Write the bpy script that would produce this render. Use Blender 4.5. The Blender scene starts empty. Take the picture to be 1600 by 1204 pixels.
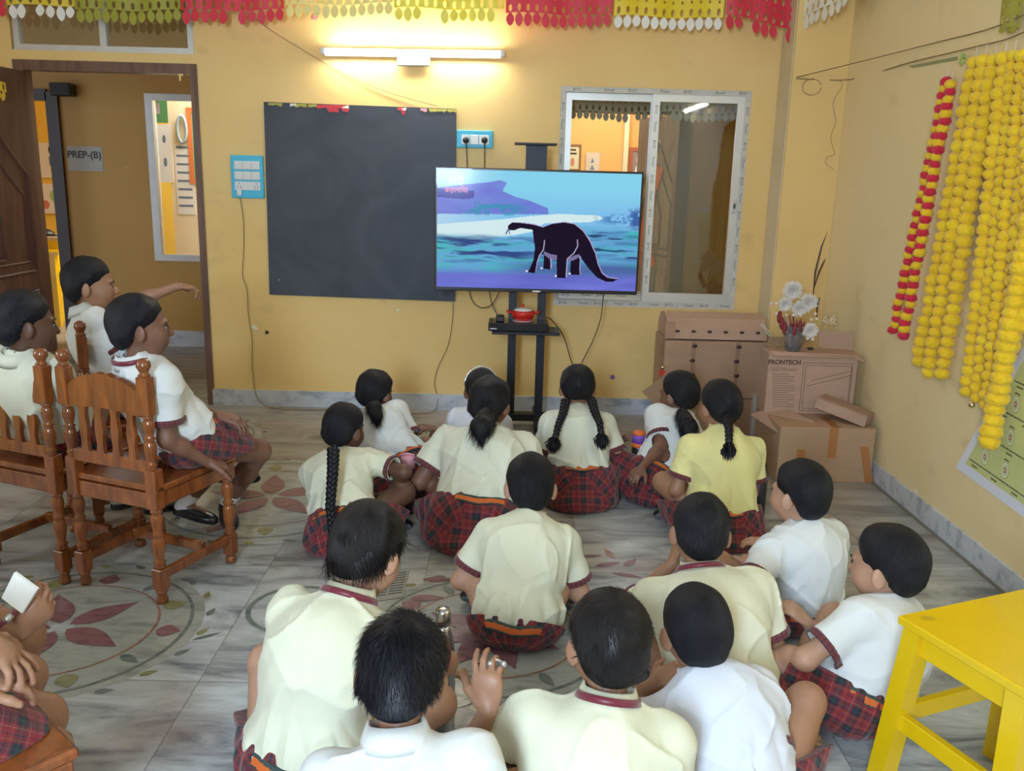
import bpy, bmesh, math, random
import numpy as np
from mathutils import Vector, Matrix
random.seed(7); RNG = np.random.RandomState(7)
SC = bpy.context.scene; COL = SC.collection
# ---------------------------------------------------------------- camera
CM = np.array([[0.99967596, -0.00409171, 0.02512417],
               [0.02351015, -0.22998489, -0.97291018],
               [0.00975905, 0.9731856, -0.22981417]])      # rows: right, down, forward
FPX, CH, D = 1379.17, 1.5164, 5.675
cam = bpy.data.cameras.new('camera'); cam.sensor_width = 36; cam.lens = FPX / 1600 * 36; cam.clip_start = .05
camo = bpy.data.objects.new('camera', cam); COL.objects.link(camo)
m = Matrix.Identity(4)
for i in range(3):
    m[i][0], m[i][1], m[i][2] = CM[0][i], -CM[1][i], -CM[2][i]
m[2][3] = CH
camo.matrix_world = m; SC.camera = camo
# ---------------------------------------------------------------- world, lights, exposure
SC.view_settings.view_transform = 'Standard'; SC.view_settings.look = 'None'
SC.view_settings.gamma = 1; SC.view_settings.use_curve_mapping = False
SC.view_settings.exposure = 0.42
SC.cycles.use_denoising = True
SC.cycles.max_bounces = 8; SC.cycles.diffuse_bounces = 5; SC.cycles.glossy_bounces = 4
w = bpy.data.worlds.new('world'); SC.world = w; w.use_nodes = True
w.node_tree.nodes['Background'].inputs[0].default_value = (.75, .87, 1, 1)
w.node_tree.nodes['Background'].inputs[1].default_value = 1.2
TUBE_E, TUBE2_E, FILL_TUBE_E = 60, 26, 8
def area(name, loc, target, sx, sy, power, color):
    l = bpy.data.lights.new(name, 'AREA'); l.shape = 'RECTANGLE'; l.size = sx; l.size_y = sy
    l.energy = power; l.color = color
    o = bpy.data.objects.new(name, l); COL.objects.link(o); o.location = loc
    o.rotation_euler = (Vector(target) - Vector(loc)).to_track_quat('-Z', 'Y').to_euler()
    return o
area('left_side_fill', (-3.45, 2.35, 1.55), (-.6, 2.75, 0), .8, .9, 10, (.66, .82, 1))  # weak bluish side fill added at the left wall, out of view
area('daylight_rear_door', (-.75, -1.65, 1.95), (-.1, 3.0, 0), .55, 1.2, 130, (.62, .80, 1))
area('corridor_daylight', (-1.0, 6.8, 2.75), (-1.0, 6.7, 0), 3.0, .8, 3.5, (1, .93, .8))
area('next_room_light', (-2.4, 9.3, 2.7), (-2.4, 9.0, 0), 1.6, 1.6, 120, (1, .97, .9))
area('next_room_light_right', (1.0, 8.9, 2.6), (1.0, 8.9, 0), 1.2, 1.2, 40, (1, .95, .85))
# ---------------------------------------------------------------- pixel helpers
def ray(px, py): return CM.T @ np.array([(px - 800) / FPX, (py - 602) / FPX, 1.0])
def at(px, py, X=None, Y=None, Z=None):
    d = ray(px, py)
    t = X / d[0] if X is not None else (Y / d[1] if Y is not None else (Z - CH) / d[2])
    return np.array([0, 0, CH]) + d * t
V = lambda *a: np.array(a, float)
def unit(v): v = np.asarray(v, float); return v / (np.linalg.norm(v) + 1e-12)
# ---------------------------------------------------------------- materials
MATS = {}
def mat(name, color=(.8, .8, .8), rough=.6, metal=0, noise=0, nscale=20, bump=0, bscale=60, emit=None, es=1, coat=0, trans=0, stretch=None, alpha=1, spec=.5, sheen=0, sss=0):
    if name in MATS: return MATS[name]
    mt = bpy.data.materials.new(name); MATS[name] = mt; mt.use_nodes = True
    nt = mt.node_tree; N = nt.nodes; L = nt.links; b = N['Principled BSDF']
    b.inputs['Base Color'].default_value = (*color, 1); b.inputs['Roughness'].default_value = rough
    b.inputs['Metallic'].default_value = metal; b.inputs['Coat Weight'].default_value = coat
    b.inputs['Transmission Weight'].default_value = trans; b.inputs['Alpha'].default_value = alpha
    b.inputs['Specular IOR Level'].default_value = spec; b.inputs['Sheen Weight'].default_value = sheen
    if sss: b.inputs['Subsurface Weight'].default_value = sss; b.inputs['Subsurface Scale'].default_value = .01
    if emit: b.inputs['Emission Color'].default_value = (*emit, 1); b.inputs['Emission Strength'].default_value = es
    if noise or bump:
        tc = N.new('ShaderNodeTexCoord'); mp = N.new('ShaderNodeMapping'); L.new(tc.outputs['Object'], mp.inputs[0])
        if stretch: mp.inputs['Scale'].default_value = stretch
    if noise:
        n = N.new('ShaderNodeTexNoise'); n.inputs['Scale'].default_value = nscale; n.inputs['Detail'].default_value = 5
        L.new(mp.outputs[0], n.inputs[0])
        r = N.new('ShaderNodeMapRange'); r.inputs[1].default_value = .25; r.inputs[2].default_value = .75
        r.inputs[3].default_value = 1 - noise; r.inputs[4].default_value = 1 + noise
        L.new(n.outputs[0], r.inputs[0])
        mx = N.new('ShaderNodeVectorMath'); mx.operation = 'SCALE'; mx.inputs[0].default_value = color
        L.new(r.outputs[0], mx.inputs['Scale']); L.new(mx.outputs[0], b.inputs['Base Color'])
    if bump:
        n2 = N.new('ShaderNodeTexNoise'); n2.inputs['Scale'].default_value = bscale; n2.inputs['Detail'].default_value = 4
        L.new(mp.outputs[0], n2.inputs[0])
        bp = N.new('ShaderNodeBump'); bp.inputs['Strength'].default_value = bump; bp.inputs['Distance'].default_value = .01
        L.new(n2.outputs[0], bp.inputs['Height']); L.new(bp.outputs[0], b.inputs['Normal'])
    return mt
def nodes(mt): nt = mt.node_tree; return nt.nodes, nt.links, nt.nodes['Principled BSDF']
def ramp(N, stops, interp='LINEAR'):
    r = N.new('ShaderNodeValToRGB'); cr = r.color_ramp; cr.interpolation = interp
    while len(cr.elements) < len(stops): cr.elements.new(.5)
    for e, (p, c) in zip(cr.elements, stops): e.position = p; e.color = (*c, 1) if len(c) == 3 else c
    return r
def mathn(N, L, op, a, b=None, c=None):
    n = N.new('ShaderNodeMath'); n.operation = op
    for i, x in enumerate((a, b, c)):
        if x is None: continue
        if isinstance(x, (int, float)): n.inputs[i].default_value = x
        else: L.new(x, n.inputs[i])
    return n.outputs[0]
def mixc(N, L, fac, a, b, mode='MIX'):
    n = N.new('ShaderNodeMix'); n.data_type = 'RGBA'; n.blend_type = mode
    for s, x in ((0, fac), (6, a), (7, b)):
        if isinstance(x, (int, float)): n.inputs[s].default_value = x
        elif isinstance(x, tuple): n.inputs[s].default_value = (*x, 1)
        else: L.new(x, n.inputs[s])
    return n.outputs[2]
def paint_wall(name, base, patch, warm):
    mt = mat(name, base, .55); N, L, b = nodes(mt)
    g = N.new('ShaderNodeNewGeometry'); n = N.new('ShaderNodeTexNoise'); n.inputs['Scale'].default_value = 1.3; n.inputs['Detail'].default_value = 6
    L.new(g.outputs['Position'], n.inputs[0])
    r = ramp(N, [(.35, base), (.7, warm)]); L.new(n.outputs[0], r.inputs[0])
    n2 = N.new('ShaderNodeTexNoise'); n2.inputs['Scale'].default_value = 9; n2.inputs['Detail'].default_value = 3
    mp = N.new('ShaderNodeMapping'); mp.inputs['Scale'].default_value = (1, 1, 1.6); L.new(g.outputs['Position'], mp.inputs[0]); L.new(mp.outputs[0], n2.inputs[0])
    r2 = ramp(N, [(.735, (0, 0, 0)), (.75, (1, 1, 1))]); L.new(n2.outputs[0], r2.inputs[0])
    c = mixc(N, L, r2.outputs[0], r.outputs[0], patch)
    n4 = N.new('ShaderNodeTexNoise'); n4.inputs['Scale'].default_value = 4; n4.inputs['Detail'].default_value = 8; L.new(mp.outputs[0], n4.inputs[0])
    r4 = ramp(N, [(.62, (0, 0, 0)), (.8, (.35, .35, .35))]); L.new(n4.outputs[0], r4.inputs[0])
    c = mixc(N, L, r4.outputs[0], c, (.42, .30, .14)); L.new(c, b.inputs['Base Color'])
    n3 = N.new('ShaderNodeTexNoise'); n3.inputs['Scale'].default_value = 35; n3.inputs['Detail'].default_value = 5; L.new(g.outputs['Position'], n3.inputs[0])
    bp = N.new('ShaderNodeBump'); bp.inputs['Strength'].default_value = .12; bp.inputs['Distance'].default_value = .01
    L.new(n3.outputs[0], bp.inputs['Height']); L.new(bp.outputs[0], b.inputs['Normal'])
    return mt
WALL = paint_wall('yellow_wall_paint', (.80, .54, .19), (.86, .80, .62), (.84, .60, .25))
WALLR = paint_wall('pale_yellow_wall_paint', (.80, .64, .34), (.88, .84, .72), (.82, .67, .40))
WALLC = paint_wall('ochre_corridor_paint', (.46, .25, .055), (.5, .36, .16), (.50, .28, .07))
def marble(name, base, vein, scale=3, rough=.25):
    mt = mat(name, base, rough); N, L, b = nodes(mt); g = N.new('ShaderNodeNewGeometry')
    mp = N.new('ShaderNodeMapping'); mp.inputs['Rotation'].default_value = (0, 0, .5); mp.inputs['Scale'].default_value = (1, 2.6, 2); L.new(g.outputs['Position'], mp.inputs[0])
    n = N.new('ShaderNodeTexNoise'); n.inputs['Scale'].default_value = scale; n.inputs['Detail'].default_value = 9; n.inputs['Roughness'].default_value = .62; n.inputs['Distortion'].default_value = .7
    L.new(mp.outputs[0], n.inputs[0]); r = ramp(N, [(.36, vein), (.5, base), (.72, tuple(min(1, c * 1.12) for c in base))]); L.new(n.outputs[0], r.inputs[0])
    L.new(r.outputs[0], b.inputs['Base Color']); return mt
def wood(name, base, dark, rough=.28, coat=.3, stretch=(4, 4, .5), scale=9):
    mt = mat(name, base, rough, coat=coat); N, L, b = nodes(mt)
    tc = N.new('ShaderNodeTexCoord'); mp = N.new('ShaderNodeMapping'); mp.inputs['Scale'].default_value = stretch; L.new(tc.outputs['Object'], mp.inputs[0])
    n = N.new('ShaderNodeTexNoise'); n.inputs['Scale'].default_value = scale; n.inputs['Detail'].default_value = 6; n.inputs['Distortion'].default_value = .6; L.new(mp.outputs[0], n.inputs[0])
    r = ramp(N, [(.3, dark), (.65, base)]); L.new(n.outputs[0], r.inputs[0]); L.new(r.outputs[0], b.inputs['Base Color'])
    b.inputs['Coat Roughness'].default_value = .15
    return mt
# ---------------------------------------------------------------- mesh helpers
class MB:
    def __init__(s): s.v = []; s.f = []; s.m = []; s.sm = []
    def add(s, vs, fs, mi=0, smooth=False):
        o = len(s.v); s.v += [tuple(map(float, v)) for v in vs]
        s.f += [tuple(i + o for i in f) for f in fs]; s.m += [mi] * len(fs); s.sm += [smooth] * len(fs); return s
    def box(s, c, size, rot=None, mi=0, bev=0):
        c = np.array(c, float); h = np.array(size, float) / 2
        if bev and min(h) > bev * 1.05:
            vs = []; R = np.array(rot) if rot is not None else np.eye(3)
            # chamfered box
            idx = {}
            for ax in range(3):
                for sx in (-1, 1):
                    for sy in (-1, 1):
                        for sz in (-1, 1):
                            q = np.array([sx, sy, sz], float) * h; q2 = q - np.sign(q) * bev; q2[ax] = q[ax]
                            idx[(ax, sx, sy, sz)] = len(vs); vs.append(q2)
            fs = []
            for ax in range(3):
                a, b_ = [(1, 2), (2, 0), (0, 1)][ax]
                for sg in (-1, 1):
                    f = []
                    for u, v_ in ((-1, -1), (1, -1), (1, 1), (-1, 1)):
                        k = [0, 0, 0]; k[ax] = sg; k[a] = u; k[b_] = v_; f.append(idx[(ax, *k)])
                    fs.append(f if sg > 0 else f[::-1])
            for ax in range(3):
                a, b_ = [(1, 2), (2, 0), (0, 1)][ax]
                for u in (-1, 1):
                    for v_ in (-1, 1):
                        k1 = [0, 0, 0]; k1[a] = u; k1[b_] = v_; k2 = list(k1); k1[ax] = -1; k2[ax] = 1
                        f = [idx[(a, *k1)], idx[(a, *k2)], idx[(b_, *k2)], idx[(b_, *k1)]]
                        fs.append(f if u * v_ > 0 else f[::-1])
            for sx in (-1, 1):
                for sy in (-1, 1):
                    for sz in (-1, 1):
                        f = [idx[(a, sx, sy, sz)] for a in range(3)]; fs.append(f if sx * sy * sz > 0 else f[::-1])
            return s.add([c + R @ v for v in vs], fs, mi)
        vs = [np.array([x, y, z]) * h for x in (-1, 1) for y in (-1, 1) for z in (-1, 1)]
        if rot is not None: vs = [np.array(rot) @ v for v in vs]
        return s.add([c + v for v in vs], [(0, 1, 3, 2), (4, 6, 7, 5), (0, 4, 5, 1), (2, 3, 7, 6), (0, 2, 6, 4), (1, 5, 7, 3)], mi)
    def bx(s, x0, x1, y0, y1, z0, z1, mi=0, bev=0):
        return s.box(((x0 + x1) / 2, (y0 + y1) / 2, (z0 + z1) / 2), (abs(x1 - x0), abs(y1 - y0), abs(z1 - z0)), None, mi, bev)
    def tube(s, pts, r, n=8, mi=0, closed=False):
        pts = [np.array(p, float) for p in pts]; rs = r if hasattr(r, '__len__') else [r] * len(pts); vs = []; up = None
        for i, p in enumerate(pts):
            t = unit(pts[(i + 1) % len(pts)] - pts[i - 1]) if closed else unit(pts[min(i + 1, len(pts) - 1)] - pts[max(i - 1, 0)])
            if up is None: up = V(0, 0, 1) if abs(t[2]) < .9 else V(1, 0, 0)
            u = unit(np.cross(t, up)); w_ = np.cross(u, t); up = w_
            for k in range(n):
                a = 2 * math.pi * k / n; vs.append(p + rs[i] * (math.cos(a) * u + math.sin(a) * w_))
        fs = []; m_ = len(pts)
        for i in range(m_ if closed else m_ - 1):
            for k in range(n):
                j = (i + 1) % m_; fs.append((i * n + k, i * n + (k + 1) % n, j * n + (k + 1) % n, j * n + k))
        if not closed: fs += [tuple(range(n))[::-1], tuple(range((m_ - 1) * n, m_ * n))]
        return s.add(vs, fs, mi, True)
    def lathe(s, prof, c=(0, 0, 0), n=20, mi=0, axis=None, squash=(1, 1), caps=True):
        c = np.array(c, float); R = np.eye(3)
        if axis is not None:
            z = unit(axis); x = unit(np.cross(V(0, 1, 0) if abs(z[1]) < .9 else V(1, 0, 0), z)); R = np.array([x, np.cross(z, x), z]).T
        vs = []
        for r, z in prof:
            for k in range(n):
                a = 2 * math.pi * k / n; vs.append(c + R @ V(r * squash[0] * math.cos(a), r * squash[1] * math.sin(a), z))
        fs = [(i * n + k, i * n + (k + 1) % n, (i + 1) * n + (k + 1) % n, (i + 1) * n + k) for i in range(len(prof) - 1) for k in range(n)]
        if caps: fs += [tuple(range(n))[::-1], tuple(range((len(prof) - 1) * n, len(prof) * n))]
        return s.add(vs, fs, mi, True)
    def prism(s, poly, o, u, v_, d, mi=0):
        """polygon in plane (o,u,v) extruded by vector d"""
        o, u, v_, d = (np.array(q, float) for q in (o, u, v_, d)); n = len(poly)
        a = [o + p[0] * u + p[1] * v_ for p in poly]
        vs = a + [q + d for q in a]
        fs = [tuple(range(n))[::-1], tuple(range(n, 2 * n))] + [(i, (i + 1) % n, n + (i + 1) % n, n + i) for i in range(n)]
        return s.add(vs, fs, mi)
    def sphere(s, c, r, nu=14, nv=9, mi=0, R=None):
        r = np.array(r if hasattr(r, '__len__') else (r, r, r), float); vs = []; c = np.array(c, float)
        for i in range(nv + 1):
            th = math.pi * i / nv
            for k in range(nu):
                a = 2 * math.pi * k / nu; q = V(math.sin(th) * math.cos(a), math.sin(th) * math.sin(a), math.cos(th)) * r
                vs.append(c + (R @ q if R is not None else q))
        fs = [(i * nu + k, (i + 1) * nu + k, (i + 1) * nu + (k + 1) % nu, i * nu + (k + 1) % nu) for i in range(nv) for k in range(nu)]
        return s.add(vs, fs, mi, True)
    def build(s, name, mats, parent=None, world=True, uv=None, fixn=False):
        me = bpy.data.meshes.new(name); off = np.zeros(3)
        if parent is not None and world:
            p = parent
            while p is not None: off += np.array(p.location); p = p.parent
        vv = np.array(s.v, float).reshape(-1, 3) - off
        me.from_pydata([tuple(v) for v in vv], [], s.f)
        for mm in (mats if isinstance(mats, (list, tuple)) else [mats]): me.materials.append(mm)
        me.polygons.foreach_set('material_index', s.m); me.polygons.foreach_set('use_smooth', s.sm)
        me.update()
        if fixn:
            bm = bmesh.new(); bm.from_mesh(me); bmesh.ops.recalc_face_normals(bm, faces=bm.faces); bm.to_mesh(me); bm.free()
        o = bpy.data.objects.new(name, me); COL.objects.link(o)
        if parent is not None: o.parent = parent
        return o
def tag(o, label, cat, group=None, kind=None):
    if label: o['label'] = label
    if cat: o['category'] = cat
    if group: o['group'] = group
    if kind: o['kind'] = kind
    return o
def thing(name, loc, label, cat, group=None, rz=0):
    o = bpy.data.objects.new(name, None); COL.objects.link(o); o.location = tuple(map(float, loc)); o.rotation_euler = (0, 0, rz)
    o.empty_display_size = .05
    return tag(o, label, cat, group)
def struct(name, mb, mats, parent=None, **k):
    o = mb.build(name, mats, parent, **k)
    if parent is None: o['kind'] = 'structure'
    return o
def textobj(name, body, size, loc, rot, mt, parent, align='CENTER', depth=.0006, offset=None, font=None):
    c = bpy.data.curves.new(name, 'FONT'); c.body = body; c.size = size; c.align_x = align; c.align_y = 'CENTER'; c.extrude = depth
    c.materials.append(mt)
    if offset: c.offset = offset
    tmp = bpy.data.objects.new(name, c); COL.objects.link(tmp)
    me = bpy.data.meshes.new_from_object(tmp.evaluated_get(bpy.context.evaluated_depsgraph_get())); bpy.data.objects.remove(tmp); me.name = name
    o = bpy.data.objects.new(name, me); COL.objects.link(o)
    off = np.zeros(3); p = parent
    while p is not None: off += np.array(p.location); p = p.parent
    o.parent = parent
    M = Matrix(rot).to_4x4() if not isinstance(rot, Matrix) else rot.to_4x4()
    M.translation = Vector(tuple(np.array(loc, float) - off)); o.matrix_local = M
    return o
def facing(xdir, ydir):
    x = unit(xdir); y = unit(ydir); z = np.cross(x, y); return Matrix(np.array([x, y, z]).T.tolist())
FRONT = facing((1, 0, 0), (0, 0, 1))      # text readable from the camera side (normal -Y)
SIDE = facing((0, -1, 0), (0, 0, 1))      # on the right wall (normal -X)
def copy_tree(o, loc=None, rz=None, parent=None):
    c = o.copy(); COL.objects.link(c)
    if parent is not None: c.parent = parent
    if loc is not None: c.location = loc
    if rz is not None: c.rotation_euler[2] = rz
    for ch in list(o.children): copy_tree(ch, parent=c)
    return c
# ================================================================ the room
XR, XL, YB, ZC = 1.965, -3.6, -1.6, 3.0
mb = MB(); nx, ny = 1, 1
mb.add([(XL, YB, 0), (XR + .12, YB, 0), (XR + .12, 11, 0), (XL - 2.8, 11, 0), (XL - 2.8, YB, 0)], [(0, 1, 2, 3, 4)])
FLOOR = mat('marble_floor', (.4, .4, .38), .22)
def _floor():
    N, L, b = nodes(FLOOR); g = N.new('ShaderNodeNewGeometry'); sp = N.new('ShaderNodeSeparateXYZ'); L.new(g.outputs['Position'], sp.inputs[0])
    TX, TY = .62, .82
    xs = mathn(N, L, 'DIVIDE', mathn(N, L, 'ADD', sp.outputs[0], .905 + 5 * TX), TX); ys = mathn(N, L, 'DIVIDE', mathn(N, L, 'ADD', sp.outputs[1], -2.41 + 5 * TY), TY)
    fx, fy = mathn(N, L, 'FLOOR', xs), mathn(N, L, 'FLOOR', ys)
    cb = N.new('ShaderNodeCombineXYZ'); L.new(fx, cb.inputs[0]); L.new(fy, cb.inputs[1])
    wn = N.new('ShaderNodeTexWhiteNoise'); wn.noise_dimensions = '3D'; L.new(cb.outputs[0], wn.inputs['Vector'])
    # veins: noise with per-slab offset
    off = N.new('ShaderNodeVectorMath'); off.operation = 'SCALE'; L.new(wn.outputs['Color'], off.inputs[0]); off.inputs['Scale'].default_value = 9
    ad = N.new('ShaderNodeVectorMath'); ad.operation = 'ADD'; L.new(g.outputs['Position'], ad.inputs[0]); L.new(off.outputs[0], ad.inputs[1])
    mp = N.new('ShaderNodeMapping'); mp.inputs['Rotation'].default_value = (0, 0, .45); mp.inputs['Scale'].default_value = (1, 3.2, 1); L.new(ad.outputs[0], mp.inputs[0])
    n = N.new('ShaderNodeTexNoise'); n.inputs['Scale'].default_value = 2.6; n.inputs['Detail'].default_value = 10; n.inputs['Roughness'].default_value = .65; n.inputs['Distortion'].default_value = .8
    L.new(mp.outputs[0], n.inputs[0])
    r1 = ramp(N, [(.34, (.12, .14, .17)), (.47, (.36, .39, .41)), (.62, (.54, .58, .60))]); L.new(n.outputs[0], r1.inputs[0])
    r2 = ramp(N, [(.34, (.15, .125, .10)), (.5, (.29, .265, .22)), (.66, (.38, .36, .31))]); L.new(n.outputs[0], r2.inputs[0])
    ft = mathn(N, L, 'ADD', mathn(N, L, 'MULTIPLY', wn.outputs['Value'], .5), mathn(N, L, 'MULTIPLY', mathn(N, L, 'SUBTRACT', sp.outputs[1], 3.0), .38))  # slabs turn bluer and brighter towards the front, daylight put into their colour
    ft = mathn(N, L, 'MINIMUM', mathn(N, L, 'MAXIMUM', ft, 0), .9)
    c = mixc(N, L, ft, r1.outputs[0], r2.outputs[0])
    n5 = N.new('ShaderNodeTexNoise'); n5.inputs['Scale'].default_value = 1.7; n5.inputs['Detail'].default_value = 5; L.new(g.outputs['Position'], n5.inputs[0])
    r5 = ramp(N, [(.52, (0, 0, 0)), (.68, (.5, .5, .5))]); L.new(n5.outputs[0], r5.inputs[0])
    c = mixc(N, L, r5.outputs[0], c, (.34, .24, .20))
    for s in (xs, ys):
        fr = mathn(N, L, 'FRACT', s); d = mathn(N, L, 'ABSOLUTE', mathn(N, L, 'SUBTRACT', fr, .5)); j = mathn(N, L, 'GREATER_THAN', d, .4965)
        c = mixc(N, L, mathn(N, L, 'MULTIPLY', j, .55), c, (.10, .095, .085))
    L.new(c, b.inputs['Base Color'])
    n6 = N.new('ShaderNodeTexNoise'); n6.inputs['Scale'].default_value = 5; n6.inputs['Detail'].default_value = 6; L.new(g.outputs['Position'], n6.inputs[0])
    mr = N.new('ShaderNodeMapRange'); mr.inputs[3].default_value = .2; mr.inputs[4].default_value = .5; L.new(n6.outputs[0], mr.inputs[0]); L.new(mr.outputs[0], b.inputs['Roughness'])
_floor()
floor = struct('floor', mb, FLOOR)
# inlaid flower pattern: thin coloured marble let into the floor
mb = MB(); IM = [marble('inlay_maroon', (.25, .12, .13), (.16, .08, .09), 14), marble('inlay_olive', (.26, .25, .12), (.18, .18, .09), 14),
      marble('inlay_green', (.17, .20, .18), (.10, .13, .12), 14), marble('inlay_cream', (.36, .37, .34), (.26, .27, .25), 8), marble('inlay_rust', (.30, .17, .12), (.2, .1, .08), 14)]
ZI = .0006
def petal(cx, cy, a, l, wd, mi, z=ZI, pointy=1.0):
    n = 9; up = []; dn = []
    for i in range(n + 1):
        t = i / n; w_ = wd * math.sin(math.pi * t ** .8) * (1 - .25 * t * pointy)
        x = l * t; up.append((x, w_ / 2)); dn.append((x, -w_ / 2))
    pl = up + dn[::-1][1:-1]; ca, sa = math.cos(a), math.sin(a)
    mb.add([(cx + x * ca - y * sa, cy + x * sa + y * ca, z) for x, y in pl], [tuple(range(len(pl)))[::-1]], mi)
def ring(cx, cy, r, w_, mi, z=ZI, a0=0, a1=2 * math.pi, n=56):
    vs = []; 
    for i in range(n + 1):
        a = a0 + (a1 - a0) * i / n
        vs += [(cx + (r - w_ / 2) * math.cos(a), cy + (r - w_ / 2) * math.sin(a), z), (cx + (r + w_ / 2) * math.cos(a), cy + (r + w_ / 2) * math.sin(a), z)]
    mb.add(vs, [(2 * i, 2 * i + 1, 2 * i + 3, 2 * i + 2) for i in range(n)], mi)
def rosette(cx, cy, R=.42, star=1, rot=0):
    ring(cx, cy, R * .60, R * 1.0, 3, ZI * .5); 
    ring(cx, cy, R, .012, 2, ZI * 2); ring(cx, cy, R * .74, .008, 4, ZI * 2)
    for i in range(12):
        a = rot + 2 * math.pi * i / 12; k = i % 3
        if k == 0: petal(cx + R * .77 * math.cos(a), cy + R * .77 * math.sin(a), a, R * .2, .075, 1, ZI * 3)
        elif k == 1: petal(cx + R * .76 * math.cos(a), cy + R * .76 * math.sin(a), a, R * .21, .04, 2, ZI * 3)
        else: petal(cx + R * .77 * math.cos(a), cy + R * .77 * math.sin(a), a, R * .2, .085, 0, ZI * 3)
    for i in range(5 if star else 8):
        a = rot + .3 + 2 * math.pi * i / (5 if star else 8); petal(cx + .03 * math.cos(a), cy + .03 * math.sin(a), a, R * .56, R * .26, 0, ZI * (3 + .3 * i))
    for i in range(22):
        a = rot + 2 * math.pi * i / 22; petal(cx + (R + .05) * math.cos(a), cy + (R + .05) * math.sin(a), a + 1.2, .06, .03, 2 if i % 2 else 1, ZI)
c1 = at(430, 775, Z=0); c2 = at(90, 975, Z=0); c3 = at(770, 985, Z=0)
rosette(c1[0] - .02, c1[1], .50, 1, .2); rosette(c2[0] + .02, c2[1] - .02, .42, 1, .5); rosette(-1.9, 4.9, .45)
rosette(c3[0], c3[1], .40, 0, 0)
for (px, py, a, l, wd, mi) in [(640, 935, .1, .13, .06, 0), (660, 905, .0, .14, .05, 0), (720, 905, .3, .12, .05, 0), (700, 970, -.2, .13, .055, 4), (712, 1000, -.1, .15, .06, 4),
        (905, 888, 2.9, .12, .035, 0), (930, 885, .4, .12, .04, 0), (955, 895, -.3, .13, .035, 0), (975, 885, .9, .1, .04, 0), (960, 872, 1.9, .1, .035, 4),
        (905, 870, .2, .1, .03, 0), (890, 880, 2.2, .09, .03, 4), (425, 955, .8, .1, .06, 4), (1000, 690, 2.5, .12, .02, 4), (985, 700, 2.9, .14, .02, 4), (1010, 700, .3, .1, .02, 1),
        (300, 1000, .6, .1, .02, 2), (680, 1110, .5, .2, .04, 2), (655, 1085, 1.2, .16, .04, 2)]:
    p = at(px, py, Z=0); petal(p[0], p[1], a, l, wd, mi, ZI * 3)
p = at(430, 950, Z=0); ring(p[0] + .08, p[1], .17, .018, 2, ZI * 2, 1.2, 5.2); ring(p[0] + .08, p[1], .06, .05, 0, ZI * 2)
p = at(660, 695, Z=0)
for i in range(6): q = at(668, 690 + 6 * i, Z=0); mb.add([(q[0], q[1], ZI), (q[0] + .05, q[1], ZI), (q[0] + .05, q[1] + .008, ZI), (q[0], q[1] + .008, ZI)], [(0, 1, 2, 3)], 1)
ring(p[0] - .04, p[1], .07, .014, 1, ZI)
inl = mb.build('floor_inlay', IM, floor)
# ---- back wall with door, transom and window openings
DXL, DXR, DZ = -2.96, -1.92, 2.075
TZ0, TZ1 = 2.19, 2.75
WX0, WX1, WZ0, WZ1 = .31, 1.482, .715, 2.065
mb = MB(); T = .14; y0, y1 = D, D + T
mb.bx(XL, DXL - .06, y0, y1, 0, ZC); mb.bx(DXL - .06, DXR, y0, y1, DZ + .06, TZ0); mb.bx(DXL - .06, DXR, y0, y1, TZ1, ZC)
mb.bx(DXR, WX0, y0, y1, 0, ZC); mb.bx(WX0, WX1, y0, y1, 0, WZ0); mb.bx(WX0, WX1, y0, y1, WZ1, ZC); mb.bx(WX1, XR + .12, y0, y1, 0, ZC)
wb = struct('wall_back', mb, WALL)
mb = MB(); mb.bx(1.645, XR, 5.42, D, 0, ZC); struct('trim_1', mb, mat('column_paint', (.80, .56, .22), .6, noise=.04, nscale=3))
mb = MB(); mb.bx(1.6385, 1.645, 5.44, D - .004, .1, ZC - .01); struct('trim_2', mb, mat('grey_column_side', (.66, .55, .36), .7, noise=.07, nscale=5))  # greyer sheet over the left side face of the column
mb = MB(); mb.bx(XR, XR + .12, YB, D, 0, ZC); wr = struct('wall_right', mb, WALLR)
mb = MB(); mb.bx(XL - .12, XL, YB, 1.8, 0, ZC); mb.bx(XL - .12, XL, 2.9, D + T, 0, ZC); mb.bx(XL - .12, XL, 1.8, 2.9, 0, 1.0); mb.bx(XL - .12, XL, 1.8, 2.9, 2.1, ZC); struct('wall_left', mb, WALL)
mb = MB(); mb.bx(XL, -1.45, YB - .12, YB, 0, ZC); mb.bx(-.25, XR, YB - .12, YB, 0, ZC); mb.bx(-1.45, -.25, YB - .12, YB, 2.7, ZC); struct('wall_rear', mb, WALL)
mb = MB(); mb.bx(XL - 2.8, XR + .12, YB, 11, ZC, ZC + .1); struct('ceiling', mb, mat('white_ceiling', (.82, .80, .74), .8, noise=.03, nscale=2))
SK = marble('skirting_marble', (.54, .57, .62), (.33, .36, .42), 5, .3)
mb = MB(); mb.bx(DXR + .005, 1.645, D - .014, D, 0, .108); mb.bx(XL, DXL - .06, D - .014, D, 0, .108); mb.bx(1.63, XR - .014, 5.406, 5.42, 0, .108); struct('baseboard_back', mb, SK)
mb = MB()
for i in range(9): mb.bx(XR - .014 - .0006 * (i % 2), XR, YB + .8 * i, min(YB + .8 * i + .797, 5.40), 0, .105)
mb.bx(XR - .022, XR - .014, YB, 5.4, 0, .012, 1)
struct('baseboard_right', mb, [SK, mat('grey_grout', (.22, .2, .18), .7)])
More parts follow.
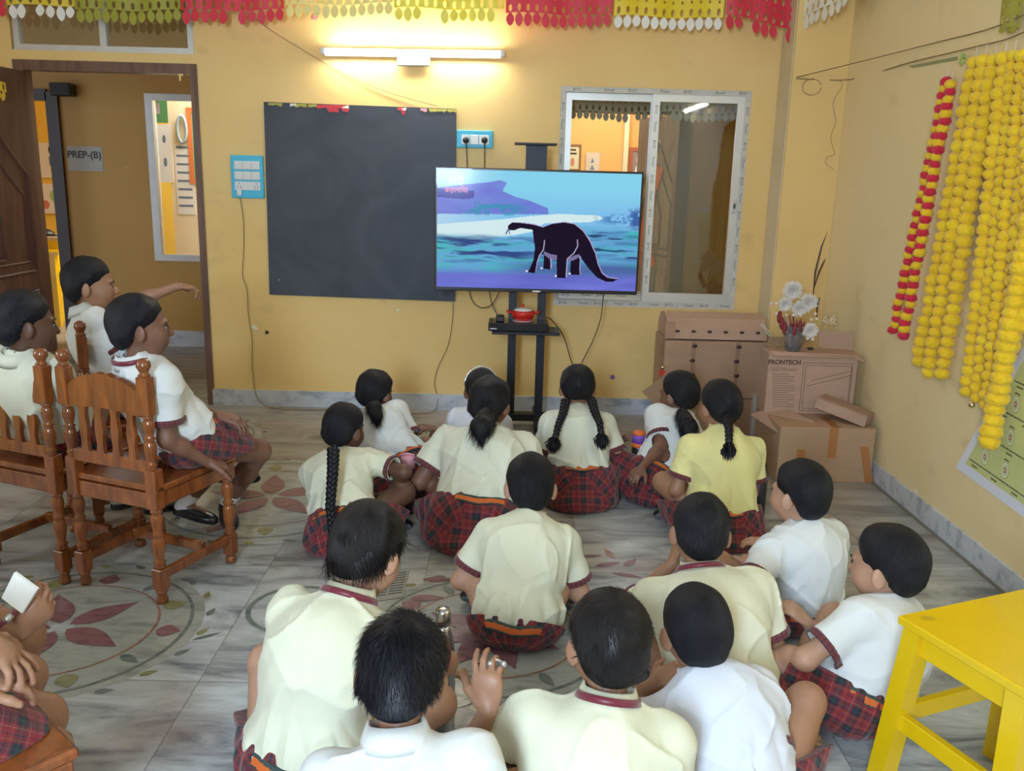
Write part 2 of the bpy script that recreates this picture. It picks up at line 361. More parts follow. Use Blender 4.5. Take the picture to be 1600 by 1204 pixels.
# ---- door frame and open leaf
DW = wood('dark_brown_door_wood', (.16, .075, .055), (.07, .035, .028), .38, .25, (3, 3, .4), 6)
DWL = wood('door_frame_wood', (.20, .095, .065), (.10, .05, .035), .4, .2, (3, 3, .4), 6)
mb = MB(); mb.bx(DXL - .06, DXR + .012, D - .012, D + .09, DZ, DZ + .058); mb.bx(DXR - .03, DXR + .012, D - .012, D + .09, 0, DZ); mb.bx(DXL - .06, DXL, D - .012, D + .09, 0, DZ)
dfr = struct('door_1', mb, DWL)
mb = MB(); q = at(283, 117, Y=D - .02); mb.box(q, (.03, .014, .012)); mb.box(q + V(-.006, 0, -.02), (.012, .01, .03)); mb.build('door_bolt', mat('brass', (.6, .45, .2), .35, 1), dfr)
def door_leaf(mb, w_, h_, hinge_right=True):
    """leaf in local x (0..w from hinge), z, thickness y"""
    mb.bx(0, w_, -.018, .018, 0, h_)
    def mold(pts, r=.010, yy=-.02):
        mb.tube([(x, yy, z) for x, z in pts], r, 6, 1)
    def arch(x0, x1, z0, zs, zp):
        # vertical sides, ogee top rising to the centre
        xc = (x0 + x1) / 2; pts = [(x0, z0), (x0, zs)]
        for i in range(1, 9):
            t = i / 8; pts.append((x0 + (xc - x0) * t, zs + (zp - zs) * (t ** 2 * .6 + .4 * math.sin(t * math.pi / 2))))
        pts += [(2 * xc - x, z) for x, z in pts[::-1][1:]]
        return pts + [(x0, z0)]
    for yy in (-.02, .02):
        mold(arch(.10, w_ - .10, .86, 1.45, 1.84), .011, yy); mold(arch(.15, w_ - .15, .92, 1.32, 1.66), .008, yy)
        mold(arch(w_ / 2 - .09, w_ / 2 + .09, .95, 1.2, 1.42), .008, yy)
        for x0, x1 in ((.10, w_ / 2 - .04), (w_ / 2 + .04, w_ - .10)):
            for z0, z1 in ((.18, .74),):
                mold([(x0, z0), (x1, z0), (x1, z1), (x0, z1), (x0, z0)], .010, yy)
                mb.bx(x0 + .04, x1 - .04, yy - .006, yy + .006, z0 + .05, z1 - .05, 0)
th = thing('door_leaf', (DXL + .01, D - .03, .012), 'open dark brown carved wooden door at the left edge', 'door', rz=math.radians(-92.5))
mb = MB(); door_leaf(mb, .98, 2.05); lf = mb.build('door_panel', [DW, mat('door_moulding', (.12, .055, .042), .35)], th, world=False)
mb = MB(); mb.tube([(.9, -.02, .98), (.9, -.05, 1.0), (.9, -.05, 1.12), (.9, -.02, 1.14)], .008); mb.build('door_handle', mat('brass', rough=.3), th, world=False)
th['kind'] = 'thing'
# little yellow paper strip hung on the leaf
# ---- transom window above the door
ALU = mat('aluminium_frame', (.62, .63, .63), .38, .55, noise=.06, nscale=12)
GLASS = mat('window_glass', (.92, .95, .95), .02, trans=1, spec=.5)
def glass_fix():
    N, L, b = nodes(GLASS); out = N['Material Output']; tr = N.new('ShaderNodeBsdfTransparent'); gl = N.new('ShaderNodeBsdfGlossy'); gl.inputs['Roughness'].default_value = .03
    fr = N.new('ShaderNodeFresnel'); fr.inputs[0].default_value = 1.5; ms = N.new('ShaderNodeMixShader')
    f = mathn(N, L, 'MULTIPLY', fr.outputs[0], 1.8); L.new(f, ms.inputs[0]); L.new(tr.outputs[0], ms.inputs[1]); L.new(gl.outputs[0], ms.inputs[2]); L.new(ms.outputs[0], out.inputs[0])
    tr.inputs[0].default_value = (.9, .93, .93, 1)
glass_fix()
mb = MB(); fw = .035
for x0, x1, z0, z1 in ((DXL - .05, DXR - .005, TZ0, TZ0 + fw), (DXL - .05, DXR - .005, TZ1 - fw, TZ1), (DXL - .05, DXL - .015, TZ0, TZ1), (DXR - .04, DXR - .005, TZ0, TZ1), (-2.49, -2.45, TZ0, TZ1)):
    e9 = .002 if z1 - z0 > .2 else 0; mb.bx(x0, x1, D + .01 + e9, D + .06 - e9, z0 + e9, z1 - e9)
mb.bx(DXL - .05, DXR, D + .005, D + .02, TZ0 - .003, TZ0 + .012)
tw = struct('window_1', mb, ALU)
mb = MB(); mb.bx(DXL - .02, DXR - .03, D + .033, D + .037, TZ0 + .03, TZ1 - .03); mb.build('glass_pane', GLASS, tw)
# ---- sliding window on the right
mb = MB(); F = .05
def fr(x0, x1, z0, z1, ya, yb, w_, mi=0, wb_=None):
    wb_ = wb_ or w_
    mb.bx(x0, x1, ya, yb, z0, z0 + wb_, mi); mb.bx(x0, x1, ya, yb, z1 - w_, z1, mi); mb.bx(x0, x0 + w_, ya, yb, z0 + wb_, z1 - w_, mi); mb.bx(x1 - w_, x1, ya, yb, z0 + wb_, z1 - w_, mi)
fr(WX0, WX1, WZ0, WZ1, D + .004, D + .09, .032, 1, .04)
w2 = struct('window_2', mb, [ALU, mat('taped_frame', (.60, .58, .53), .6, .1, noise=.12, nscale=25)])
XM = .895
TAPE = mat('tape_print', (.16, .16, .17), .7)
for nm, x0, x1, ya, mi in (('left', WX0 + .03, XM + .025, D + .05, 0), ('right', XM - .015, WX1 - .03, D + .012, 0)):
    mb = MB(); fr(x0, x1, WZ0 + .04, WZ1 - .03, ya, ya + .028, .045, 0, .055)
    sx = mb.build('sliding_sash', [mat('sash_aluminium', (.70, .71, .70), .35, .5, noise=.05, nscale=10)], w2)
    mb = MB(); mb.bx(x0 + .04, x1 - .04, ya + .012, ya + .016, WZ0 + .09, WZ1 - .07); mb.build('glass_pane', GLASS, sx)
    if nm == 'right':
        mb = MB(); q = at(1148, 322, Y=D + .01); mb.box((WX1 - .052, D + .008, q[2]), (.022, .012, .085), None, 0, .003); mb.box((WX1 - .052, D + .001, q[2]), (.010, .008, .03), None, 1)
        mb.build('sash_latch', [ALU, mat('black_plastic', (.02, .02, .022), .4)], sx)
k = 0
def tape_h(z, x0, x1, y, dx=.135):
    x = x0; i = 0
    while x < x1:
        t = textobj('tape_text', ['B+O', 'Power'][i % 2], .026 if i % 2 == 0 else .023, (x, y, z), FRONT, TAPE, w2, depth=.0004); x += dx * (.7 if i % 2 else 1); i += 1
tape_h(WZ0 + .02, WX0 + .06, WX1 - .05, D + .0035); tape_h(WZ0 + .066, WX0 + .08, XM - .05, D + .0495); tape_h(WZ1 - .016, WX0 + .1, WX1 - .05, D + .0035, .2)
VERT = facing((0, 0, -1), (1, 0, 0))
for x, y in ((XM + .008, D + .0115), (WX1 - .016, D + .0035), (WX0 + .016, D + .0035)):
    z = WZ1 - .12; i = 0
    while z > WZ0 + .08:
        textobj('tape_text', ['B+O', 'Power'][i % 2], .026 if i % 2 == 0 else .023, (x, y, z), VERT, TAPE, w2, depth=.0004); z -= .105; i += 1
# ---- corridor and rooms beyond
YC = 7.62
mb = MB()
# openings in corridor wall: door (-4.05..-3.80 visible), window, second door behind the right window
C_DX0, C_DX1 = -4.75, -3.80
CW = [at(232, 150, Y=YC), at(330, 405, Y=YC)]
cwx0, cwx1, cwz0, cwz1 = CW[0][0], CW[0][0] + 1.0, CW[1][2], CW[0][2]
R_X0 = at(868, 300, Y=YC)[0] - .5; R_X1 = at(1070, 300, Y=YC)[0]
mb.bx(-6.2, C_DX0, YC, YC + .12, 0, ZC); mb.bx(C_DX0, C_DX1, YC, YC + .12, 2.08, ZC); mb.bx(C_DX1, cwx0, YC, YC + .12, 0, ZC)
mb.bx(cwx0, cwx1, YC, YC + .12, 0, cwz0); mb.bx(cwx0, cwx1, YC, YC + .12, cwz1, ZC); mb.bx(cwx1, R_X0, YC, YC + .12, 0, ZC)
mb.bx(R_X0, R_X1, YC, YC + .12, 2.1, ZC); mb.bx(R_X1, 3.2, YC, YC + .12, 0, ZC)
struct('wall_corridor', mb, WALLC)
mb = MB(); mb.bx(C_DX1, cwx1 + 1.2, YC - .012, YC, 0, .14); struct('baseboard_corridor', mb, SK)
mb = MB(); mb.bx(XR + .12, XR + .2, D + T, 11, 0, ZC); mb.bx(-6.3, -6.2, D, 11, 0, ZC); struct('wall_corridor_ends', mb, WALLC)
mb = MB(); mb.bx(-6.2, XR + .12, 10.4, 10.5, 0, ZC); struct('wall_far', mb, mat('bright_yellow_paint', (.85, .60, .10), .6, noise=.05, nscale=2))
mb = MB(); mb.bx(-1.2, -1.1, YC + .12, 10.4, 0, ZC); struct('wall_partition', mb, WALLR)
mb = MB(); mb.bx(C_DX1 - .01, C_DX1 + .09, YC - .03, YC + .1, 0, 2.10); mb.bx(C_DX0, C_DX1, YC - .03, YC + .1, 2.03, 2.12); struct('door_2', mb, mat('black_brown_frame', (.05, .03, .025), .4))
mb = MB()
for x0, x1, z0, z1 in ((cwx0 - .03, cwx0 + .03, cwz0, cwz1), (cwx0 - .03, cwx1, cwz1 - .03, cwz1 + .02), (cwx0 - .03, cwx1, cwz0 - .02, cwz0 + .03), (cwx1 - .03, cwx1 + .02, cwz0, cwz1)): e9 = .002 if z1 - z0 > .2 else 0; mb.bx(x0, x1, YC - .02 + e9, YC + .06 - e9, z0 + e9, z1 - e9)
w3 = struct('window_3', mb, ALU)
mb = MB(); mb.bx(cwx0 + .02, cwx1 - .02, YC + .03, YC + .034, cwz0 + .02, cwz1 - .02); mb.build('glass_pane', GLASS, w3)
PAPER = mat('white_paper', (.74, .74, .72), .7)
PAPERG = mat('grey_paper', (.42, .40, .36), .7)
th = thing('notice_sheet', at(132, 248, Y=YC - .002), 'white paper sheet reading PREP-(B) on the corridor wall', 'notice')
a = at(104, 228, Y=YC - .003); b_ = at(162, 268, Y=YC - .003)
mb = MB(); mb.bx(a[0], b_[0], YC - .004, YC, b_[2], a[2]); mb.build('paper', PAPERG, th)
textobj('lettering', 'PREP-(B)', .078, (at(132, 242, Y=YC)[0], YC - .005, at(129, 242, Y=YC)[2]), FRONT, mat('ink', (.04, .04, .05), .7), th, offset=.0015)
th = thing('loudspeaker_box', at(98, 140, Y=YC - .06), 'small black speaker box high on the corridor wall', 'speaker')
mb = MB(); q = at(98, 140, Y=YC - .06); mb.box(q, (.17, .12, .10), None, 0, .01); mb.build('speaker_body', mat('black_plastic', rough=.4), th)
mb = MB(); mb.box(q + V(0, -.062, 0), (.14, .006, .07), None, 0, .002); mb.build('speaker_grille', mat('dark_grey_mesh', (.05, .05, .055), .7, bump=.6, bscale=300), th)
# ================================================================ people: implicit-surface modelling
_NT = np.random.RandomState(3).rand(32, 32, 32).astype(np.float32)
def noise3(P):
    q = np.floor(P).astype(int); f = P - q; f = f * f * (3 - 2 * f); q &= 31; q1 = (q + 1) & 31
    x0, y0, z0 = q.T; x1, y1, z1 = q1.T; fx, fy, fz = f.T
    a = _NT[x0, y0, z0] * (1 - fx) + _NT[x1, y0, z0] * fx; b = _NT[x0, y1, z0] * (1 - fx) + _NT[x1, y1, z0] * fx
    c = _NT[x0, y0, z1] * (1 - fx) + _NT[x1, y0, z1] * fx; d = _NT[x0, y1, z1] * (1 - fx) + _NT[x1, y1, z1] * fx
    return (a * (1 - fy) + b * fy) * (1 - fz) + (c * (1 - fy) + d * fy) * fz
FAR = .25
def cap(a, b, ra, rb, flat=None):
    a, b = np.array(a, float), np.array(b, float); ab = b - a; L2 = ab @ ab + 1e-9; c = (a + b) / 2; R = math.sqrt(L2) / 2 + max(ra, rb) + .1
    def f(P):
        d = np.full(len(P), FAR); m = ((P - c) ** 2).sum(1) < R * R
        if m.any():
            q = P[m] - a; t = np.clip(q @ ab / L2, 0, 1); w = q - t[:, None] * ab
            if flat is not None:      # flat = (axis, factor): squash along an axis
                s_ = w @ flat[0]; w = w + (flat[1] - 1) * s_[:, None] * flat[0]
            d[m] = np.sqrt((w * w).sum(1)) - (ra + (rb - ra) * t)
        return d
    f.bb = (np.minimum(a, b) - max(ra, rb), np.maximum(a, b) + max(ra, rb)); return f
def ell(c, r, R=None):
    c, r = np.array(c, float), np.array(r, float); R = np.eye(3) if R is None else R; Rm = r.max() + .1    # rows of R = local axes
    def f(P):
        d = np.full(len(P), FAR); m = ((P - c) ** 2).sum(1) < Rm * Rm
        if m.any():
            q = (P[m] - c) @ R.T; k0 = np.sqrt(((q / r) ** 2).sum(1)); k1 = np.sqrt(((q / r ** 2) ** 2).sum(1)) + 1e-9
            d[m] = k0 * (k0 - 1) / k1
        return d
    f.bb = (c - r.max(), c + r.max()); return f
def smin(a, b, k):
    h = np.maximum(k - np.abs(a - b), 0) / k; return np.minimum(a, b) - h * h * k / 4
def join(fs, k=.03):
    def f(P):
        d = fs[0](P)
        for g in fs[1:]: d = smin(d, g(P), k)
        return d
    f.bb = (np.min([g.bb[0] for g in fs], 0), np.max([g.bb[1] for g in fs], 0)); return f
def grown(f, e):
    g = lambda P: f(P) - e; g.bb = (f.bb[0] - e, f.bb[1] + e); return g
def cut(f, g):            # intersect with g(P) <= 0
    h = lambda P: np.maximum(f(P), g(P)); h.bb = f.bb; return h
def isomesh(f, h, zmin=None):
    lo, hi = f.bb[0] - 2.5 * h, f.bb[1] + 2.5 * h
    if zmin is not None: lo[2] = max(lo[2], zmin - 2 * h)
    n = np.ceil((hi - lo) / (4 * h)).astype(int); s = 4 * h
    I = np.stack(np.meshgrid(*[np.arange(k) for k in n], indexing='ij'), -1).reshape(-1, 3)
    dc = f(lo + (I + .5) * s)
    act = np.abs(dc) < s * .9 + .012
    Dn = np.repeat(np.repeat(np.repeat(dc.reshape(n), 4, 0), 4, 1), 4, 2).astype(np.float32)
    Dn = np.where(Dn < 0, -1., 1.).astype(np.float32)
    o = np.stack(np.meshgrid(*[np.arange(4)] * 3, indexing='ij'), -1).reshape(-1, 3)
    J = (I[act][:, None, :] * 4 + o[None]).reshape(-1, 3)
    Dn[J[:, 0], J[:, 1], J[:, 2]] = np.clip(f(lo + (J + .125 * 0) * h), -.5, .5)
    N = np.array(Dn.shape); ids = []; pts = []; quads = []
    for ax in range(3):
        sl0 = [slice(None)] * 3; sl1 = [slice(None)] * 3; sl0[ax] = slice(0, -1); sl1[ax] = slice(1, None)
        A, B = Dn[tuple(sl0)], Dn[tuple(sl1)]; E = np.argwhere((A < 0) != (B < 0))
        E = E[((E > 0) & (E < N - 2)).all(1)]
        va = A[E[:, 0], E[:, 1], E[:, 2]]; vb = B[E[:, 0], E[:, 1], E[:, 2]]
        va = np.where(np.abs(va) >= .99, np.sign(va) * np.abs(vb), va); vb = np.where(np.abs(vb) >= .99, np.sign(vb) * np.abs(va), vb)
        t = va / (va - vb); p = E.astype(float); p[:, ax] += t
        b, c = (ax + 1) % 3, (ax + 2) % 3; cells = []
        for db, dc_ in ((-1, -1), (0, -1), (0, 0), (-1, 0)):
            q = E.copy(); q[:, b] += db; q[:, c] += dc_; cells.append(np.ravel_multi_index(q.T, N))
        cells = np.stack(cells, 1); flip = va >= 0; cells[flip] = cells[flip][:, ::-1]
        quads.append(cells); ids.append(cells.ravel()); pts.append(np.repeat(p, 4, 0))
    ids = np.concatenate(ids); pts = np.concatenate(pts); Q = np.concatenate(quads)
    u, inv = np.unique(ids, return_inverse=True); cnt = np.bincount(inv)
    vv = np.stack([np.bincount(inv, pts[:, k]) for k in range(3)], 1) / cnt[:, None]
    return lo + vv * h, np.searchsorted(u, Q)
def np_mesh(name, parts, mats, parent, uv=None, smooth=True):
    """parts: list of (verts, faces(N,k) array, material index or array)"""
    vs = []; loops = []; starts = []; tot = []; mi = []; o = 0; ls = 0
    for v, f, m_ in parts:
        f = np.asarray(f); vs.append(v); loops.append((f + o).ravel()); k = f.shape[1]
        starts.append(ls + np.arange(len(f)) * k); tot.append(np.full(len(f), k)); ls += f.size; o += len(v)
        mi.append(np.full(len(f), m_) if np.isscalar(m_) else m_)
    vs = np.concatenate(vs); loops = np.concatenate(loops)
    off = np.zeros(3); p = parent
    while p is not None: off += np.array(p.location); p = p.parent
    me = bpy.data.meshes.new(name); me.vertices.add(len(vs)); me.vertices.foreach_set('co', (vs - off).ravel())
    me.loops.add(len(loops)); me.loops.foreach_set('vertex_index', loops)
    st = np.concatenate(starts); me.polygons.add(len(st)); me.polygons.foreach_set('loop_start', st); me.polygons.foreach_set('loop_total', np.concatenate(tot))
    me.polygons.foreach_set('material_index', np.concatenate(mi)); me.polygons.foreach_set('use_smooth', np.full(len(st), smooth))
    for mm in mats: me.materials.append(mm)
    if uv is not None:
        l = me.uv_layers.new(name='UVMap'); l.data.foreach_set('uv', uv.ravel())
    me.update(); me.validate()
    ob = bpy.data.objects.new(name, me); COL.objects.link(ob)
    if parent is not None: ob.parent = parent
    return ob
def cyl_uv(v, f, axes):
    """per-corner (around, along) coordinates; axes: list of (origin, dir, ref, length)"""
    c = v[f].mean(1); best = np.full(len(f), 9.); uv = np.zeros((len(f), f.shape[1], 2))
    for o, d, ref, L in axes:
        d = unit(d); ref = unit(ref - (ref @ d) * d); s_ = np.cross(d, ref)
        q = c - o; t = np.clip(q @ d, 0, L); dist = np.linalg.norm(q - t[:, None] * d, axis=1); m = dist < best; best[m] = dist[m]
        q = v[f[m]] - o; al = q @ d; a = np.arctan2(q @ s_, q @ ref); a0 = a[:, :1]; a = a0 + (a - a0 + math.pi) % (2 * math.pi) - math.pi
        uv[m, :, 0] = a * .105; uv[m, :, 1] = al
    return uv
def plaid(name, red=(.215, .012, .018), dark=(.012, .016, .028), per=.062):
    mt = mat(name, red, .85, sheen=.2); N, L, b = nodes(mt); tc = N.new('ShaderNodeUVMap'); sp = N.new('ShaderNodeSeparateXYZ'); L.new(tc.outputs[0], sp.inputs[0])
    def band(x, ph):
        t = mathn(N, L, 'FRACT', mathn(N, L, 'ADD', mathn(N, L, 'DIVIDE', x, per), ph))
        r = ramp(N, [(0, dark), (.13, (.02, .05, .045)), (.19, dark), (.34, red), (.44, (.26, .22, .18)), (.46, red), (.66, (.01, .015, .03)), (.70, red), (.845, (.22, .18, .08)), (.86, red), (.96, dark)], 'CONSTANT')
        L.new(t, r.inputs[0]); return r.outputs[0]
    u, v = band(sp.outputs[0], .1), band(sp.outputs[1], .3)
    c = mixc(N, L, .5, u, v)
    tc2 = N.new('ShaderNodeTexCoord'); n = N.new('ShaderNodeTexNoise'); n.inputs['Scale'].default_value = 18; n.inputs['Detail'].default_value = 3; L.new(tc2.outputs['Object'], n.inputs[0])
    bp = N.new('ShaderNodeBump'); bp.inputs['Strength'].default_value = .5; bp.inputs['Distance'].default_value = .012; L.new(n.outputs[0], bp.inputs['Height']); L.new(bp.outputs[0], b.inputs['Normal'])
    L.new(c, b.inputs['Base Color']); return mt
PLAID = plaid('red_plaid_cloth'); 
def cloth(name, c):
    mt = mat(name, c, .8, sheen=.15, bump=.35, bscale=16)
    N, L, b = nodes(mt); return mt
SHIRT = {'cream': cloth('cream_shirt_cotton', (.70, .70, .53)), 'white': cloth('white_shirt_cotton', (.69, .71, .70)), 'bluewhite': cloth('bluish_white_shirt_cotton', (.66, .69, .78)),
         'yellow': cloth('yellow_shirt_cotton', (.78, .73, .32)), 'pale': cloth('pale_shirt_cotton', (.70, .71, .58))}
CUFFM = plaid('dark_plaid_trim', (.16, .02, .03), (.012, .014, .02), .03)
SKINS = [mat('skin_medium_brown', (.34, .175, .105), .5, noise=.08, nscale=30, sss=.08), mat('skin_dark_brown', (.20, .095, .06), .5, noise=.08, nscale=30, sss=.06),
         mat('skin_light_brown', (.48, .27, .175), .5, noise=.07, nscale=30, sss=.08), mat('skin_deep_brown', (.12, .055, .035), .5, noise=.08, nscale=30, sss=.05)]
def hairmat(name, c, sheen_c):
    mt = mat(name, c, .5, spec=.35); N, L, b = nodes(mt); tc = N.new('ShaderNodeUVMap'); mp = N.new('ShaderNodeMapping'); mp.inputs['Scale'].default_value = (26, 2.2, 1); L.new(tc.outputs[0], mp.inputs[0])
    n = N.new('ShaderNodeTexNoise'); n.inputs['Scale'].default_value = 4; n.inputs['Detail'].default_value = 6; L.new(mp.outputs[0], n.inputs[0])
    r = ramp(N, [(.35, c), (.7, sheen_c)]); L.new(n.outputs[0], r.inputs[0]); L.new(r.outputs[0], b.inputs['Base Color'])
    bp = N.new('ShaderNodeBump'); bp.inputs['Strength'].default_value = .8; bp.inputs['Distance'].default_value = .004; L.new(n.outputs[0], bp.inputs['Height']); L.new(bp.outputs[0], b.inputs['Normal'])
    return mt
HAIR = hairmat('black_hair', (.003, .003, .006), (.008, .009, .017)); HAIRB = hairmat('brown_black_hair', (.005, .004, .005), (.014, .011, .014))
HSTR = mat('hair_strands', (.004, .0045, .009), .48, spec=.35); HSTRB = mat('brown_hair_strands', (.008, .006, .007), .45, spec=.35)
ORANGE = mat('orange_elastic', (.62, .13, .02), .7, bump=.2, bscale=200); GREEN = mat('green_elastic', (.035, .06, .055), .75)
SHOE = mat('black_shoe_leather', (.012, .012, .016), .32, coat=.2); SOLE = mat('grey_shoe_sole', (.16, .16, .17), .7, bump=.8, bscale=90); SOCK = mat('white_sock', (.72, .72, .74), .9)
MAROON = mat('maroon_ribbon', (.16, .012, .03), .4, sheen=.3); EYEW = mat('eye_white', (.42, .40, .38), .3); EYEB = mat('eye_dark', (.015, .01, .008), .15); LIP = mat('lips', (.30, .10, .08), .45)
def ik(A, T, l1, l2, pole):
    A, T = np.array(A, float), np.array(T, float); d = T - A; L = np.linalg.norm(d); u = d / L
    if L > (l1 + l2) * .995: T = A + u * (l1 + l2) * .995; L = (l1 + l2) * .995
    x = (L * L + l1 * l1 - l2 * l2) / (2 * L); y = math.sqrt(max(l1 * l1 - x * x, 0)); p = np.array(pole, float); p = unit(p - (p @ u) * u)
    return A + u * x + p * y, T
def rotz(a): c, s = math.cos(a), math.sin(a); return np.array([[c, s, 0], [-s, c, 0], [0, 0, 1]])   # heading: clockwise from +Y
def frame(head, pitch=0, roll=0):
    """rows right, forward, up; heading clockwise from +Y, pitch down positive, roll right-ear-down positive (degrees)"""
    h, p, r = map(math.radians, (head, pitch, roll)); F = V(math.sin(h) * math.cos(p), math.cos(h) * math.cos(p), -math.sin(p)); R = V(math.cos(h), -math.sin(h), 0); U = np.cross(R, F)
    R, U = R * math.cos(r) - U * math.sin(r), U * math.cos(r) + R * math.sin(r); return np.array([R, F, U])
def hand_prims(wr, d, palm, side, s, curl, spread=.12, thumb=.6):
    """wr wrist, d hand direction, palm = palm normal (towards what it holds), side=+1 when the thumb is on cross(palm,d) side"""
    d = unit(d); palm = unit(palm - (palm @ d) * d); x = np.cross(palm, d) * side      # thumb side
    fs = []; pc = wr + d * .038 * s
    palmf = ell(pc, (.032 * s, .042 * s, .013 * s), np.array([x, d, palm])); pl2 = ell(wr + d * .055 * s, (.034 * s, .022 * s, .012 * s), np.array([x, d, palm]))
    heel = cap(wr, wr + d * .03 * s + x * .012 * s, .017 * s, .014 * s)
    segs = [(.024, .031, .019, .0145), (.008, .034, .021, .0155), (-.008, .032, .020, .015), (-.023, .025, .016, .0135)]
    fin = []
    for i, (off, l1, l2, l3) in enumerate(segs):
        b = wr + d * (.070 - .004 * abs(i - 1)) * s + x * off * s; dd = unit(d + x * (1.5 - i) * spread * .55); p = b; cu = curl[i] if hasattr(curl, '__len__') else curl
        ang = 0; r0 = .0078 * s
        for j, l in enumerate((l1, l2, l3)):
            ang += math.radians(cu * (1., 1.25, .8)[j]); q = p + (dd * math.cos(ang) + palm * math.sin(ang)) * l * s
            fin.append(cap(p, q, r0 * (1 - .07 * j), r0 * (1 - .07 * (j + 1)))); p = q
    tb = wr + d * .018 * s + x * .024 * s; td = unit(d * .75 + x * .75 + palm * .25 * thumb); t1 = tb + td * .032 * s; td2 = unit(td * (1.1 - .3 * thumb) + d * .55 + palm * thumb * .6); t2 = t1 + td2 * .024 * s; t3 = t2 + unit(td2 + palm * .25 * thumb) * .018 * s
    th = [cap(tb - td * .008 * s, t1, .012 * s, .0098 * s), cap(t1, t2, .0095 * s, .0085 * s), cap(t2, t3, .0085 * s, .0072 * s)]
    base = join([palmf, pl2, heel], .012); fi = join(fin, .0016); tt = join(th, .006)
    def f(P):
        a = smin(base(P), fi(P), .008); return smin(a, tt(P), .009)
    f.bb = (np.min([g.bb[0] for g in [base, fi, tt]], 0), np.max([g.bb[1] for g in [base, fi, tt]], 0)); f.tip = None
    return f
def strands(v, f, whorl, ln, lift, n, seed, off, wid=.0011, droop=0, jit=.35, keep=None, swirl=.35, Rc=.09, grav=0):
    rs = np.random.RandomState(seed); tri = f; a, b, c, d = (v[tri[:, i]] for i in range(4)); nn = np.cross(c - a, d - b); ar = np.linalg.norm(nn, axis=1) + 1e-12; nn /= ar[:, None]
    pr = ar / ar.sum(); idx = rs.choice(len(tri), n, p=pr); u = rs.rand(n, 1); w = rs.rand(n, 1)
    P = (a[idx] * (1 - u) + b[idx] * u) * (1 - w) + (d[idx] * (1 - u) + c[idx] * u) * w; Nn = nn[idx]
    Lk = 1.
    if keep is not None: k, Lk = keep(P, Nn); P, Nn, Lk = P[k], Nn[k], Lk[k][:, None]; n = len(P)
    T = P - whorl; T -= (T * Nn).sum(1, keepdims=True) * Nn; T /= np.linalg.norm(T, axis=1, keepdims=True) + 1e-9
    T = T + V(0, 0, -grav); S = np.cross(Nn, T); T = T + S * (swirl + rs.normal(0, jit, (n, 1))); T /= np.linalg.norm(T, axis=1, keepdims=True)
    S = np.cross(Nn, T); L_ = ln * (.6 + .8 * rs.rand(n, 1)) * Lk; seg = 3; rows = []
    for j in range(seg + 1):
        t = j / seg; p = P - Nn * .002 + T * L_ * t + Nn * (lift * L_ * t - (L_ * t) ** 2 / (2 * Rc)) + V(0, 0, -grav) * L_ * t * t * .5 ; w_ = wid * (1 - t * .85); rows += [p - S * w_, p + S * w_]
    vs = np.stack(rows, 1).reshape(-1, 3); m = 2 * (seg + 1); q = np.array([(2 * j, 2 * j + 1, 2 * j + 3, 2 * j + 2) for j in range(seg)])
    fs = (np.arange(n)[:, None, None] * m + q[None]).reshape(-1, 4)
    return vs, fs
def head_parts(Hc, R, s, sex):
    """R rows = right, forward, up of the head"""
    g = lambda x, y, z: Hc + (x * R[0] + y * R[1] + z * R[2]) * s
    e = lambda c, r, RR=None: ell(g(*c), np.array(r) * s, R if RR is None else RR)
    base = [e((0, -.012, .018), (.069, .086, .079)), e((0, .022, -.030), (.056, .060, .066)), e((0, .036, -.072), (.034, .038, .030)), e((.03, .048, -.035), (.028, .03, .028)), e((-.03, .048, -.035), (.028, .03, .028))]
    b = join(base, .03 * s)
    fine = [cap(g(0, .082, -.002), g(0, .097, -.030), .007 * s, .0105 * s), e((.010, .088, -.032), (.007, .008, .006)), e((-.010, .088, -.032), (.007, .008, .006)), e((0, .078, -.055), (.019, .010, .006)), e((0, .077, -.063), (.016, .010, .007)), e((0, .07, .014), (.045, .014, .007))]
    ears = []
    for sd in (-1, 1):
        a = math.radians(38) * sd; ax = R[0] * math.cos(a) * sd - R[1] * math.sin(abs(a)); ax = unit(ax); fw = unit(R[1] * math.cos(abs(a)) + R[0] * sd * math.sin(abs(a)))
        ears.append(ell(g(sd * .075, -.012, -.018), (.0075 * s, .019 * s, .029 * s), np.array([np.cross(fw, R[2]) if sd > 0 else -np.cross(fw, R[2]), fw, R[2]])))
    ff = join(fine, .008 * s); ee = join(ears, .004)
    def f(P):
        d = smin(b(P), ff(P), .012 * s)
        for sd in (-1, 1):      # eye sockets
            d = np.maximum(d, -(np.linalg.norm((P - g(sd * .029, .090, -.004)) , axis=1) - .0125 * s)) if True else d
        return smin(d, ee(P), .008)
    f.bb = (np.minimum(b.bb[0], ee.bb[0]) - .01, np.maximum(b.bb[1], ee.bb[1]) + .01)
    return f, g
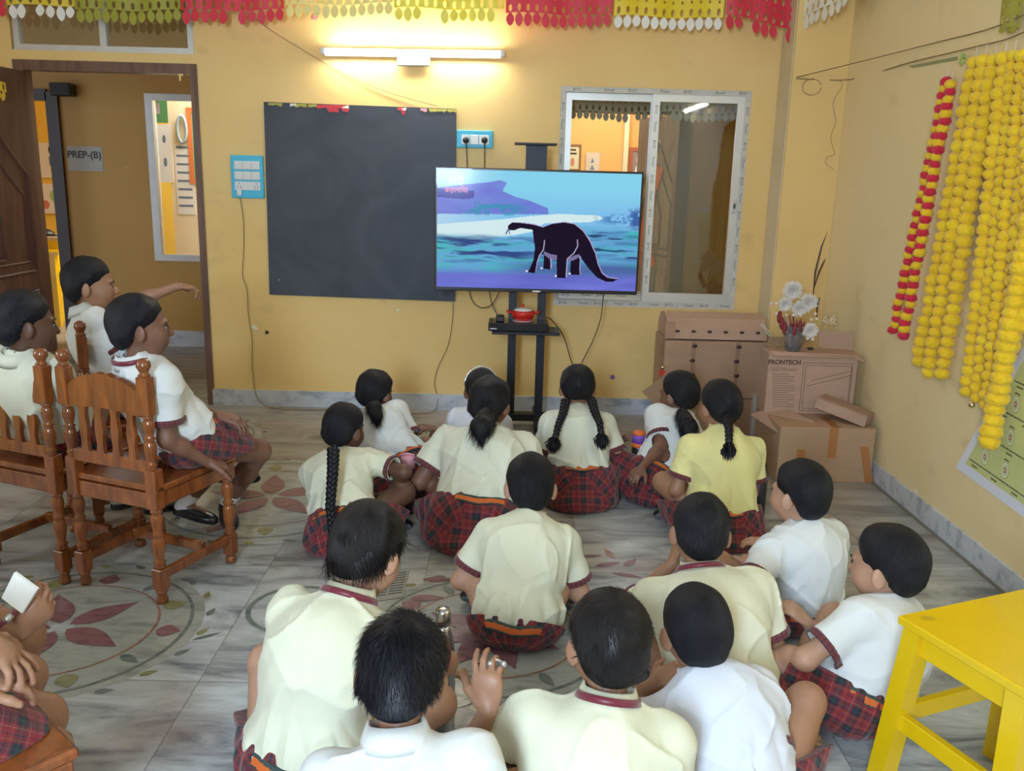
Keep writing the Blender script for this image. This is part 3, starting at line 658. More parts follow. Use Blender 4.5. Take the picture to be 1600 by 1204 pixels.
def braid(p0, pts, r, n_per=.034, lastr=None):
    """three-strand plait along a polyline; returns tubes in an MB"""
    pts = [np.array(p, float) for p in pts]; L = [0]
    for a, b in zip(pts, pts[1:]): L.append(L[-1] + np.linalg.norm(b - a))
    tot = L[-1]; m = MB(); N_ = int(tot / .004)
    def pos(t):
        i = min(max(np.searchsorted(L, t) - 1, 0), len(pts) - 2); u = (t - L[i]) / (L[i + 1] - L[i]); return pts[i] + (pts[i + 1] - pts[i]) * u, unit(pts[i + 1] - pts[i])
    for ph in range(3):
        cs = []; rr = []
        for k in range(N_ + 1):
            t = tot * k / N_; c, d = pos(t); sx = unit(np.cross(d, V(0, 1, .05))); sy = np.cross(sx, d); w = 2 * math.pi * t / (n_per * 1.9) + ph * 2 * math.pi / 3
            sc = 1 - .35 * t / tot; cs.append(c + sx * math.sin(w) * r * .62 * sc + sy * math.sin(2 * w) * r * .36 * sc); rr.append(r * .60 * sc)
        m.tube(cs, rr, 8)
    return m
HN = [0]
def person(label, sex, hip, headc, heading, hy=0, hp=0, hr=0, s=.96, bw=1.1, shirt='cream', skin=0, seat=0, arms={}, legs={}, hair=None, h=.006, ribbon=None, spin=0, hs=1.11, shoulder_tilt=0, strand=(.016, .5), group='pupils', extras=None, ears=True, cuffs=True, hem=-.03, hairm=0, bend=.02, flarm=1):
    HN[0] += 1; seed = HN[0]; NM = 'person'
    B = frame(heading + spin); Rv, F = B[0], B[1]; Z = V(0, 0, 1); Bh = frame(heading); RH, FH = Bh[0], Bh[1]
    P = np.array(hip, float); Hd = np.array(headc, float); Rh = frame(heading + hy, hp, hr)
    nb = Hd - Rh[2] * .080 * s * hs - Rh[1] * .012 * s                       # skull base
    N = nb - unit(.55 * Rh[2] + .45 * unit(nb - P)) *   .044 * s - F * .012 * s    # base of the neck
    U = unit(N - P); L = np.linalg.norm(N - P); Rt = unit(Rv - (Rv @ U) * U); Rt = unit(Rt + U * math.tan(math.radians(shoulder_tilt))); Ft = np.cross(U, Rt); T3 = np.array([Rt, Ft, U])
    C = P + U * L * .62 - Ft * bend * s
    hw = .118 * s * bw
    Ss = {sd: N - U * .052 * s + Rt * k * hw + Ft * .006 for sd, k in (('L', -1), ('R', 1))}
    Hs = {sd: P + RH * k * .068 * s * bw for sd, k in (('L', -1), ('R', 1))}
    root = thing(NM, (P[0], P[1], seat), label, 'person', group)
    # ---- arms
    J = {}
    for sd, k in (('L', -1), ('R', 1)):
        a = dict(arms.get(sd, {}))
        if 'at' in a: tg = np.array(a['at'], float)
        else:
            o = a.get('to', (k * .07, .25, .19 + seat)); tg = V(P[0], P[1], 0) + RH * o[0] * s + FH * o[1] * s + Z * o[2]
        pole = a.get('pole', (k * .42, -.3, -.85)); pole = RH * pole[0] + FH * pole[1] + Z * pole[2]
        E, W_ = ik(Ss[sd], tg, .205 * s * a.get('ext', 1), .185 * s * a.get('ext', 1), pole); J[sd] = (Ss[sd], E, W_, a)
    # ---- legs
    K = {}
    for sd, k in (('L', -1), ('R', 1)):
        a = dict(legs.get(sd, {}))
        if 'at' in a: tg = np.array(a['at'], float)
        else:
            o = a.get('to', (-k * .06, .21, .055)); tg = V(P[0], P[1], 0) + RH * o[0] * s + FH * o[1] * s + Z * o[2]
        pole = a.get('pole', (k * 1.0, .25, .55)); pole = RH * pole[0] + FH * pole[1] + Z * pole[2]
        kn, an = ik(Hs[sd], tg, .275 * s * a.get('ext', 1), .28 * s * a.get('ext', 1), pole); fd = a.get('foot', (-k * .8, .35, -.12)); fd = unit(RH * fd[0] + FH * fd[1] + Z * fd[2]); K[sd] = (Hs[sd], kn, an, fd, a)
    # ---- body
    hf, g = head_parts(Hd, Rh, s * hs, sex)
    tors = [ell(P + U * .015, (.112 * s * bw, .088 * s * bw, .10 * s), T3), ell(P + U * L * .33 - Ft * bend * .6 * s, (.098 * s * bw, .078 * s * bw, .12 * s), T3), ell(C, (.108 * s * bw, .080 * s * bw, .13 * s), T3),
            cap(Ss['L'], Ss['R'], .040 * s, .040 * s), cap(N - U * .03, nb + Rh[1] * .006, .042 * s, .040 * s)]
    limbs = []
    for sd in 'LR':
        A, E, Wr, a = J[sd]; limbs.append(cap(A, E, .036 * s * flarm, .030 * s * flarm)); limbs.append(cap(E, E + (Wr - E) * .35, .031 * s, .029 * s)); limbs.append(cap(E + (Wr - E) * .3, Wr, .029 * s, .0185 * s))
        Hj, kn, an, fd, _ = K[sd]; limbs.append(cap(Hj, kn, .066 * s, .047 * s)); limbs.append(cap(kn, kn + (an - kn) * .4, .046 * s, .043 * s)); limbs.append(cap(kn + (an - kn) * .4, an, .043 * s, .026 * s)); limbs.append(cap(an, an + fd * .10 * s, .027 * s, .020 * s))
    hands = []
    for sd, k in (('L', -1), ('R', 1)):
        A, E, Wr, a = J[sd]; d = a.get('hd'); d = unit(Wr - E) if d is None else unit(RH * d[0] + FH * d[1] + Z * d[2])
        pn = a.get('palm', (0, .2, -1)); pn = RH * pn[0] + FH * pn[1] + Z * pn[2]
        # thumb side: for the left hand, palm down, fingers forward -> thumb to the right
        hands.append(hand_prims(Wr, d, pn, (-1 if sd == 'L' else 1) * a.get('flip', 1), s * a.get('hs', .98), a.get('curl', 25), a.get('spread', .12), a.get('thumb', .6)))
    lj = join(limbs, .022); tj = join(tors, .045)
    def body(Q):
        d = smin(tj(Q), lj(Q), .03); d = smin(d, hf(Q), .018)
        for hh in hands: d = smin(d, hh(Q), .008)
        return d
    bbs = [tj.bb, lj.bb, hf.bb] + [x.bb for x in hands]; body.bb = (np.min([b[0] for b in bbs], 0), np.max([b[1] for b in bbs], 0))
    bv, bf = isomesh(body, h, 0); parts = [(bv, bf, 0)]
    # eyes, brows, lips belong to the face
    em = MB()
    for sd in (-1, 1):
        em.sphere(g(sd * .029, .0735, -.005), np.array([.0105, .007, .0046]) * s * hs, 12, 8, 1, Rh.T); em.sphere(g(sd * .029, .0785, -.005), np.array([.0066, .0040, .0046]) * s * hs, 10, 6, 2, Rh.T); em.tube([g(sd * .017, .079, -.001), g(sd * .029, .0825, .002), g(sd * .041, .075, -.001)], [.001 * s, .0016 * s, .001 * s], 5, 2)
        em.tube([g(sd * .014, .086, .012), g(sd * .030, .083, .017), g(sd * .045, .071, .012)], [.002 * s, .003 * s, .0015 * s], 6, 2)
    em.tube([g(-.017, .080, -.0585), g(0, .0865, -.0595), g(.017, .080, -.0585)], [.0015 * s, .004 * s, .0015 * s], 6, 3)
    ev = np.array(em.v); e4 = [f for f in em.f if len(f) == 4]; m4 = np.array([m_ for f, m_ in zip(em.f, em.m) if len(f) == 4]); parts.append((ev, np.array(e4), m4))
    np_mesh('body', parts, [SKINS[skin], EYEW, EYEB, LIP], root)
    # ---- shirt
    Wc = P + U * (.085 + hem) * s                                             # waist
    def wrinkle(Q):
        q = (Q - P) @ T3.T / s; x, y, z = q.T; zz = z - .085 - hem; a_ = noise3(q * V(7, 7, 3.2) + seed * 3.7) - .5; b_ = noise3(q * V(17, 17, 6) + seed * 1.3 + 9) - .5
        warp = noise3(q * 6 + seed) * 5; g1 = np.exp(-(zz / .085) ** 2); rr = np.abs(np.sin(x * 38 + warp + z * 9 * np.sign(x))) - .5
        c_ = np.abs(np.sin((z * 30 + np.abs(x) * 26 + warp * 1.3))) - .6; side = np.clip((np.abs(x) - .045) / .06, 0, 1)
        d_ = noise3(q * V(11, 11, 3.5) + V(x * 0 + seed, z * 4, x * 0).T * 1.0 + seed * 5.1); rid = (1 - np.abs(2 * d_ - 1)) ** 5; e2_ = noise3(np.stack([x * 6 + z * 5, y * 6, z * 9 - np.abs(x) * 7], 1) + seed * 2.9); rid2 = (1 - np.abs(2 * e2_ - 1)) ** 6
        w = a_ * .018 + b_ * .006 + g1 * rr * .010 + c_ * .006 * side * np.clip(1 - z / .4, 0, 1) + rid * .009 + rid2 * .009 * np.clip(1.2 - z / .35, .15, 1)
        for sd in 'LR': w = w * np.clip(np.linalg.norm(Q - SL[sd][1], axis=1) / .07 - .6, .12, 1)
        return w
    Cs = [grown(t_, .016) for t_ in tors[:3]] + [cap(Ss['L'] - U * .004, Ss['R'] - U * .004, .052 * s, .052 * s), ell(P + U * (.125 + hem) * s, (.118 * s * bw, .094 * s * bw, .06 * s), T3),
          ell(C + U * .02, (.125 * s * bw, .090 * s * bw, .12 * s), T3), cap(N - U * .035, N - U * .005, .058 * s, .05 * s)]
    sl = []; SL = {}
    for sd in 'LR':
        A, E, Wr, a = J[sd]; fr_ = a.get('sleeve', .72); e_ = A + (E - A) * fr_; ax = unit(E - A); rr0 = .050 * s * flarm; rr1 = .058 * s * flarm
        c0 = cap(A, e_ + ax * .04, rr0, rr1); sl.append(cut(c0, lambda Q, e_=e_, ax=ax: (Q - e_) @ ax)); SL[sd] = (c0, e_, ax, cap(A, E + ax * .05, .040 * s * flarm, .046 * s * flarm))
    tor = join(Cs, .05); neckh = cap(N - U * .01, nb + Rh[2] * .03, .047 * s, .047 * s)
    def shirtf(Q):
        q = (Q - Wc) @ T3.T / s; hemz = -.012 - .022 * np.exp(-(q[:, 0] / .05) ** 2) * (q[:, 1] < 0)
        d = np.maximum(tor(Q), (hemz - q[:, 2]) * s)
        d = smin(d, np.minimum(sl[0](Q), sl[1](Q)), .03); d = np.where(np.abs(d) < .04, d - wrinkle(Q) * s, d)
        for sd in 'LR':
            _, e_, ax, hol = SL[sd]; d = np.maximum(d, -np.maximum(hol(Q), -(.0) + (-((Q - e_) @ ax) - .05)))
        return np.maximum(d, -neckh(Q))
    shirtf.bb = (np.min([x.bb[0] for x in [tor] + sl], 0) - .01, np.max([x.bb[1] for x in [tor] + sl], 0) + .01)
    sv, sf = isomesh(shirtf, h, 0); sh = np_mesh('shirt', [(sv, sf, 0)], [SHIRT[shirt]], root)
    # collar: folded band round the neck
    m_ = MB(); nk = 28; Nc = N + U * .025 * s; UN = unit(.5 * U + .5 * unit(nb - N)); Rn = unit(Rt - (Rt @ UN) * UN); Fn = np.cross(UN, Rn); vs = []
    for i in range(nk):
        a = 2 * math.pi * i / nk; fz = math.sin(a); cdir = Rn * math.cos(a) * 1.06 + Fn * math.sin(a) * 1.08
        drop = .006 * (1 - fz) if fz < 0 else .010 * fz
        for r_, z_ in ((.047, -.012), (.0475, .022 - drop), (.052, .025 - drop), (.061, .002 - drop * 1.5), (.066, -.012 - drop * 2 - (.012 if fz > .55 else 0)), (.060, -.016 - drop), (.050, -.016)):
            vs.append(Nc + cdir * r_ * s + UN * z_ * s)
    m_.add(vs, [(i * 7 + j, ((i + 1) % nk) * 7 + j, ((i + 1) % nk) * 7 + (j + 1) % 7, i * 7 + (j + 1) % 7) for i in range(nk) for j in range(7)], 0, True)
    m_.build('collar', SHIRT[shirt], sh, fixn=True)
    if ribbon:
        m_ = MB(); vs = []
        for i in range(nk):
            a = 2 * math.pi * i / nk; cdir = Rn * math.cos(a) * 1.06 + Fn * math.sin(a) * 1.1; dr = .02 * max(0, math.sin(a))
            for r_, z_ in ((.0625, .006 - dr), (.0640, .006 - dr), (.0685, -.009 - dr), (.0665, -.009 - dr)): vs.append(Nc + cdir * r_ * s + UN * (z_ + ribbon[1]) * s)
        m_.add(vs, [(i * 4 + j, ((i + 1) % nk) * 4 + j, ((i + 1) % nk) * 4 + (j + 1) % 4, i * 4 + (j + 1) % 4) for i in range(nk) for j in range(4)], 0, True); m_.build('neck_ribbon', ribbon[0], root, fixn=True)
    if cuffs:
        for sd in 'LR':
            c0, e_, ax, hol = SL[sd]; c1 = grown(c0, .0045 * s); A = J[sd][0]
            def cf(Q, c0=c0, e_=e_, ax=ax):
                t = (Q - e_) @ ax; d0 = smin(tor(Q), c0(Q), .03); d0 = np.where(np.abs(d0) < .04, d0 - wrinkle(Q) * s, d0); return np.maximum(np.maximum(np.maximum(d0 - .0035, -(d0 + .005)), c0(Q) - .016), np.maximum(t - .003, -t - .020 * s))
            cf.bb = (e_ - .075 * s, e_ + .075 * s); cv, cf_ = isomesh(cf, min(h, .005)); 
            if len(cf_): np_mesh('sleeve_cuff', [(cv, cf_, 0)], [CUFFM], sh, uv=cyl_uv(cv, cf_, [(e_ - ax * .05, ax, V(.1, .2, 1.), .1)]))
    # ---- shorts or skirt
    axes = [(P - U * .1, U, -Ft, .3)]
    pel = [ell(P + U * .005, (.132 * s * bw, .108 * s * bw, .115 * s), T3)]
    fr_ = 1.02 if sex == 'girl' else .70; rr = (.086, .088) if sex == 'girl' else (.080, .083)
    for sd in 'LR':
        Hj, kn, an, fd, a = K[sd]; f2 = a.get('cloth', fr_); ax = unit(kn - Hj); e_ = Hj + (kn - Hj) * f2
        pel.append(cut(cap(Hj, e_ + ax * .05, rr[0] * s * min(bw, 1.15), rr[1] * s), lambda Q, e_=e_, ax=ax: (Q - e_) @ ax) if sex == 'boy' else cap(Hj, kn, rr[0] * s * bw, .075 * s)); axes.append((Hj, ax, V(0, 0, 1.), np.linalg.norm(kn - Hj)))
        if sex == 'girl': pel.append(cap(kn, kn + (an - kn) * .55, .072 * s, .07 * s))
    if sex == 'girl':
        pel.append(ell(P + FH * .13 * s - Z * .03, (.19 * s * bw, .15 * s, .10 * s), np.array([RH, FH, Z]))); 
        if seat == 0: pel.append(ell(V(P[0], P[1], .035) - FH * .015, (.165 * s * bw, .14 * s * bw, .075 * s), np.array([RH, FH, Z])))
    pj = join(pel, .05)
    def bott(Q):
        q = (Q - P) / s; a_ = noise3(q * V(9, 9, 9) + seed * 2.1) - .5; an_ = np.arctan2(q @ Ft, q @ Rt); z = q @ U
        pl = np.sin(an_ * 17 + noise3(q * 8 + seed) * 4) * .0035 * np.clip(1.1 - np.abs(z) * 5, .2, 1)
        d = pj(Q); d = np.where(np.abs(d) < .04, d - a_ * .018 * s - pl * s, d); zz = (Q - Wc) @ U
        d = np.maximum(d, zz - .004 * s); return np.maximum(d, .003 + max(seat - .0, 0) * 0 - Q[:, 2] + (seat if seat else 0) * 0)
    bott.bb = (pj.bb[0] - .012, pj.bb[1] + .012)
    if seat: 
        _b = bott; sz = seat
        def bott2(Q):
            d = _b(Q); fwd = (Q - P) @ FH; return np.where(fwd < .26 * s, np.maximum(d, sz + .002 - Q[:, 2]), d)
        bott2.bb = bott.bb; bott = bott2
    pv, pf = isomesh(bott, h, 0); bo = np_mesh('skirt' if sex == 'girl' else 'shorts', [(pv, pf, 0)], [PLAID], root, uv=cyl_uv(pv, pf, axes))
    # ---- belt: green band with an orange stripe
    pin = join([grown(pel[0], .002), tors[1]], .03)
    def belt(Q):
        z = (Q - Wc) @ U / s; x = (Q - Wc) @ Rt / s; y = (Q - Wc) @ Ft; dip = .016 * np.exp(-(x / .06) ** 2) * (y < 0)
        d = pin(Q) - .0075; return np.maximum(d, np.maximum(z + .006 + dip, -z - .040 - dip) * s)
    belt.bb = (Wc - .16 * s * bw, Wc + .16 * s * bw); wv, wf = isomesh(belt, .0036, 0)
    if len(wf):
        cz = ((wv[wf].mean(1) - Wc) @ U) / s; cx_ = ((wv[wf].mean(1) - Wc) @ Rt) / s; cy_ = (wv[wf].mean(1) - Wc) @ Ft; cz = cz + .016 * np.exp(-(cx_ / .06) ** 2) * (cy_ < 0)
        np_mesh('waistband', [(wv, wf, ((cz < -.016) & (cz > -.034)).astype(int))], [GREEN, ORANGE], bo)
    # ---- socks and shoes
    if legs.get('shoes', True):
        for sd in 'LR':
            Hj, kn, an, fd, a = K[sd]; up = unit(unit(kn - an) - (unit(kn - an) @ fd) * fd); sxx = np.cross(fd, up); c_ = an + fd * .055 * s - up * .018 * s; R3 = np.array([sxx, fd, up])
            sk = cap(an + unit(kn - an) * .10 * s, an, .034 * s, .031 * s); sk2 = cap(an, an + fd * .05 * s - up * .01 * s, .031 * s, .028 * s)
            so = join([sk, sk2], .01); so = cut(so, lambda Q, an=an, ax=unit(kn - an): (Q - an) @ ax - .085 * s); so0 = so
            v1, f1 = isomesh(so, .006, 0)
            if len(f1): np_mesh('sock', [(v1, f1, 0)], [SOCK], root)
            up_ = join([ell(c_ + fd * .045 * s, (.040 * s, .068 * s, .030 * s), R3), ell(an + fd * .005 * s - up * .018 * s, (.034 * s, .045 * s, .038 * s), R3), ell(c_, (.036 * s, .07 * s, .032 * s), R3)], .02)
            def shoef(Q, up_=up_, c_=c_, up=up, so0=so0, an=an): return np.maximum(np.maximum(up_(Q), (-((Q - c_) @ up) - .018 * s)), ((Q - an) @ up) - .016 * s)
            shoef.bb = up_.bb; v1, f1 = isomesh(shoef, .005, 0)
            if len(f1):
                zc = (v1[f1].mean(1) - c_) @ up; shm = np_mesh('shoe', [(v1, f1, (zc < -.012 * s).astype(int))], [SHOE, SOLE], root)
                lm = MB()
                for q_ in range(3): pc = c_ + fd * (.005 + .016 * q_) * s + up * (.030 - .003 * q_) * s; lm.tube([pc - sxx * .016 * s, pc + up * .004, pc + sxx * .016 * s], .0022, 5)
                lm.build('shoe_lace', SHOE, shm)
    # ---- hair
    hair = hair or {}; style = hair.get('style', 'short'); hm = [HAIR, HAIRB][hairm]; hst = [HSTR, HSTRB][hairm]; k = s * hs; RL = Rh
    girl = sex == 'girl'; th = hair.get('thick', .012)
    cap0 = join([ell(g(0, -.012, .018), np.array((.069 + th, .086 + th, .079 + th)) * k, Rh), ell(g(0, -.043, -.034), np.array((.055 + th * .7, .043 + th * .6, .060)) * k, Rh)], .03)
    ny = [-.12, -.06, -.02, .012, .035, .06, .11]; nz = hair.get('line', [-.100, -.084, -.036, .006, .020, .048, .060] if not girl else [-.085, -.075, -.045, -.01, .015, .052, .062])
    gat = g(*hair.get('gather', (0, -.085, -.045)))
    def hairf(Q):
        q = (Q - Hd) @ Rh.T / k; d = cap0(Q); zl = np.interp(q[:, 1], ny, nz) + (noise3(q * 60 + seed) - .5) * .008; zl = np.where(np.abs(q[:, 0]) > .052, np.maximum(zl, np.interp(q[:, 1], [-.05, -.02, .02, .04], [-.07, -.012, .0, .02])) if not girl else zl, zl)
        d = d + th * .75 * k * (1 - np.clip((q[:, 2] - zl) / .045, 0, 1))
        d = np.where(np.abs(d) < .03, d - (noise3(q * V(28, 28, 28) + seed) - .5) * hair.get('lump', .006) * k, d)
        return np.maximum(d, (zl - q[:, 2]) * k * .8)
    hairf.bb = cap0.bb; hv, hff = isomesh(hairf, min(h, .005)); parts = [(hv, hff, 0)]
    cw = g(*hair.get('whorl', (.01, -.05, .078)))
    fl = gat if girl else cw; ax0 = unit(fl - Hd); uvl = []
    def huv(v, f):
        q = v[f] - Hd; a_ = np.stack([q @ unit(np.cross(ax0, V(.3, .2, .9))), q @ unit(np.cross(ax0, np.cross(ax0, V(.3, .2, .9))))], -1); an_ = np.arctan2(a_[..., 0], a_[..., 1]); an0 = an_[:, :1]; an_ = an0 + (an_ - an0 + math.pi) % (2 * math.pi) - math.pi
        return np.stack([an_, (q @ ax0) * 8], -1)
    uvs = [huv(hv, hff).reshape(-1, 2)]
    if not girl:
        ln, lift = strand; n_ = int(hair.get('n', 2600)); zc = nz
        def keep(Pp, Nn):
            q = (Pp - Hd) @ Rh.T / k; nl = Nn @ Rh.T; ok = (((q - V(0, -.012, .018)) / V(.069, .086, .079)) ** 2).sum(1) > 1.02
            ok &= ~((nl[:, 2] < -.45) & (q[:, 2] < .03)); zl = np.interp(q[:, 1], ny, nz); return ok, np.clip((q[:, 2] - zl) / .035, hair.get('endmin', .22), 1)
        v2, f2 = strands(hv, hff, cw, ln * k, lift, n_, seed, None, wid=hair.get('wid', .0012), keep=keep, jit=hair.get('jit', .3), swirl=hair.get('swirl', .35), grav=hair.get('grav', 0)); parts.append((v2, f2, 1)); uvs.append(np.random.RandomState(seed).rand(len(f2), 1, 2).repeat(4, 1).reshape(-1, 2) * 3)
    else:
        v2, f2 = strands(hv, hff, -(gat - Hd) * 3 + Hd, .03 * k, .10, 700, seed, None, wid=.0010, jit=.12, swirl=0); parts.append((v2, f2, 1)); uvs.append(np.zeros((len(f2) * 4, 2)))
    ho = np_mesh('hair', parts, [hm, hst], root, uv=np.concatenate(uvs))
    if 'braids' in hair:
        for pts, r, tail in hair['braids']:
            pts = [np.array(p, float) for p in pts]; bm_ = braid(None, pts, r); e_ = pts[-1]; d_ = unit(pts[-1] - pts[-2])
            o_ = bm_.build('braid', hst, ho)
            tm = MB(); tm.sphere(e_, r * .75, 10, 7, 1); tl = tail; ran = np.random.RandomState(seed)
            for q_ in range(90):
                a1, a2 = ran.normal(0, .30, 3), ran.rand(); mid = e_ + (d_ + a1 * .5) * tl * .5; tm.tube([e_ + a1 * r * .3, mid + a1 * r, e_ + (unit(d_ + a1 * .45)) * tl * (.8 + .3 * a2)], [r * .16, r * .17, .0006], 4)
            tm.build('braid_tail', [hst, mat('black_hair_band', (.01, .01, .012), .6)], ho)
    if 'tail' in hair:
        pts, rads, curls = hair['tail']; pts = [np.array(p, float) for p in pts]
        fs_ = [cap(a, b, ra, rb) for a, b, ra, rb in zip(pts, pts[1:], rads, rads[1:])]; tj_ = join(fs_, .02)
        def tf(Q): return tj_(Q) - (noise3(Q * V(60, 60, 14) + seed) - .5) * .014
        tf.bb = (tj_.bb[0] - .01, tj_.bb[1] + .01); v1, f1 = isomesh(tf, .005); v2, f2 = strands(v1, f1, pts[0] + V(0, 0, .03), .05, curls, 900, seed, None, wid=.0012, jit=.25, swirl=0, Rc=.05, grav=.6)
        np_mesh('ponytail', [(v1, f1, 0), (v2, f2, 1)], [hm, hst], ho, uv=np.concatenate([cyl_uv(v1, f1, [(pts[0], pts[-1] - pts[0] + 1e-4, V(.2, 1., .1), 1)]).reshape(-1, 2) * 3, np.zeros((len(f2) * 4, 2))]))
    if 'band' in hair:
        bm_ = MB(); pts = [g(.084 * math.cos(t), hair['band'], .022 + .096 * math.sin(t)) for t in np.linspace(.05, math.pi - .05, 18)]; bm_.tube(pts, .0035, 8); bm_.build('hair_band', mat('silver_hair_band', (.75, .75, .78), .25, .7), ho)
    return dict(root=root, J=J, K=K, g=g, P=P, N=N, U=U, T=T3, F=F, R=Rv)
def headat(px, py, hip, Ldist, far=True):
    d = ray(px, py); o = np.array([0, 0, CH]); q = o - np.array(hip); a = d @ d; b = 2 * d @ q; c = q @ q - Ldist ** 2; disc = b * b - 4 * a * c
    if disc < 0: t = -b / (2 * a); print('HEAD no hit', px, py, 'min dist', np.sqrt(c + Ldist ** 2 - b * b / (4 * a)))
    else: t = (-b + (1 if far else -1) * math.sqrt(disc)) / (2 * a)
    return o + d * t
# ================================================================ lamps
TUBEM = mat('tube_glow', (1, 1, 1), .5, emit=(1, .96, .86), es=TUBE_E)
TUBER = mat('tube_glow_right', (1, 1, 1), .5, emit=(1, .95, .84), es=TUBE2_E)
TUBE_FILL = mat('tube_glow_rear_fill', (1, 1, 1), .5, emit=(1, .96, .88), es=FILL_TUBE_E)
WHITEP = mat('white_enamel', (.72, .72, .70), .4); BLACK = mat('black_plastic', (.02, .02, .022), .4)
def tube_lamp(a, b, nrm, glow, label, body=True):
    a, b, nrm = np.array(a, float), np.array(b, float), np.array(nrm, float); d = unit(b - a)
    t = thing('tube_light', (a + b) / 2, label, 'tube light'); L = np.linalg.norm(b - a); up = np.cross(d, nrm); R = np.array([d, nrm, up]).T
    m = MB(); m.tube([a + d * .025, b - d * .025], .017, 14); m.build('glass_tube', glow, t)
    m = MB(); m.box((a + b) / 2 - nrm * .035, (L, .036, .045), R, 0, .006); m.build('housing', WHITEP, t)
    for q in (a, b): 
        m = MB(); m.box(q - nrm * .012, (.03, .055, .04), R, 0, .005); m.build('end_holder', WHITEP, t)
    m = MB(); c = (a + b) / 2 - up * .045 if up[2] > 0 else (a + b) / 2 + up * .045; m.box(c - nrm * .04, (.20, .024, .055), R, 0, .004)
    m.build('ballast_plate', mat('grey_metal', (.30, .31, .33), .5, .4), t)
    return t
la, lb = at(505, 80, Y=D - .075), at(785, 84, Y=D - .075)
tube_lamp(la, lb, (0, -1, 0), TUBEM, 'lit white tube light on the yellow wall above the blackboard')
tube_lamp((XR - .055, 1.35, 2.26), (XR - .055, 2.55, 2.26), (-1, 0, 0), TUBER, 'lit tube light on the right wall beyond the frame')
tube_lamp((-1.3, YB + .055, 2.45), (.0, YB + .055, 2.45), (0, 1, 0), TUBE_FILL, 'added fill tube light on the unseen rear wall above the doorway')  # tube added behind the camera to fill the room with light
# ================================================================ blackboard
t = thing('blackboard', at(563, 470, Y=D - .01), 'large square dark slate blackboard on the yellow wall', 'blackboard')
c4 = [at(412, 159, Y=D - .02), at(713, 170, Y=D - .02), at(711, 471, Y=D - .02), at(421, 460, Y=D - .02)]
BB = mat('blackboard_slate', (.030, .036, .055), .5); N, L, b = nodes(BB); tc = N.new('ShaderNodeTexCoord'); n = N.new('ShaderNodeTexNoise'); n.inputs['Scale'].default_value = 2.2; n.inputs['Detail'].default_value = 8; n.inputs['Distortion'].default_value = 1.5
L.new(tc.outputs['Object'], n.inputs[0]); r = ramp(N, [(.35, (.026, .032, .05)), (.7, (.055, .062, .085))]); L.new(n.outputs[0], r.inputs[0]); L.new(r.outputs[0], b.inputs['Base Color'])
m = MB(); bk = [q + V(0, .018, 0) for q in c4]; m.add(c4 + bk, [(0, 3, 2, 1), (4, 5, 6, 7), (0, 1, 5, 4), (1, 2, 6, 5), (2, 3, 7, 6), (3, 0, 4, 7)]); m.build('board_panel', BB, t)
SCR = [mat('paper_scrap_olive', (.40, .38, .08), .8), mat('paper_scrap_red', (.55, .05, .07), .8), mat('paper_scrap_pale', (.75, .70, .6), .8), mat('paper_scrap_pink', (.70, .30, .32), .8)]
rs = random.Random(4)
for px, w_, mi in ((430, 22, 0), (458, 10, 2), (470, 18, 0), (488, 14, 0), (512, 34, 1), (534, 22, 1), (540, 10, 2), (627, 12, 1), (631, 7, 2), (662, 10, 3), (676, 12, 0), (690, 16, 0), (706, 14, 0)):
    y = 159 + (px - 412) * .0365 + 1; n_ = 7; pts = [at(px - w_ / 2 + w_ * i / n_, y, Y=D - .0215) for i in range(n_ + 1)]; lo = [at(px - w_ / 2 + w_ * i / n_, y + rs.uniform(3, 6) + (6 if mi == 1 and i > 3 else 0), Y=D - .0235) for i in range(n_ + 1)]
    m = MB(); m.add(pts + lo[::-1], [tuple(range(2 * n_ + 2))[::-1]]); m.add([p + V(0, .0008, 0) for p in pts + lo[::-1]], [tuple(range(2 * n_ + 2))]); m.build('paper_scrap', SCR[mi], t)
m = MB(); q = at(436, 437, Y=D - .021); m.sphere(q, .006, 8, 6); m.build('screw_head', mat('steel', (.6, .6, .62), .3, 1), t)
# ================================================================ switchboards
CY = mat('cyan_plastic', (.06, .50, .76), .45); SW = mat('switch_white', (.72, .74, .74), .35); SWG = mat('switch_gap', (.35, .37, .38), .5)
def plugpt(m, c, r): m.sphere(c, r, 6, 4)
A, B_ = at(361, 242, Y=D), at(414, 310, Y=D)
t = thing('switchboard', ((A[0] + B_[0]) / 2, D, B_[2]), 'sky blue switchboard left of the blackboard', 'switchboard')
m = MB(); m.bx(A[0], B_[0], D - .022, D, B_[2], A[2], 0, .004); m.build('backplate', CY, t)
for r_ in range(3):
    z1 = A[2] - .035 - r_ * .062; m = MB(); m.bx(A[0] + .022, B_[0] - .02, D - .027, D - .022, z1 - .052, z1, 0, .002)
    pl = m.build('module_plate', SW, t)
    if r_ < 2:
        for c_ in range(3):
            m = MB(); x = A[0] + .026 + c_ * .053; m.box((x + .025, D - .030, z1 - .026), (.046, .006, .044), None, 0, .002); m.build('switch_rocker', SW, pl)
    else:
        for c_ in (0, 2):
            m = MB(); x = A[0] + .05 + c_ * .053
            for dx, dz in ((0, .012), (-.011, -.004), (.011, -.004), (-.009, -.016), (.009, -.016)): m.sphere((x + dx, D - .0275, z1 - .024 + dz), .0032, 6, 4)
            m.build('socket_holes', BLACK, pl)
m = MB(); q = at(374, 301, Y=D - .03); m.box(q, (.028, .02, .035), None, 0, .004); m.build('charger_plug', SW, t)
A, B_ = at(714, 203, Y=D), at(770, 232, Y=D)
t = thing('switchboard', ((A[0] + B_[0]) / 2, D, B_[2]), 'small sky blue socket board right of the blackboard with two black plugs', 'switchboard')
m = MB(); m.bx(A[0], B_[0], D - .022, D, B_[2], A[2], 0, .004); m.build('backplate', CY, t)
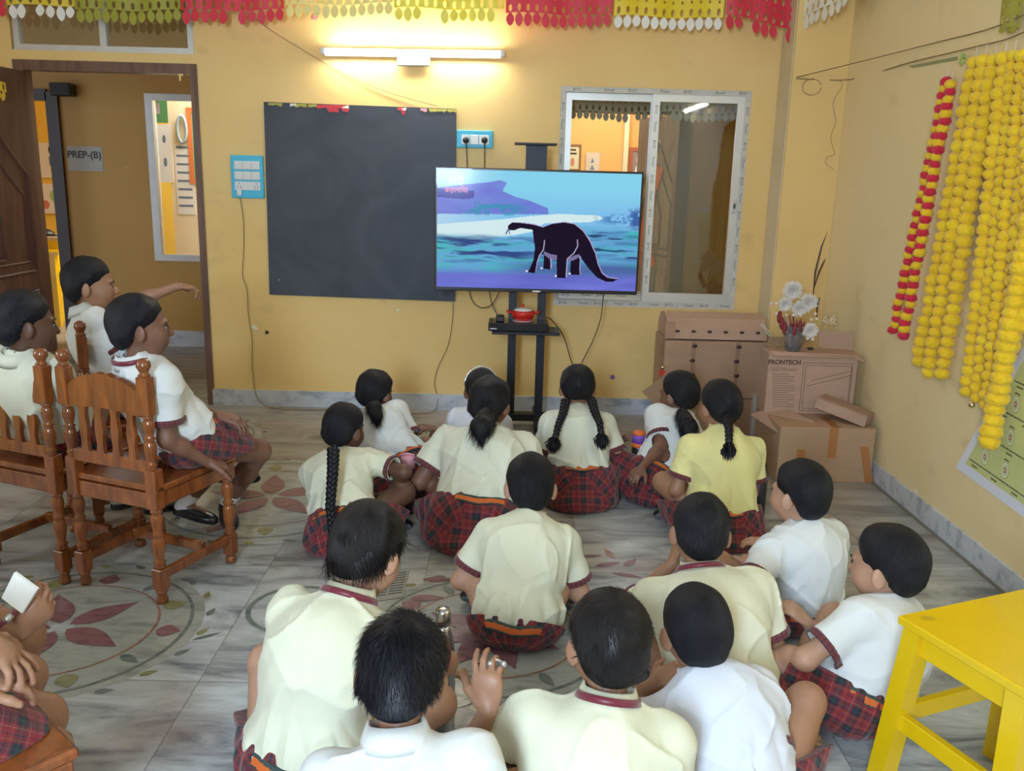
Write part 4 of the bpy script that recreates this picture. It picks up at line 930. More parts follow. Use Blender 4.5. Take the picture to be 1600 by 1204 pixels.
for x0, x1 in ((.03, .082), (.085, .135), (.138, .20)):
    m = MB(); m.bx(A[0] + x0, A[0] + x1, D - .027, D - .022, A[2] - .085, A[2] - .028, 0, .002); m.build('module_plate', SW, t)
for px in (728, 757):
    m = MB(); q = at(px, 219, Y=D - .045); m.lathe([(.008, -.022), (.017, -.02), (.02, 0), (.014, .018), (.006, .022)], q, 14, axis=(0, -1, 0)); m.build('plug', BLACK, t)
# ================================================================ wires
WIRE = mat('dark_wire', (.24, .15, .07), .6); WB = mat('black_wire', (.015, .015, .018), .5)
def wire(label, pts, r=.0035, mt=WIRE, name='cable'):
    P_ = [np.array(p, float) for p in pts]; out = []
    for i in range(len(P_) - 1):      # Catmull-Rom
        p0, p1, p2, p3 = P_[max(i - 1, 0)], P_[i], P_[i + 1], P_[min(i + 2, len(P_) - 1)]
        for k in range(5):
            t = k / 5; out.append(.5 * ((2 * p1) + (-p0 + p2) * t + (2 * p0 - 5 * p1 + 4 * p2 - p3) * t * t + (-p0 + 3 * p1 - 3 * p2 + p3) * t ** 3))
    out.append(P_[-1]); m = MB(); m.tube(out, r, 6); o = m.build(name, mt); return tag(o, label, 'cable')
wp = lambda L_, y=D - .012: [at(a, b, Y=y) for a, b in L_]
wire('thin dark wire hanging from the left switchboard down to the floor', wp([(374, 305), (380, 340), (381, 385), (379, 430), (386, 452), (388, 490), (394, 530), (394, 570), (398, 608)]) + [at(404, 624, Y=D - .03), at(420, 636, Z=.006), at(460, 640, Z=.004), at(520, 640, Z=.004), at(600, 645, Z=.004), at(660, 646, Z=.004), at(680, 640, Z=.006)] + wp([(684, 622), (679, 600), (684, 575), (700, 540), (707, 500), (708, 472)]), .0024)
wire('thin wire running diagonally down to the top of the blackboard', wp([(330, -25), (400, 30), (440, 58), (520, 105), (600, 142), (684, 166)], D - .01), .002, name='string')
wire('black cable dropping from the left plug of the small socket board', [at(728, 222, Y=D - .07), at(729, 240, Y=D - .06), at(731, 300, Y=D - .06), at(729, 400, Y=D - .06), at(735, 462, Y=D - .07), at(750, 480, Y=D - .1), at(768, 476, Y=D - .12), at(779, 456, Y=D - .13), at(779, 430, Y=D - .13)], .003, WB)
wire('black cable dropping from the right plug to the adapter shelf', [at(757, 222, Y=D - .07), at(757, 240, Y=D - .06), at(757, 300, Y=D - .05), at(758, 400, Y=D - .06), at(765, 458, Y=D - .08), at(770, 478, Y=D - .12), at(781, 498, Y=5.35)], .003, WB)
wire('thin cable looping from behind the screen to the floor', [at(944, 440, Y=5.38), at(942, 470, Y=5.42), at(938, 500, Y=5.42), at(925, 535, Y=5.45), at(908, 570, Y=5.5), at(900, 610, Y=5.5), at(890, 638, Z=.02)], .003, WB)
wire('thin cable arching from the set-top box shelf to the floor', [at(848, 497, Y=5.36), at(860, 498, Y=5.4), at(880, 524, Y=5.45), at(890, 556, Y=5.5), at(896, 580, Y=5.5), at(890, 610, Y=5.5), at(880, 640, Z=.01)], .003, WB)
wire('brown string strung high across the right wall', [V(XR - .3, 5.41, at(1290, 122, Y=5.41)[2])] + [at(1440, 72, X=XR - .03), at(1600, 23, X=XR - .03), V(XR - .03, 3.0, 2.33)], .0025, name='string')
wire('lower brown string carrying the marigold garlands', [V(XR - .3, 5.41, at(1290, 124, Y=5.41)[2]), at(1330, 124, X=XR - .004), at(1420, 98, X=XR - .02), at(1520, 74, X=XR - .03), at(1600, 50, X=XR - .03), V(XR - .03, 3.0, 2.2)], .0028, name='string')
cc = at(1268, 136, Y=5.41); wire('thin brown wire loop on the corner column', [cc + V(.055 * math.cos(a), -.006, .045 * math.sin(a)) for a in np.linspace(.3, 6.2, 14)], .0018, name='string')
wire('faint thin wire hanging down the corner column', [at(x, y, Y=5.412) for x, y in ((1312, 126), (1316, 134), (1302, 160), (1306, 190), (1298, 215), (1304, 240), (1293, 245), (1290, 255), (1302, 264))], .0012, name='string')
# ================================================================ television on its stand
TVM = mat('tv_black', (.012, .012, .016), .3, coat=.2)
YT = 5.22
ct = [at(678, 263, Y=YT), at(1005, 266, Y=YT), at(997, 458, Y=YT), at(681, 456, Y=YT)]
cx_ = sum(c[0] for c in ct) / 4; x0 = (ct[0][0] + ct[3][0]) / 2; x1 = (ct[1][0] + ct[2][0]) / 2; z1 = (ct[0][2] + ct[1][2]) / 2; z0 = (ct[2][2] + ct[3][2]) / 2
t = thing('television', (cx_, YT, z0), 'large flat television showing a cartoon dinosaur', 'television')
m = MB(); m.bx(x0, x1, YT, YT + .028, z0, z1, 0, .004); m.bx(x0 + .15, x1 - .15, YT + .028, YT + .07, z0 + .05, z1 - .18, 0, .01); m.build('casing', TVM, t)
bz = .012
# the picture on the screen, painted per vertex
nx_, ny_ = 460, 262; sx0, sx1, sz0, sz1 = x0 + bz, x1 - bz, z0 + .022, z1 - bz
gx, gy = np.meshgrid((np.arange(nx_ + 1)) / nx_, 1 - np.arange(ny_ + 1) / ny_)         # gy: 1 at top
U_, V_ = gx, 1 - gy                                                                    # U right, V down 0..1
def nz(a, b, o=0): return noise3(np.stack([U_.ravel() * a + o, V_.ravel() * b + o * 2.3, np.full(U_.size, o + .5)], 1)).reshape(U_.shape)
def fbm(a, b, o=0): return (nz(a, b, o) + .5 * nz(2 * a, 2 * b, o + 3) + .25 * nz(4 * a, 4 * b, o + 5)) / 1.75
img = np.zeros(U_.shape + (3,)); mixi = lambda c, mk: img.__iadd__((np.array(c) - img) * mk[..., None])
sm = lambda e0, e1, x: np.clip((x - e0) / (e1 - e0), 0, 1)
img[:] = (.36, .80, 1.0); mixi((.30, .55, .98), sm(.15, .36, V_) * .55 * (.4 + fbm(3, 6))); mixi((.75, .90, 1.), sm(.35, 0, U_) * .6)
def inpoly(poly, scale=True):
    poly = [(x / 1.0, y / 1.0) for x, y in poly]; r = np.zeros(U_.shape, bool); n_ = len(poly)
    for i in range(n_):
        (xa, ya), (xb, yb) = poly[i], poly[(i + 1) % n_]
        if ya == yb: continue
        c_ = ((ya > V_) != (yb > V_)) & (U_ < (xb - xa) * (V_ - ya) / (yb - ya) + xa); r ^= c_
    return r.astype(float)
S_ = lambda pts: [((x - 82) / 1352., (y - 108) / 780.) for x, y in pts]        # pixel coordinates of the zoomed screen
mixi((.25, .25, .80), inpoly(S_([(82, 230), (260, 205), (420, 185), (500, 170), (545, 185), (515, 240), (600, 275), (700, 300), (820, 345), (825, 385), (600, 390), (82, 400)])) * (.65 + .35 * fbm(8, 14, 2)))
mixi((.10, .08, .38), inpoly(S_([(82, 235), (200, 240), (330, 245), (325, 290), (260, 300), (82, 290)])) * .7)
mixi((.10, .42, .62), np.clip(sm(.40, .22, np.abs(V_ - .32) * 6) * sm(.10, .2, U_) * sm(.5, .35, U_) * (fbm(40, 30, 7) > .5), 0, 1) * .9 * sm(.22, .27, V_) * sm(.42, .37, V_))
mixi((.80, .98, 1.0), inpoly(S_([(82, 470), (270, 450), (520, 425), (700, 400), (900, 380), (1160, 385), (1200, 405), (1100, 430), (800, 445), (730, 500), (600, 530), (330, 570), (82, 570)])))
mixi((.10, .28, .60), (sm(.76, .86, U_) * (fbm(46, 30, 9) > .47) * sm(.33, .37, V_) * sm(.44, .40, V_)) * .85)
mixi((.08, .18, .50), sm(.93, .97, U_) * sm(.27, .33, V_) * sm(.46, .43, V_) * (fbm(30, 20, 4) > .42) * .9)
low = sm(.53, .60, V_ + .10 * (U_ > .5) * sm(.5, .7, U_)); mixi((.20, .52, .80), low * .95)
f = fbm(7, 34, 12); mixi((.12, .62, .62), low * sm(.48, .62, f) * .8); f = fbm(6, 30, 17); mixi((.06, .10, .34), low * sm(.50, .60, f) * sm(.85, .7, V_) * (.4 + .6 * sm(.62, .4, U_)) * .95); mixi((.05, .08, .25), low * sm(.58, .66, fbm(9, 50, 22)) * .9 * sm(.8, .7, V_))
mixi((.22, .24, .72), sm(.83, .89, V_)); mixi((.30, .34, .90), sm(.83, .93, V_) * sm(.4, .6, fbm(4, 12, 31)) * .6); mixi((.12, .12, .42), sm(.74, .8, V_) * sm(.9, .84, V_) * sm(.28, .5, U_) * .7)
body_ = S_([(560, 495), (555, 470), (580, 447), (640, 447), (720, 455), (790, 472), (850, 448), (930, 436), (1000, 446), (1060, 490), (1110, 560), (1150, 640), (1170, 710), (1200, 770), (1240, 800), (1315, 808), (1280, 826), (1230, 826), (1170, 800), (1110, 740), (1070, 690), (1045, 650), (1050, 785), (985, 785), (985, 690), (960, 680), (960, 810), (895, 808), (892, 690), (850, 680), (855, 752), (805, 750), (805, 650), (780, 650), (760, 700), (748, 780), (700, 776), (735, 690), (742, 610), (728, 530), (722, 490), (640, 480), (600, 497)])
mixi((.55, .50, .75), inpoly([(x + .004, y - .007) for x, y in body_])); mixi((.022, .012, .05), inpoly(body_))
mixi((.30, .26, .46), inpoly(S_([(805, 632), (850, 650), (892, 655), (892, 690), (840, 680), (805, 655)]))); mixi((.30, .26, .46), inpoly(S_([(962, 680), (1010, 655), (1040, 645), (1045, 665), (1000, 690), (960, 695)])))
def stroke(pts, w_, c):
    pts = S_(pts)
    for (xa, ya), (xb, yb) in zip(pts, pts[1:]):
        dx, dy = (xb - xa) * 1.73, yb - ya; t_ = np.clip((((U_ - xa) * 1.73) * dx + (V_ - ya) * dy) / (dx * dx + dy * dy), 0, 1); d_ = np.hypot((U_ - xa) * 1.73 - t_ * dx, V_ - ya - t_ * dy); mixi(c, sm(w_ * 1.3, w_ * .7, d_))
stroke([(805, 560), (800, 620), (775, 660), (760, 710)], .004, (.62, .58, .8)); stroke([(1025, 550), (1030, 590), (1005, 640), (962, 680), (960, 800)], .004, (.62, .58, .8)); stroke([(850, 680), (855, 750)], .003, (.6, .56, .8)); stroke([(560, 490), (545, 520)], .006, (.2, .2, .45)); stroke([(562, 490), (570, 520)], .004, (.2, .2, .45))
for px, py in ((690, 768), (790, 746), (888, 796), (982, 778)): stroke([(px, py), (px + 2, py)], .008, (1, 1, 1))
pts_ = np.stack([sx0 + (sx1 - sx0) * gx.ravel(), np.full(gx.size, YT - .0012), sz0 + (sz1 - sz0) * gy.ravel()], 1)
ii = np.arange(ny_)[:, None] * (nx_ + 1) + np.arange(nx_)[None]; ff = np.stack([ii, ii + nx_ + 1, ii + nx_ + 2, ii + 1], -1).reshape(-1, 4)
SCM = mat('screen_picture', (0, 0, 0), .10, spec=.14); N, L, b = nodes(SCM); at_ = N.new('ShaderNodeAttribute'); at_.attribute_name = 'Picture'; L.new(at_.outputs['Color'], b.inputs['Emission Color']); b.inputs['Emission Strength'].default_value = .62
so = np_mesh('screen', [(pts_, ff, 0)], [SCM], t, smooth=False); ca = so.data.color_attributes.new('Picture', 'FLOAT_COLOR', 'POINT'); ca.data.foreach_set('color', np.concatenate([np.clip(img, 0, 1).reshape(-1, 3) ** 1.25, np.ones((img.shape[0] * img.shape[1], 1))], 1).ravel().astype(np.float32))
LW = mat('screen_white', (.1, .1, .1), .5, emit=(1, 1, 1), es=.9); LP = mat('screen_pink', (.1, .1, .1), .5, emit=(1, .35, .5), es=.8)
textobj('channel_logo', 'हिंदी', .055, at(713, 283, Y=YT - .002), FRONT, LW, t, depth=.0003); textobj('channel_logo', 'कहानियां', .042, at(713, 297, Y=YT - .002), FRONT, LP, t, depth=.0003)
m = MB(); q = at(838, 455, Y=YT - .002); m.box(q, (.045, .004, .009)); m.build('brand_badge', mat('silver_badge', (.6, .6, .62), .3, .8), t)
# stand
STM = mat('stand_steel', (.018, .02, .03), .45, .3)
t = thing('television_stand', (.2, 5.33, 0), 'black steel television stand with two posts and a shelf', 'stand')
for px_t, px_b in ((803, 796), (848, 840)):
    m = MB(); a = at(px_t, 460, Y=5.33); b_ = at(px_b, 625, Y=5.33); m.bx((a[0] + b_[0]) / 2 - .025, (a[0] + b_[0]) / 2 + .025, 5.31, 5.35, .07, 1.3); m.build('post', STM, t)
a = at(822, 226, Y=5.33); b_ = at(855, 226, Y=5.33)
m = MB(); m.bx(a[0], b_[0], 5.305, 5.345, 1.25, a[2]); m.build('upper_post', STM, t)
a = at(804, 226, Y=5.3); b_ = at(870, 224, Y=5.3); m = MB(); m.bx(a[0], b_[0], 5.24, 5.38, a[2], a[2] + .012, 0, .002); m.build('camera_shelf', STM, t)
a = at(769, 515, Y=5.22); b_ = at(874, 518, Y=5.22); zs = at(820, 517, Y=5.18)[2]; m = MB(); m.bx(a[0], b_[0], 5.14, 5.36, zs - .018, zs, 0, .003); m.build('shelf', STM, t)
m = MB(); m.bx(-.12, .55, 5.29, 5.37, .04, .085, 0, .004); m.build('base_bar', STM, t)
for x in (-.07, .22, .5):
    m = MB(); m.bx(x - .03, x + .03, 5.08, 5.55, .03, .075, 0, .004); ft = m.build('foot', STM, t)
    for y in (5.11, 5.52): m = MB(); m.lathe([(.02, -.01), (.024, -.006), (.024, .006), (.02, .01)], (x, y, .0245), 14, axis=(1, 0, 0)); m.build('castor', BLACK, ft)
m = MB(); m.bx(-.0, .42, 5.345, 5.36, 1.0, 1.42); m.build('mount_plate', STM, t)
# set-top box, adapter, red pot
zs0 = zs
t = thing('set_top_box', (.08, 5.24, zs), 'slim black set-top box on the stand shelf', 'set-top box')
a = at(763, 512, Y=5.15); b_ = at(857, 512, Y=5.15); m = MB(); m.bx(a[0], b_[0], 5.15, 5.34, zs, zs + .05, 0, .004); m.build('case', mat('glossy_black', (.012, .012, .015), .25, coat=.3), t)
m = MB(); m.bx(a[0] + .01, a[0] + .05, 5.147, 5.15, zs + .012, zs + .018); m.build('silver_mark', mat('silver_badge'), t)
t = thing('power_adapter', (a[0] + .08, 5.22, zs + .05), 'small black power adapter on the left of the set-top box', 'adapter')
q = at(780, 506, Y=5.22); m = MB(); m.bx(q[0] - .02, q[0] + .03, 5.19, 5.26, zs + .05, zs + .085, 0, .006); m.build('adapter_body', BLACK, t)
RED = mat('red_pot_enamel', (.62, .018, .012), .3, coat=.4)
q = at(817, 500, Y=5.24); t = thing('casserole_pot', (q[0], 5.24, zs + .05), 'small red pot with a white lid and two handles on the set-top box', 'pot')
m = MB(); m.lathe([(.02, 0), (.062, .001), (.066, .003), (.02, .0035)], (q[0], 5.24, zs + .0505), 24); m.build('lace_mat', mat('pink_lace', (.7, .45, .45), .9, bump=.5, bscale=200), t)
m = MB(); m.lathe([(.035, .004), (.052, .010), (.066, .03), (.07, .05), (.066, .062), (.058, .066)], (q[0], 5.24, zs + .05), 28); m.build('bowl', RED, t)
m = MB(); m.lathe([(.058, .064), (.052, .072), (.03, .079), (.01, .081)], (q[0], 5.24, zs + .05), 24); ld = m.build('lid', mat('white_lid', (.8, .78, .75), .3), t); m = MB(); m.lathe([(.005, .078), (.006, .09), (.011, .096), (.006, .102)], (q[0], 5.24, zs + .05), 12); m.build('lid_knob', RED, ld)
for sg in (-1, 1): m = MB(); m.tube([(q[0] + sg * .06, 5.24 - .012, zs + .10), (q[0] + sg * .09, 5.24 - .014, zs + .105), (q[0] + sg * .095, 5.24, zs + .108), (q[0] + sg * .09, 5.24 + .014, zs + .105), (q[0] + sg * .06, 5.24 + .012, zs + .10)], .007, 8); m.build('handle', RED, t)
# ================================================================ perforated paper bunting
def bunting_panel(label, P0, P1, color, rows=5, zb=2.34, cell=.052, tl=.075, curl=0, name='paper_bunting', white_tips=False, sag=0, grp='perforated paper bunting along the top of the wall'):
    P0, P1 = np.array(P0, float), np.array(P1, float); L_ = np.linalg.norm(P1 - P0); n_ = max(2, round(L_ / cell)); u = (P1 - P0) / L_; c_ = L_ / n_; nrm = unit(np.cross(u, V(0, 0, 1)))
    m = MB(); rs_ = random.Random(int(L_ * 1e4) + len(label))
    def pt(a, z):     # gentle waves
        x = a / L_; return P0 + u * a + nrm * (.012 * math.sin(a * 9 + z * 5) + .006 * math.sin(a * 31)) + V(0, 0, z - sag * math.sin(math.pi * x) + .006 * math.sin(a * 14))
    hz = c_ * 1.05
    for i in range(n_):
        for j in range(rows):
            a0, a1 = i * c_, (i + 1) * c_; z0_ = tl + j * hz; z1_ = z0_ + hz; ac, zc = (a0 + a1) / 2, (z0_ + z1_) / 2
            rx, rz_ = (c_ * .20, hz * .38) if j % 2 == 0 else (c_ * .13, hz * .16)
            o = [(a0, z0_), (ac, z0_), (a1, z0_), (a1, zc), (a1, z1_), (ac, z1_), (a0, z1_), (a0, zc)]
            k = .72; h_ = [(ac - rx * k, zc - rz_ * k), (ac, zc - rz_), (ac + rx * k, zc - rz_ * k), (ac + rx, zc), (ac + rx * k, zc + rz_ * k), (ac, zc + rz_), (ac - rx * k, zc + rz_ * k), (ac - rx, zc)]
            vs = [pt(*q) for q in o + h_]; m.add(vs, [(q, (q + 1) % 8, 8 + (q + 1) % 8, 8 + q) for q in range(8)], 0, False)
        if rs_.random() < .93:
            ac = (i + .5) * c_; w_ = c_ * .46; l = tl * rs_.uniform(.85, 1.1); ty = rs_.uniform(-.012, .012)
            pr = [(-.3, 0), (-.9, -.30), (-1, -.55), (-.6, -.85), (0, -1), (.6, -.85), (1, -.55), (.9, -.30), (.3, 0)]
            base = [P0 + u * (ac + q[0] * w_) + nrm * (.012 * math.sin(ac * 9) + ty * -q[1]) + V(0, 0, tl + q[1] * l - sag * math.sin(math.pi * ac / L_) + .006 * math.sin(ac * 14)) for q in pr]
            m.add(base, [tuple(range(len(base)))], 1 if white_tips else 0, False)
    o = m.build(name, [color, mat('white_paper_tips', (.85, .82, .75), .6)]); md = o.modifiers.new('thick', 'SOLIDIFY'); md.thickness = .0008
    tag(o, label, 'bunting', grp); return o
def pap(n_, c, tr=0): return mat(n_, c, .5)
YBn = 5.52; zz = lambda px, py: at(px, py, Y=YBn)
def bp(x0_, x1_, y0_, y1_, label, c, **k):
    a, b_ = zz(x0_, y0_), zz(x1_, y1_); return bunting_panel(label, a, b_, c, **k)
R_ = pap('red_tissue', (.66, .03, .06)); Y_ = pap('yellow_tissue', (.80, .60, .02)); O_ = pap('olive_tissue', (.34, .33, .03)); YL = pap('lemon_tissue', (.85, .76, .08)); PW = pap('cream_tissue', (.86, .74, .28)); WH = pap('white_tissue', (.75, .72, .60)); YG = pap('golden_tissue', (.75, .55, .04))
bp(-60, 12, 27, 27, 'red perforated paper bunting at the far left corner', R_)
bp(14, 118, 30, 30, 'golden yellow bunting with white tips over the transom window', YG, white_tips=True)
bp(120, 283, 37, 37, 'olive green perforated bunting in front of the transom window', O_)
bp(285, 444, 38, 36, 'red perforated bunting right of the transom window', R_)
bp(447, 614, 30, 26, 'pale cream yellow bunting above the left end of the tube light', PW)
bp(616, 788, 34, 36, 'bright lemon bunting above the right end of the tube light', YL)
bp(790, 955, 42, 44, 'red perforated bunting between the lemon and the golden bunting', R_)
bp(958, 1128, 46, 50, 'golden yellow bunting with white tips above the right window', Y_, white_tips=True)
bp(1132, 1240, 44, 66, 'crumpled red bunting at the corner column', R_, rows=4)
a = zz(1238, 62); b_ = at(1330, 22, Y=5.05); bunting_panel('white perforated bunting turning the room corner', a + V(0, 0, 0), V(XR - .1, 4.9, a[2] + .16), WH, rows=3)
a = at(1562, 45, X=XR - .02); b_ = at(1600, 10, X=XR - .02); bunting_panel('olive paper scrap hanging from the string on the right wall', V(XR - .02, a[1], a[2] - .02), V(XR - .02, b_[1], b_[2] - .1), O_, rows=2, tl=.02)
a = at(-12, 170, Y=D - .5); bunting_panel('small yellow paper scrap on the open door leaf', V(-2.86, 5.0, 1.86), V(-2.86, 5.25, 1.86), YG, rows=1, tl=.05)
# window behind: grey paper bunting on the corridor side
a = at(890, 188, Y=D + .35); b_ = at(1160, 192, Y=D + .35); GP = pap('grey_green_tissue', (.38, .38, .31)); am = (a + b_) / 2
bunting_panel('grey paper bunting behind the left pane of the sliding window', a + V(0, 0, -.0), am - V(.01, 0, 0), GP, rows=2, cell=.042, tl=.055, grp='grey bunting hanging in the corridor'); bunting_panel('grey paper bunting behind the right pane of the sliding window', am, b_ + V(.04, 0, 0), GP, rows=2, cell=.042, tl=.06, grp='grey bunting hanging in the corridor')
# ================================================================ marigold garlands on the right wall
MY = [mat('marigold_yellow', (.84, .54, .008), .8, noise=.12, nscale=30, sheen=.3), mat('marigold_gold', (.88, .60, .012), .8, noise=.12, nscale=30, sheen=.3), mat('marigold_red', (.62, .012, .04), .8, noise=.2, nscale=30, sheen=.3)]
def flower_mesh(seed, mt, flat=.80):
    rs_ = np.random.RandomState(seed); bm = bmesh.new(); bmesh.ops.create_icosphere(bm, subdivisions=4, radius=1)
    for v in bm.verts:
        p = np.array(v.co); n_ = noise3((p * 4.2 + seed * 3)[None])[0]; n2 = noise3((p * 9 + seed)[None])[0]; n3 = noise3((p * 15 + seed * 5)[None])[0]; r = .80 + .14 * n_ + .26 * abs(n2 - .5) + .24 * abs(n3 - .5); v.co = Vector(p * r * V(1, 1, flat))
    me = bpy.data.meshes.new('flower'); bm.to_mesh(me); bm.free(); me.materials.append(mt); me.polygons.foreach_set('use_smooth', [True] * len(me.polygons)); return me
FM = [[flower_mesh(k, m_) for k in range(3)] for m_ in MY]
def garland(label, top, bot, r, cols, bow=.02, group='yellow marigold garlands on the right wall', squash=.86, rnd=5):
    top, bot = np.array(top, float), np.array(bot, float); t = thing('marigold_garland', top, label, 'garland', group); L_ = np.linalg.norm(bot - top); rs_ = random.Random(rnd); n_ = max(3, int(L_ / (r * 2 * squash * .80))); n_ = min(n_, 95); d = (bot - top) / n_; off = V(-1, 0, 0)
    m = MB(); m.tube([top + V(0, 0, .04), top, (top + bot) / 2, bot], .0012, 5); m.build('thread', mat('white_thread', (.8, .8, .78), .7), t)
    for i in range(n_):
        p = top + d * (i + .5) + V(rs_.uniform(-.004, .002), rs_.uniform(-.006, .006), 0) - top; c = cols(i); o = bpy.data.objects.new('flower', FM[c][rs_.randrange(3)]); COL.objects.link(o); o.parent = t; o.location = tuple(p)
        s_ = r * rs_.uniform(.92, 1.12); o.scale = (s_, s_, s_ * 1.05); o.rotation_euler = (rs_.uniform(-.25, .25), rs_.uniform(-.25, .25), rs_.uniform(0, 6.28))
    return t
g_ = lambda px, py, off=.045: at(px, py, X=XR - off)
Yc = lambda i: 0 if i % 7 else 1
for i, (tx, ty, bx_, by_, r, nm) in enumerate([(1525, 88, 1434, 572, .034, 'leftmost plain yellow marigold garland, next to the red and yellow one'), (1540, 85, 1449, 590, .034, 'second plain yellow marigold garland from the left'),
        (1555, 84, 1472, 592, .034, 'third plain yellow marigold garland from the left'), (1571, 82, 1510, 620, .031, 'fourth plain yellow marigold garland, left of the tiny bell'), (1586, 80, 1526, 628, .028, 'fifth plain yellow marigold garland, ending just right of the tiny bell'),
        (1600, 79, 1541, 640, .028, 'small-flowered yellow garland half hidden by the longest thick one')]):
    garland(nm, g_(tx, ty, .04 + .012 * (i % 2)), g_(bx_, by_, .04 + .012 * (i % 2)), r, Yc, rnd=i)
garland('longest thick yellow marigold garland reaching over the poster corner', g_(1622, 300, .075), g_(1544, 696, .075), .042, lambda i: 0, squash=.62, rnd=21)
garland('far right yellow garland along the edge of the frame', g_(1612, 80, .05), g_(1600, 520, .05), .032, Yc, rnd=22)
garland('yellow marigold garland just inside the right edge of the frame', g_(1618, 79, .03), g_(1572, 560, .03), .033, Yc, rnd=24)
garland('yellow garland with a few red flowers just beyond the frame', g_(1640, 78, .05), g_(1640, 480, .05), .034, lambda i: 2 if i in (0, 3) else 0, rnd=23)
RY = lambda k: (lambda i: 2 if (i + k) % 2 else 0)
garland('red and yellow striped garland, front strand', g_(1487, 126, .06), g_(1411, 528, .06), .027, RY(0), group='red and yellow garland pair', squash=.70, rnd=31)
garland('red and yellow striped garland, rear strand hanging left', g_(1480, 122, .03), g_(1395, 520, .03), .025, RY(1), group='red and yellow garland pair', squash=.72, rnd=32)
q = g_(1519, 631, .05); t = thing('tiny_bell', q, 'tiny gold bell hanging below a yellow garland', 'bell'); m = MB(); m.lathe([(.003, .014), (.008, .010), (.010, 0), (.014, -.010), (.011, -.011)], q, 14); m.build('bell_body', mat('gold_bell', (.75, .6, .3), .25, 1), t); m = MB(); m.sphere(q + V(0, 0, -.013), .004, 8, 6); m.build('clapper', mat('gold_bell'), t)
# green tape strip and knot near the top
m = MB(); pts = [at(x, y, X=XR - .0035) for x, y in ((1420, 103), (1440, 99), (1465, 94), (1495, 88), (1495, 94), (1470, 98), (1445, 103), (1425, 106))]; m.add(pts, [tuple(range(8))]); m.add([p + V(.002, 0, 0) for p in pts], [tuple(range(8))[::-1]]); o = m.build('paper_remnant', mat('torn_green_paper', (.30, .31, .14), .8)); tag(o, 'torn strip of green paper stuck under the string on the right wall', 'paper')
m = MB(); q = at(1506, 92, X=XR - .02)
for k in range(7): a_ = k * .9; m.tube([q, q + V(-.004, .018 * math.cos(a_), .018 * math.sin(a_)), q + V(-.01, .03 * math.cos(a_ + .4), .03 * math.sin(a_ + .4))], [.004, .006, .001], 6)
tag(m.build('green_leaf_knot', mat('dry_green_leaf', (.42, .50, .14), .8)), 'small knot of dry green leaves on the garland string', 'leaves')
# ================================================================ poster on the right wall
W0 = at(1494, 730, X=XR - .003); th = thing('poster', W0, 'pale green poster of repeated round crests with a white margin on the right wall', 'poster')
e1 = unit(V(0, -.516, -.02)); e2 = V(0, -e1[2], e1[1]) * -1; e2 = unit(V(0, -.60, .80)); 
# sheared sheet: bottom edge e1, left edge leaning e2
PO = lambda a, b_, d=0: W0 + e1 * a + e2 * b_ + V(-d, 0, 0)
e2 = unit(at(1522, 680, X=XR - .003) - W0)
m = MB(); m.prism([(0, 0), (1.0, 0), (1.0, 1.1), (0, 1.1)], W0, e1, e2, V(-.002, 0, 0)); m.build('white_margin', mat('flex_white', (.74, .76, .86), .45), th, fixn=True)
m = MB(); m.prism([(.045, .05), (.97, .05), (.97, 1.05), (.045, 1.05)], PO(0, 0, .0022), e1, e2, V(-.0006, 0, 0)); gp = m.build('green_field', mat('flex_green', (.60, .64, .27), .4, noise=.06, nscale=6), th, fixn=True)
INK = mat('print_dark', (.07, .06, .05), .6); INKR = mat('print_red', (.40, .06, .03), .6); INKP = mat('print_pale', (.70, .76, .50), .6)
for r_ in range(6):
    for c_ in range(5):
        a0 = .14 + c_ * .15 + (.0 if r_ % 2 == 0 else .075); b0 = .14 + r_ * .15
        if a0 > .9: continue
        pc = PO(a0, b0, .003); m = MB()
        circ = lambda ra, rb, n_=18: [(ra * math.cos(q_), rb * math.sin(q_)) for q_ in np.linspace(0, 2 * math.pi, n_, endpoint=False)]
        for ra, rb, mi, dd in ((.026, .034, 0, 0), (.0245, .0325, 2, .0003), (.015, .019, 0, .0006), (.0135, .0175, 2, .0009), (.009, .012, 1, .0012), (.004, .006, 2, .0015)): m.prism(circ(ra, rb), pc + V(-dd, 0, 0), e1, V(0, 0, 1), V(-.0003, 0, 0), mi)
        m.prism([(-.02, .036), (-.012, .044), (.012, .044), (.02, .036), (.0, .04)], pc, e1, V(0, 0, 1), V(-.0003, 0, 0), 0)
        m.build('crest', [INK, INKR, INKP], gp, fixn=True)
    m = MB(); rs_ = random.Random(r_)
    a0 = .06
    while a0 < .93:
        l = rs_.uniform(.006, .014); m.prism([(0, -.003), (l, -.003), (l, .003), (0, .003)], PO(a0, .085 + r_ * .15, .003), e1, V(0, 0, 1), V(-.0003, 0, 0)); a0 += l + .004
    for c_ in range(6):
        for k in range(4): m.prism([(0, -.0035), (.008, -.0035), (.008, .0035), (0, .0035)], PO(.09 + c_ * .15 + k * .011, .066 + r_ * .15, .003), e1, V(0, 0, 1), V(-.0003, 0, 0))
    m.build('text_row', INK, gp, fixn=True)
# ================================================================ cartons in the corner
CB = lambda n_, c: mat(n_, c, .8, noise=.07, nscale=5, bump=.12, bscale=120, stretch=(1, 1, 4))
C1, C2, C3, C4 = CB('carton_brown', (.40, .245, .155)), CB('carton_pinkish', (.47, .30, .215)), CB('carton_tan', (.43, .27, .16)), CB('carton_dark', (.30, .18, .11))
TP = mat('brown_packing_tape', (.42, .17, .055), .3, coat=.3)
def rot2(a): c, s = math.cos(a), math.sin(a); return np.array([[c, -s, 0], [s, c, 0], [0, 0, 1]])
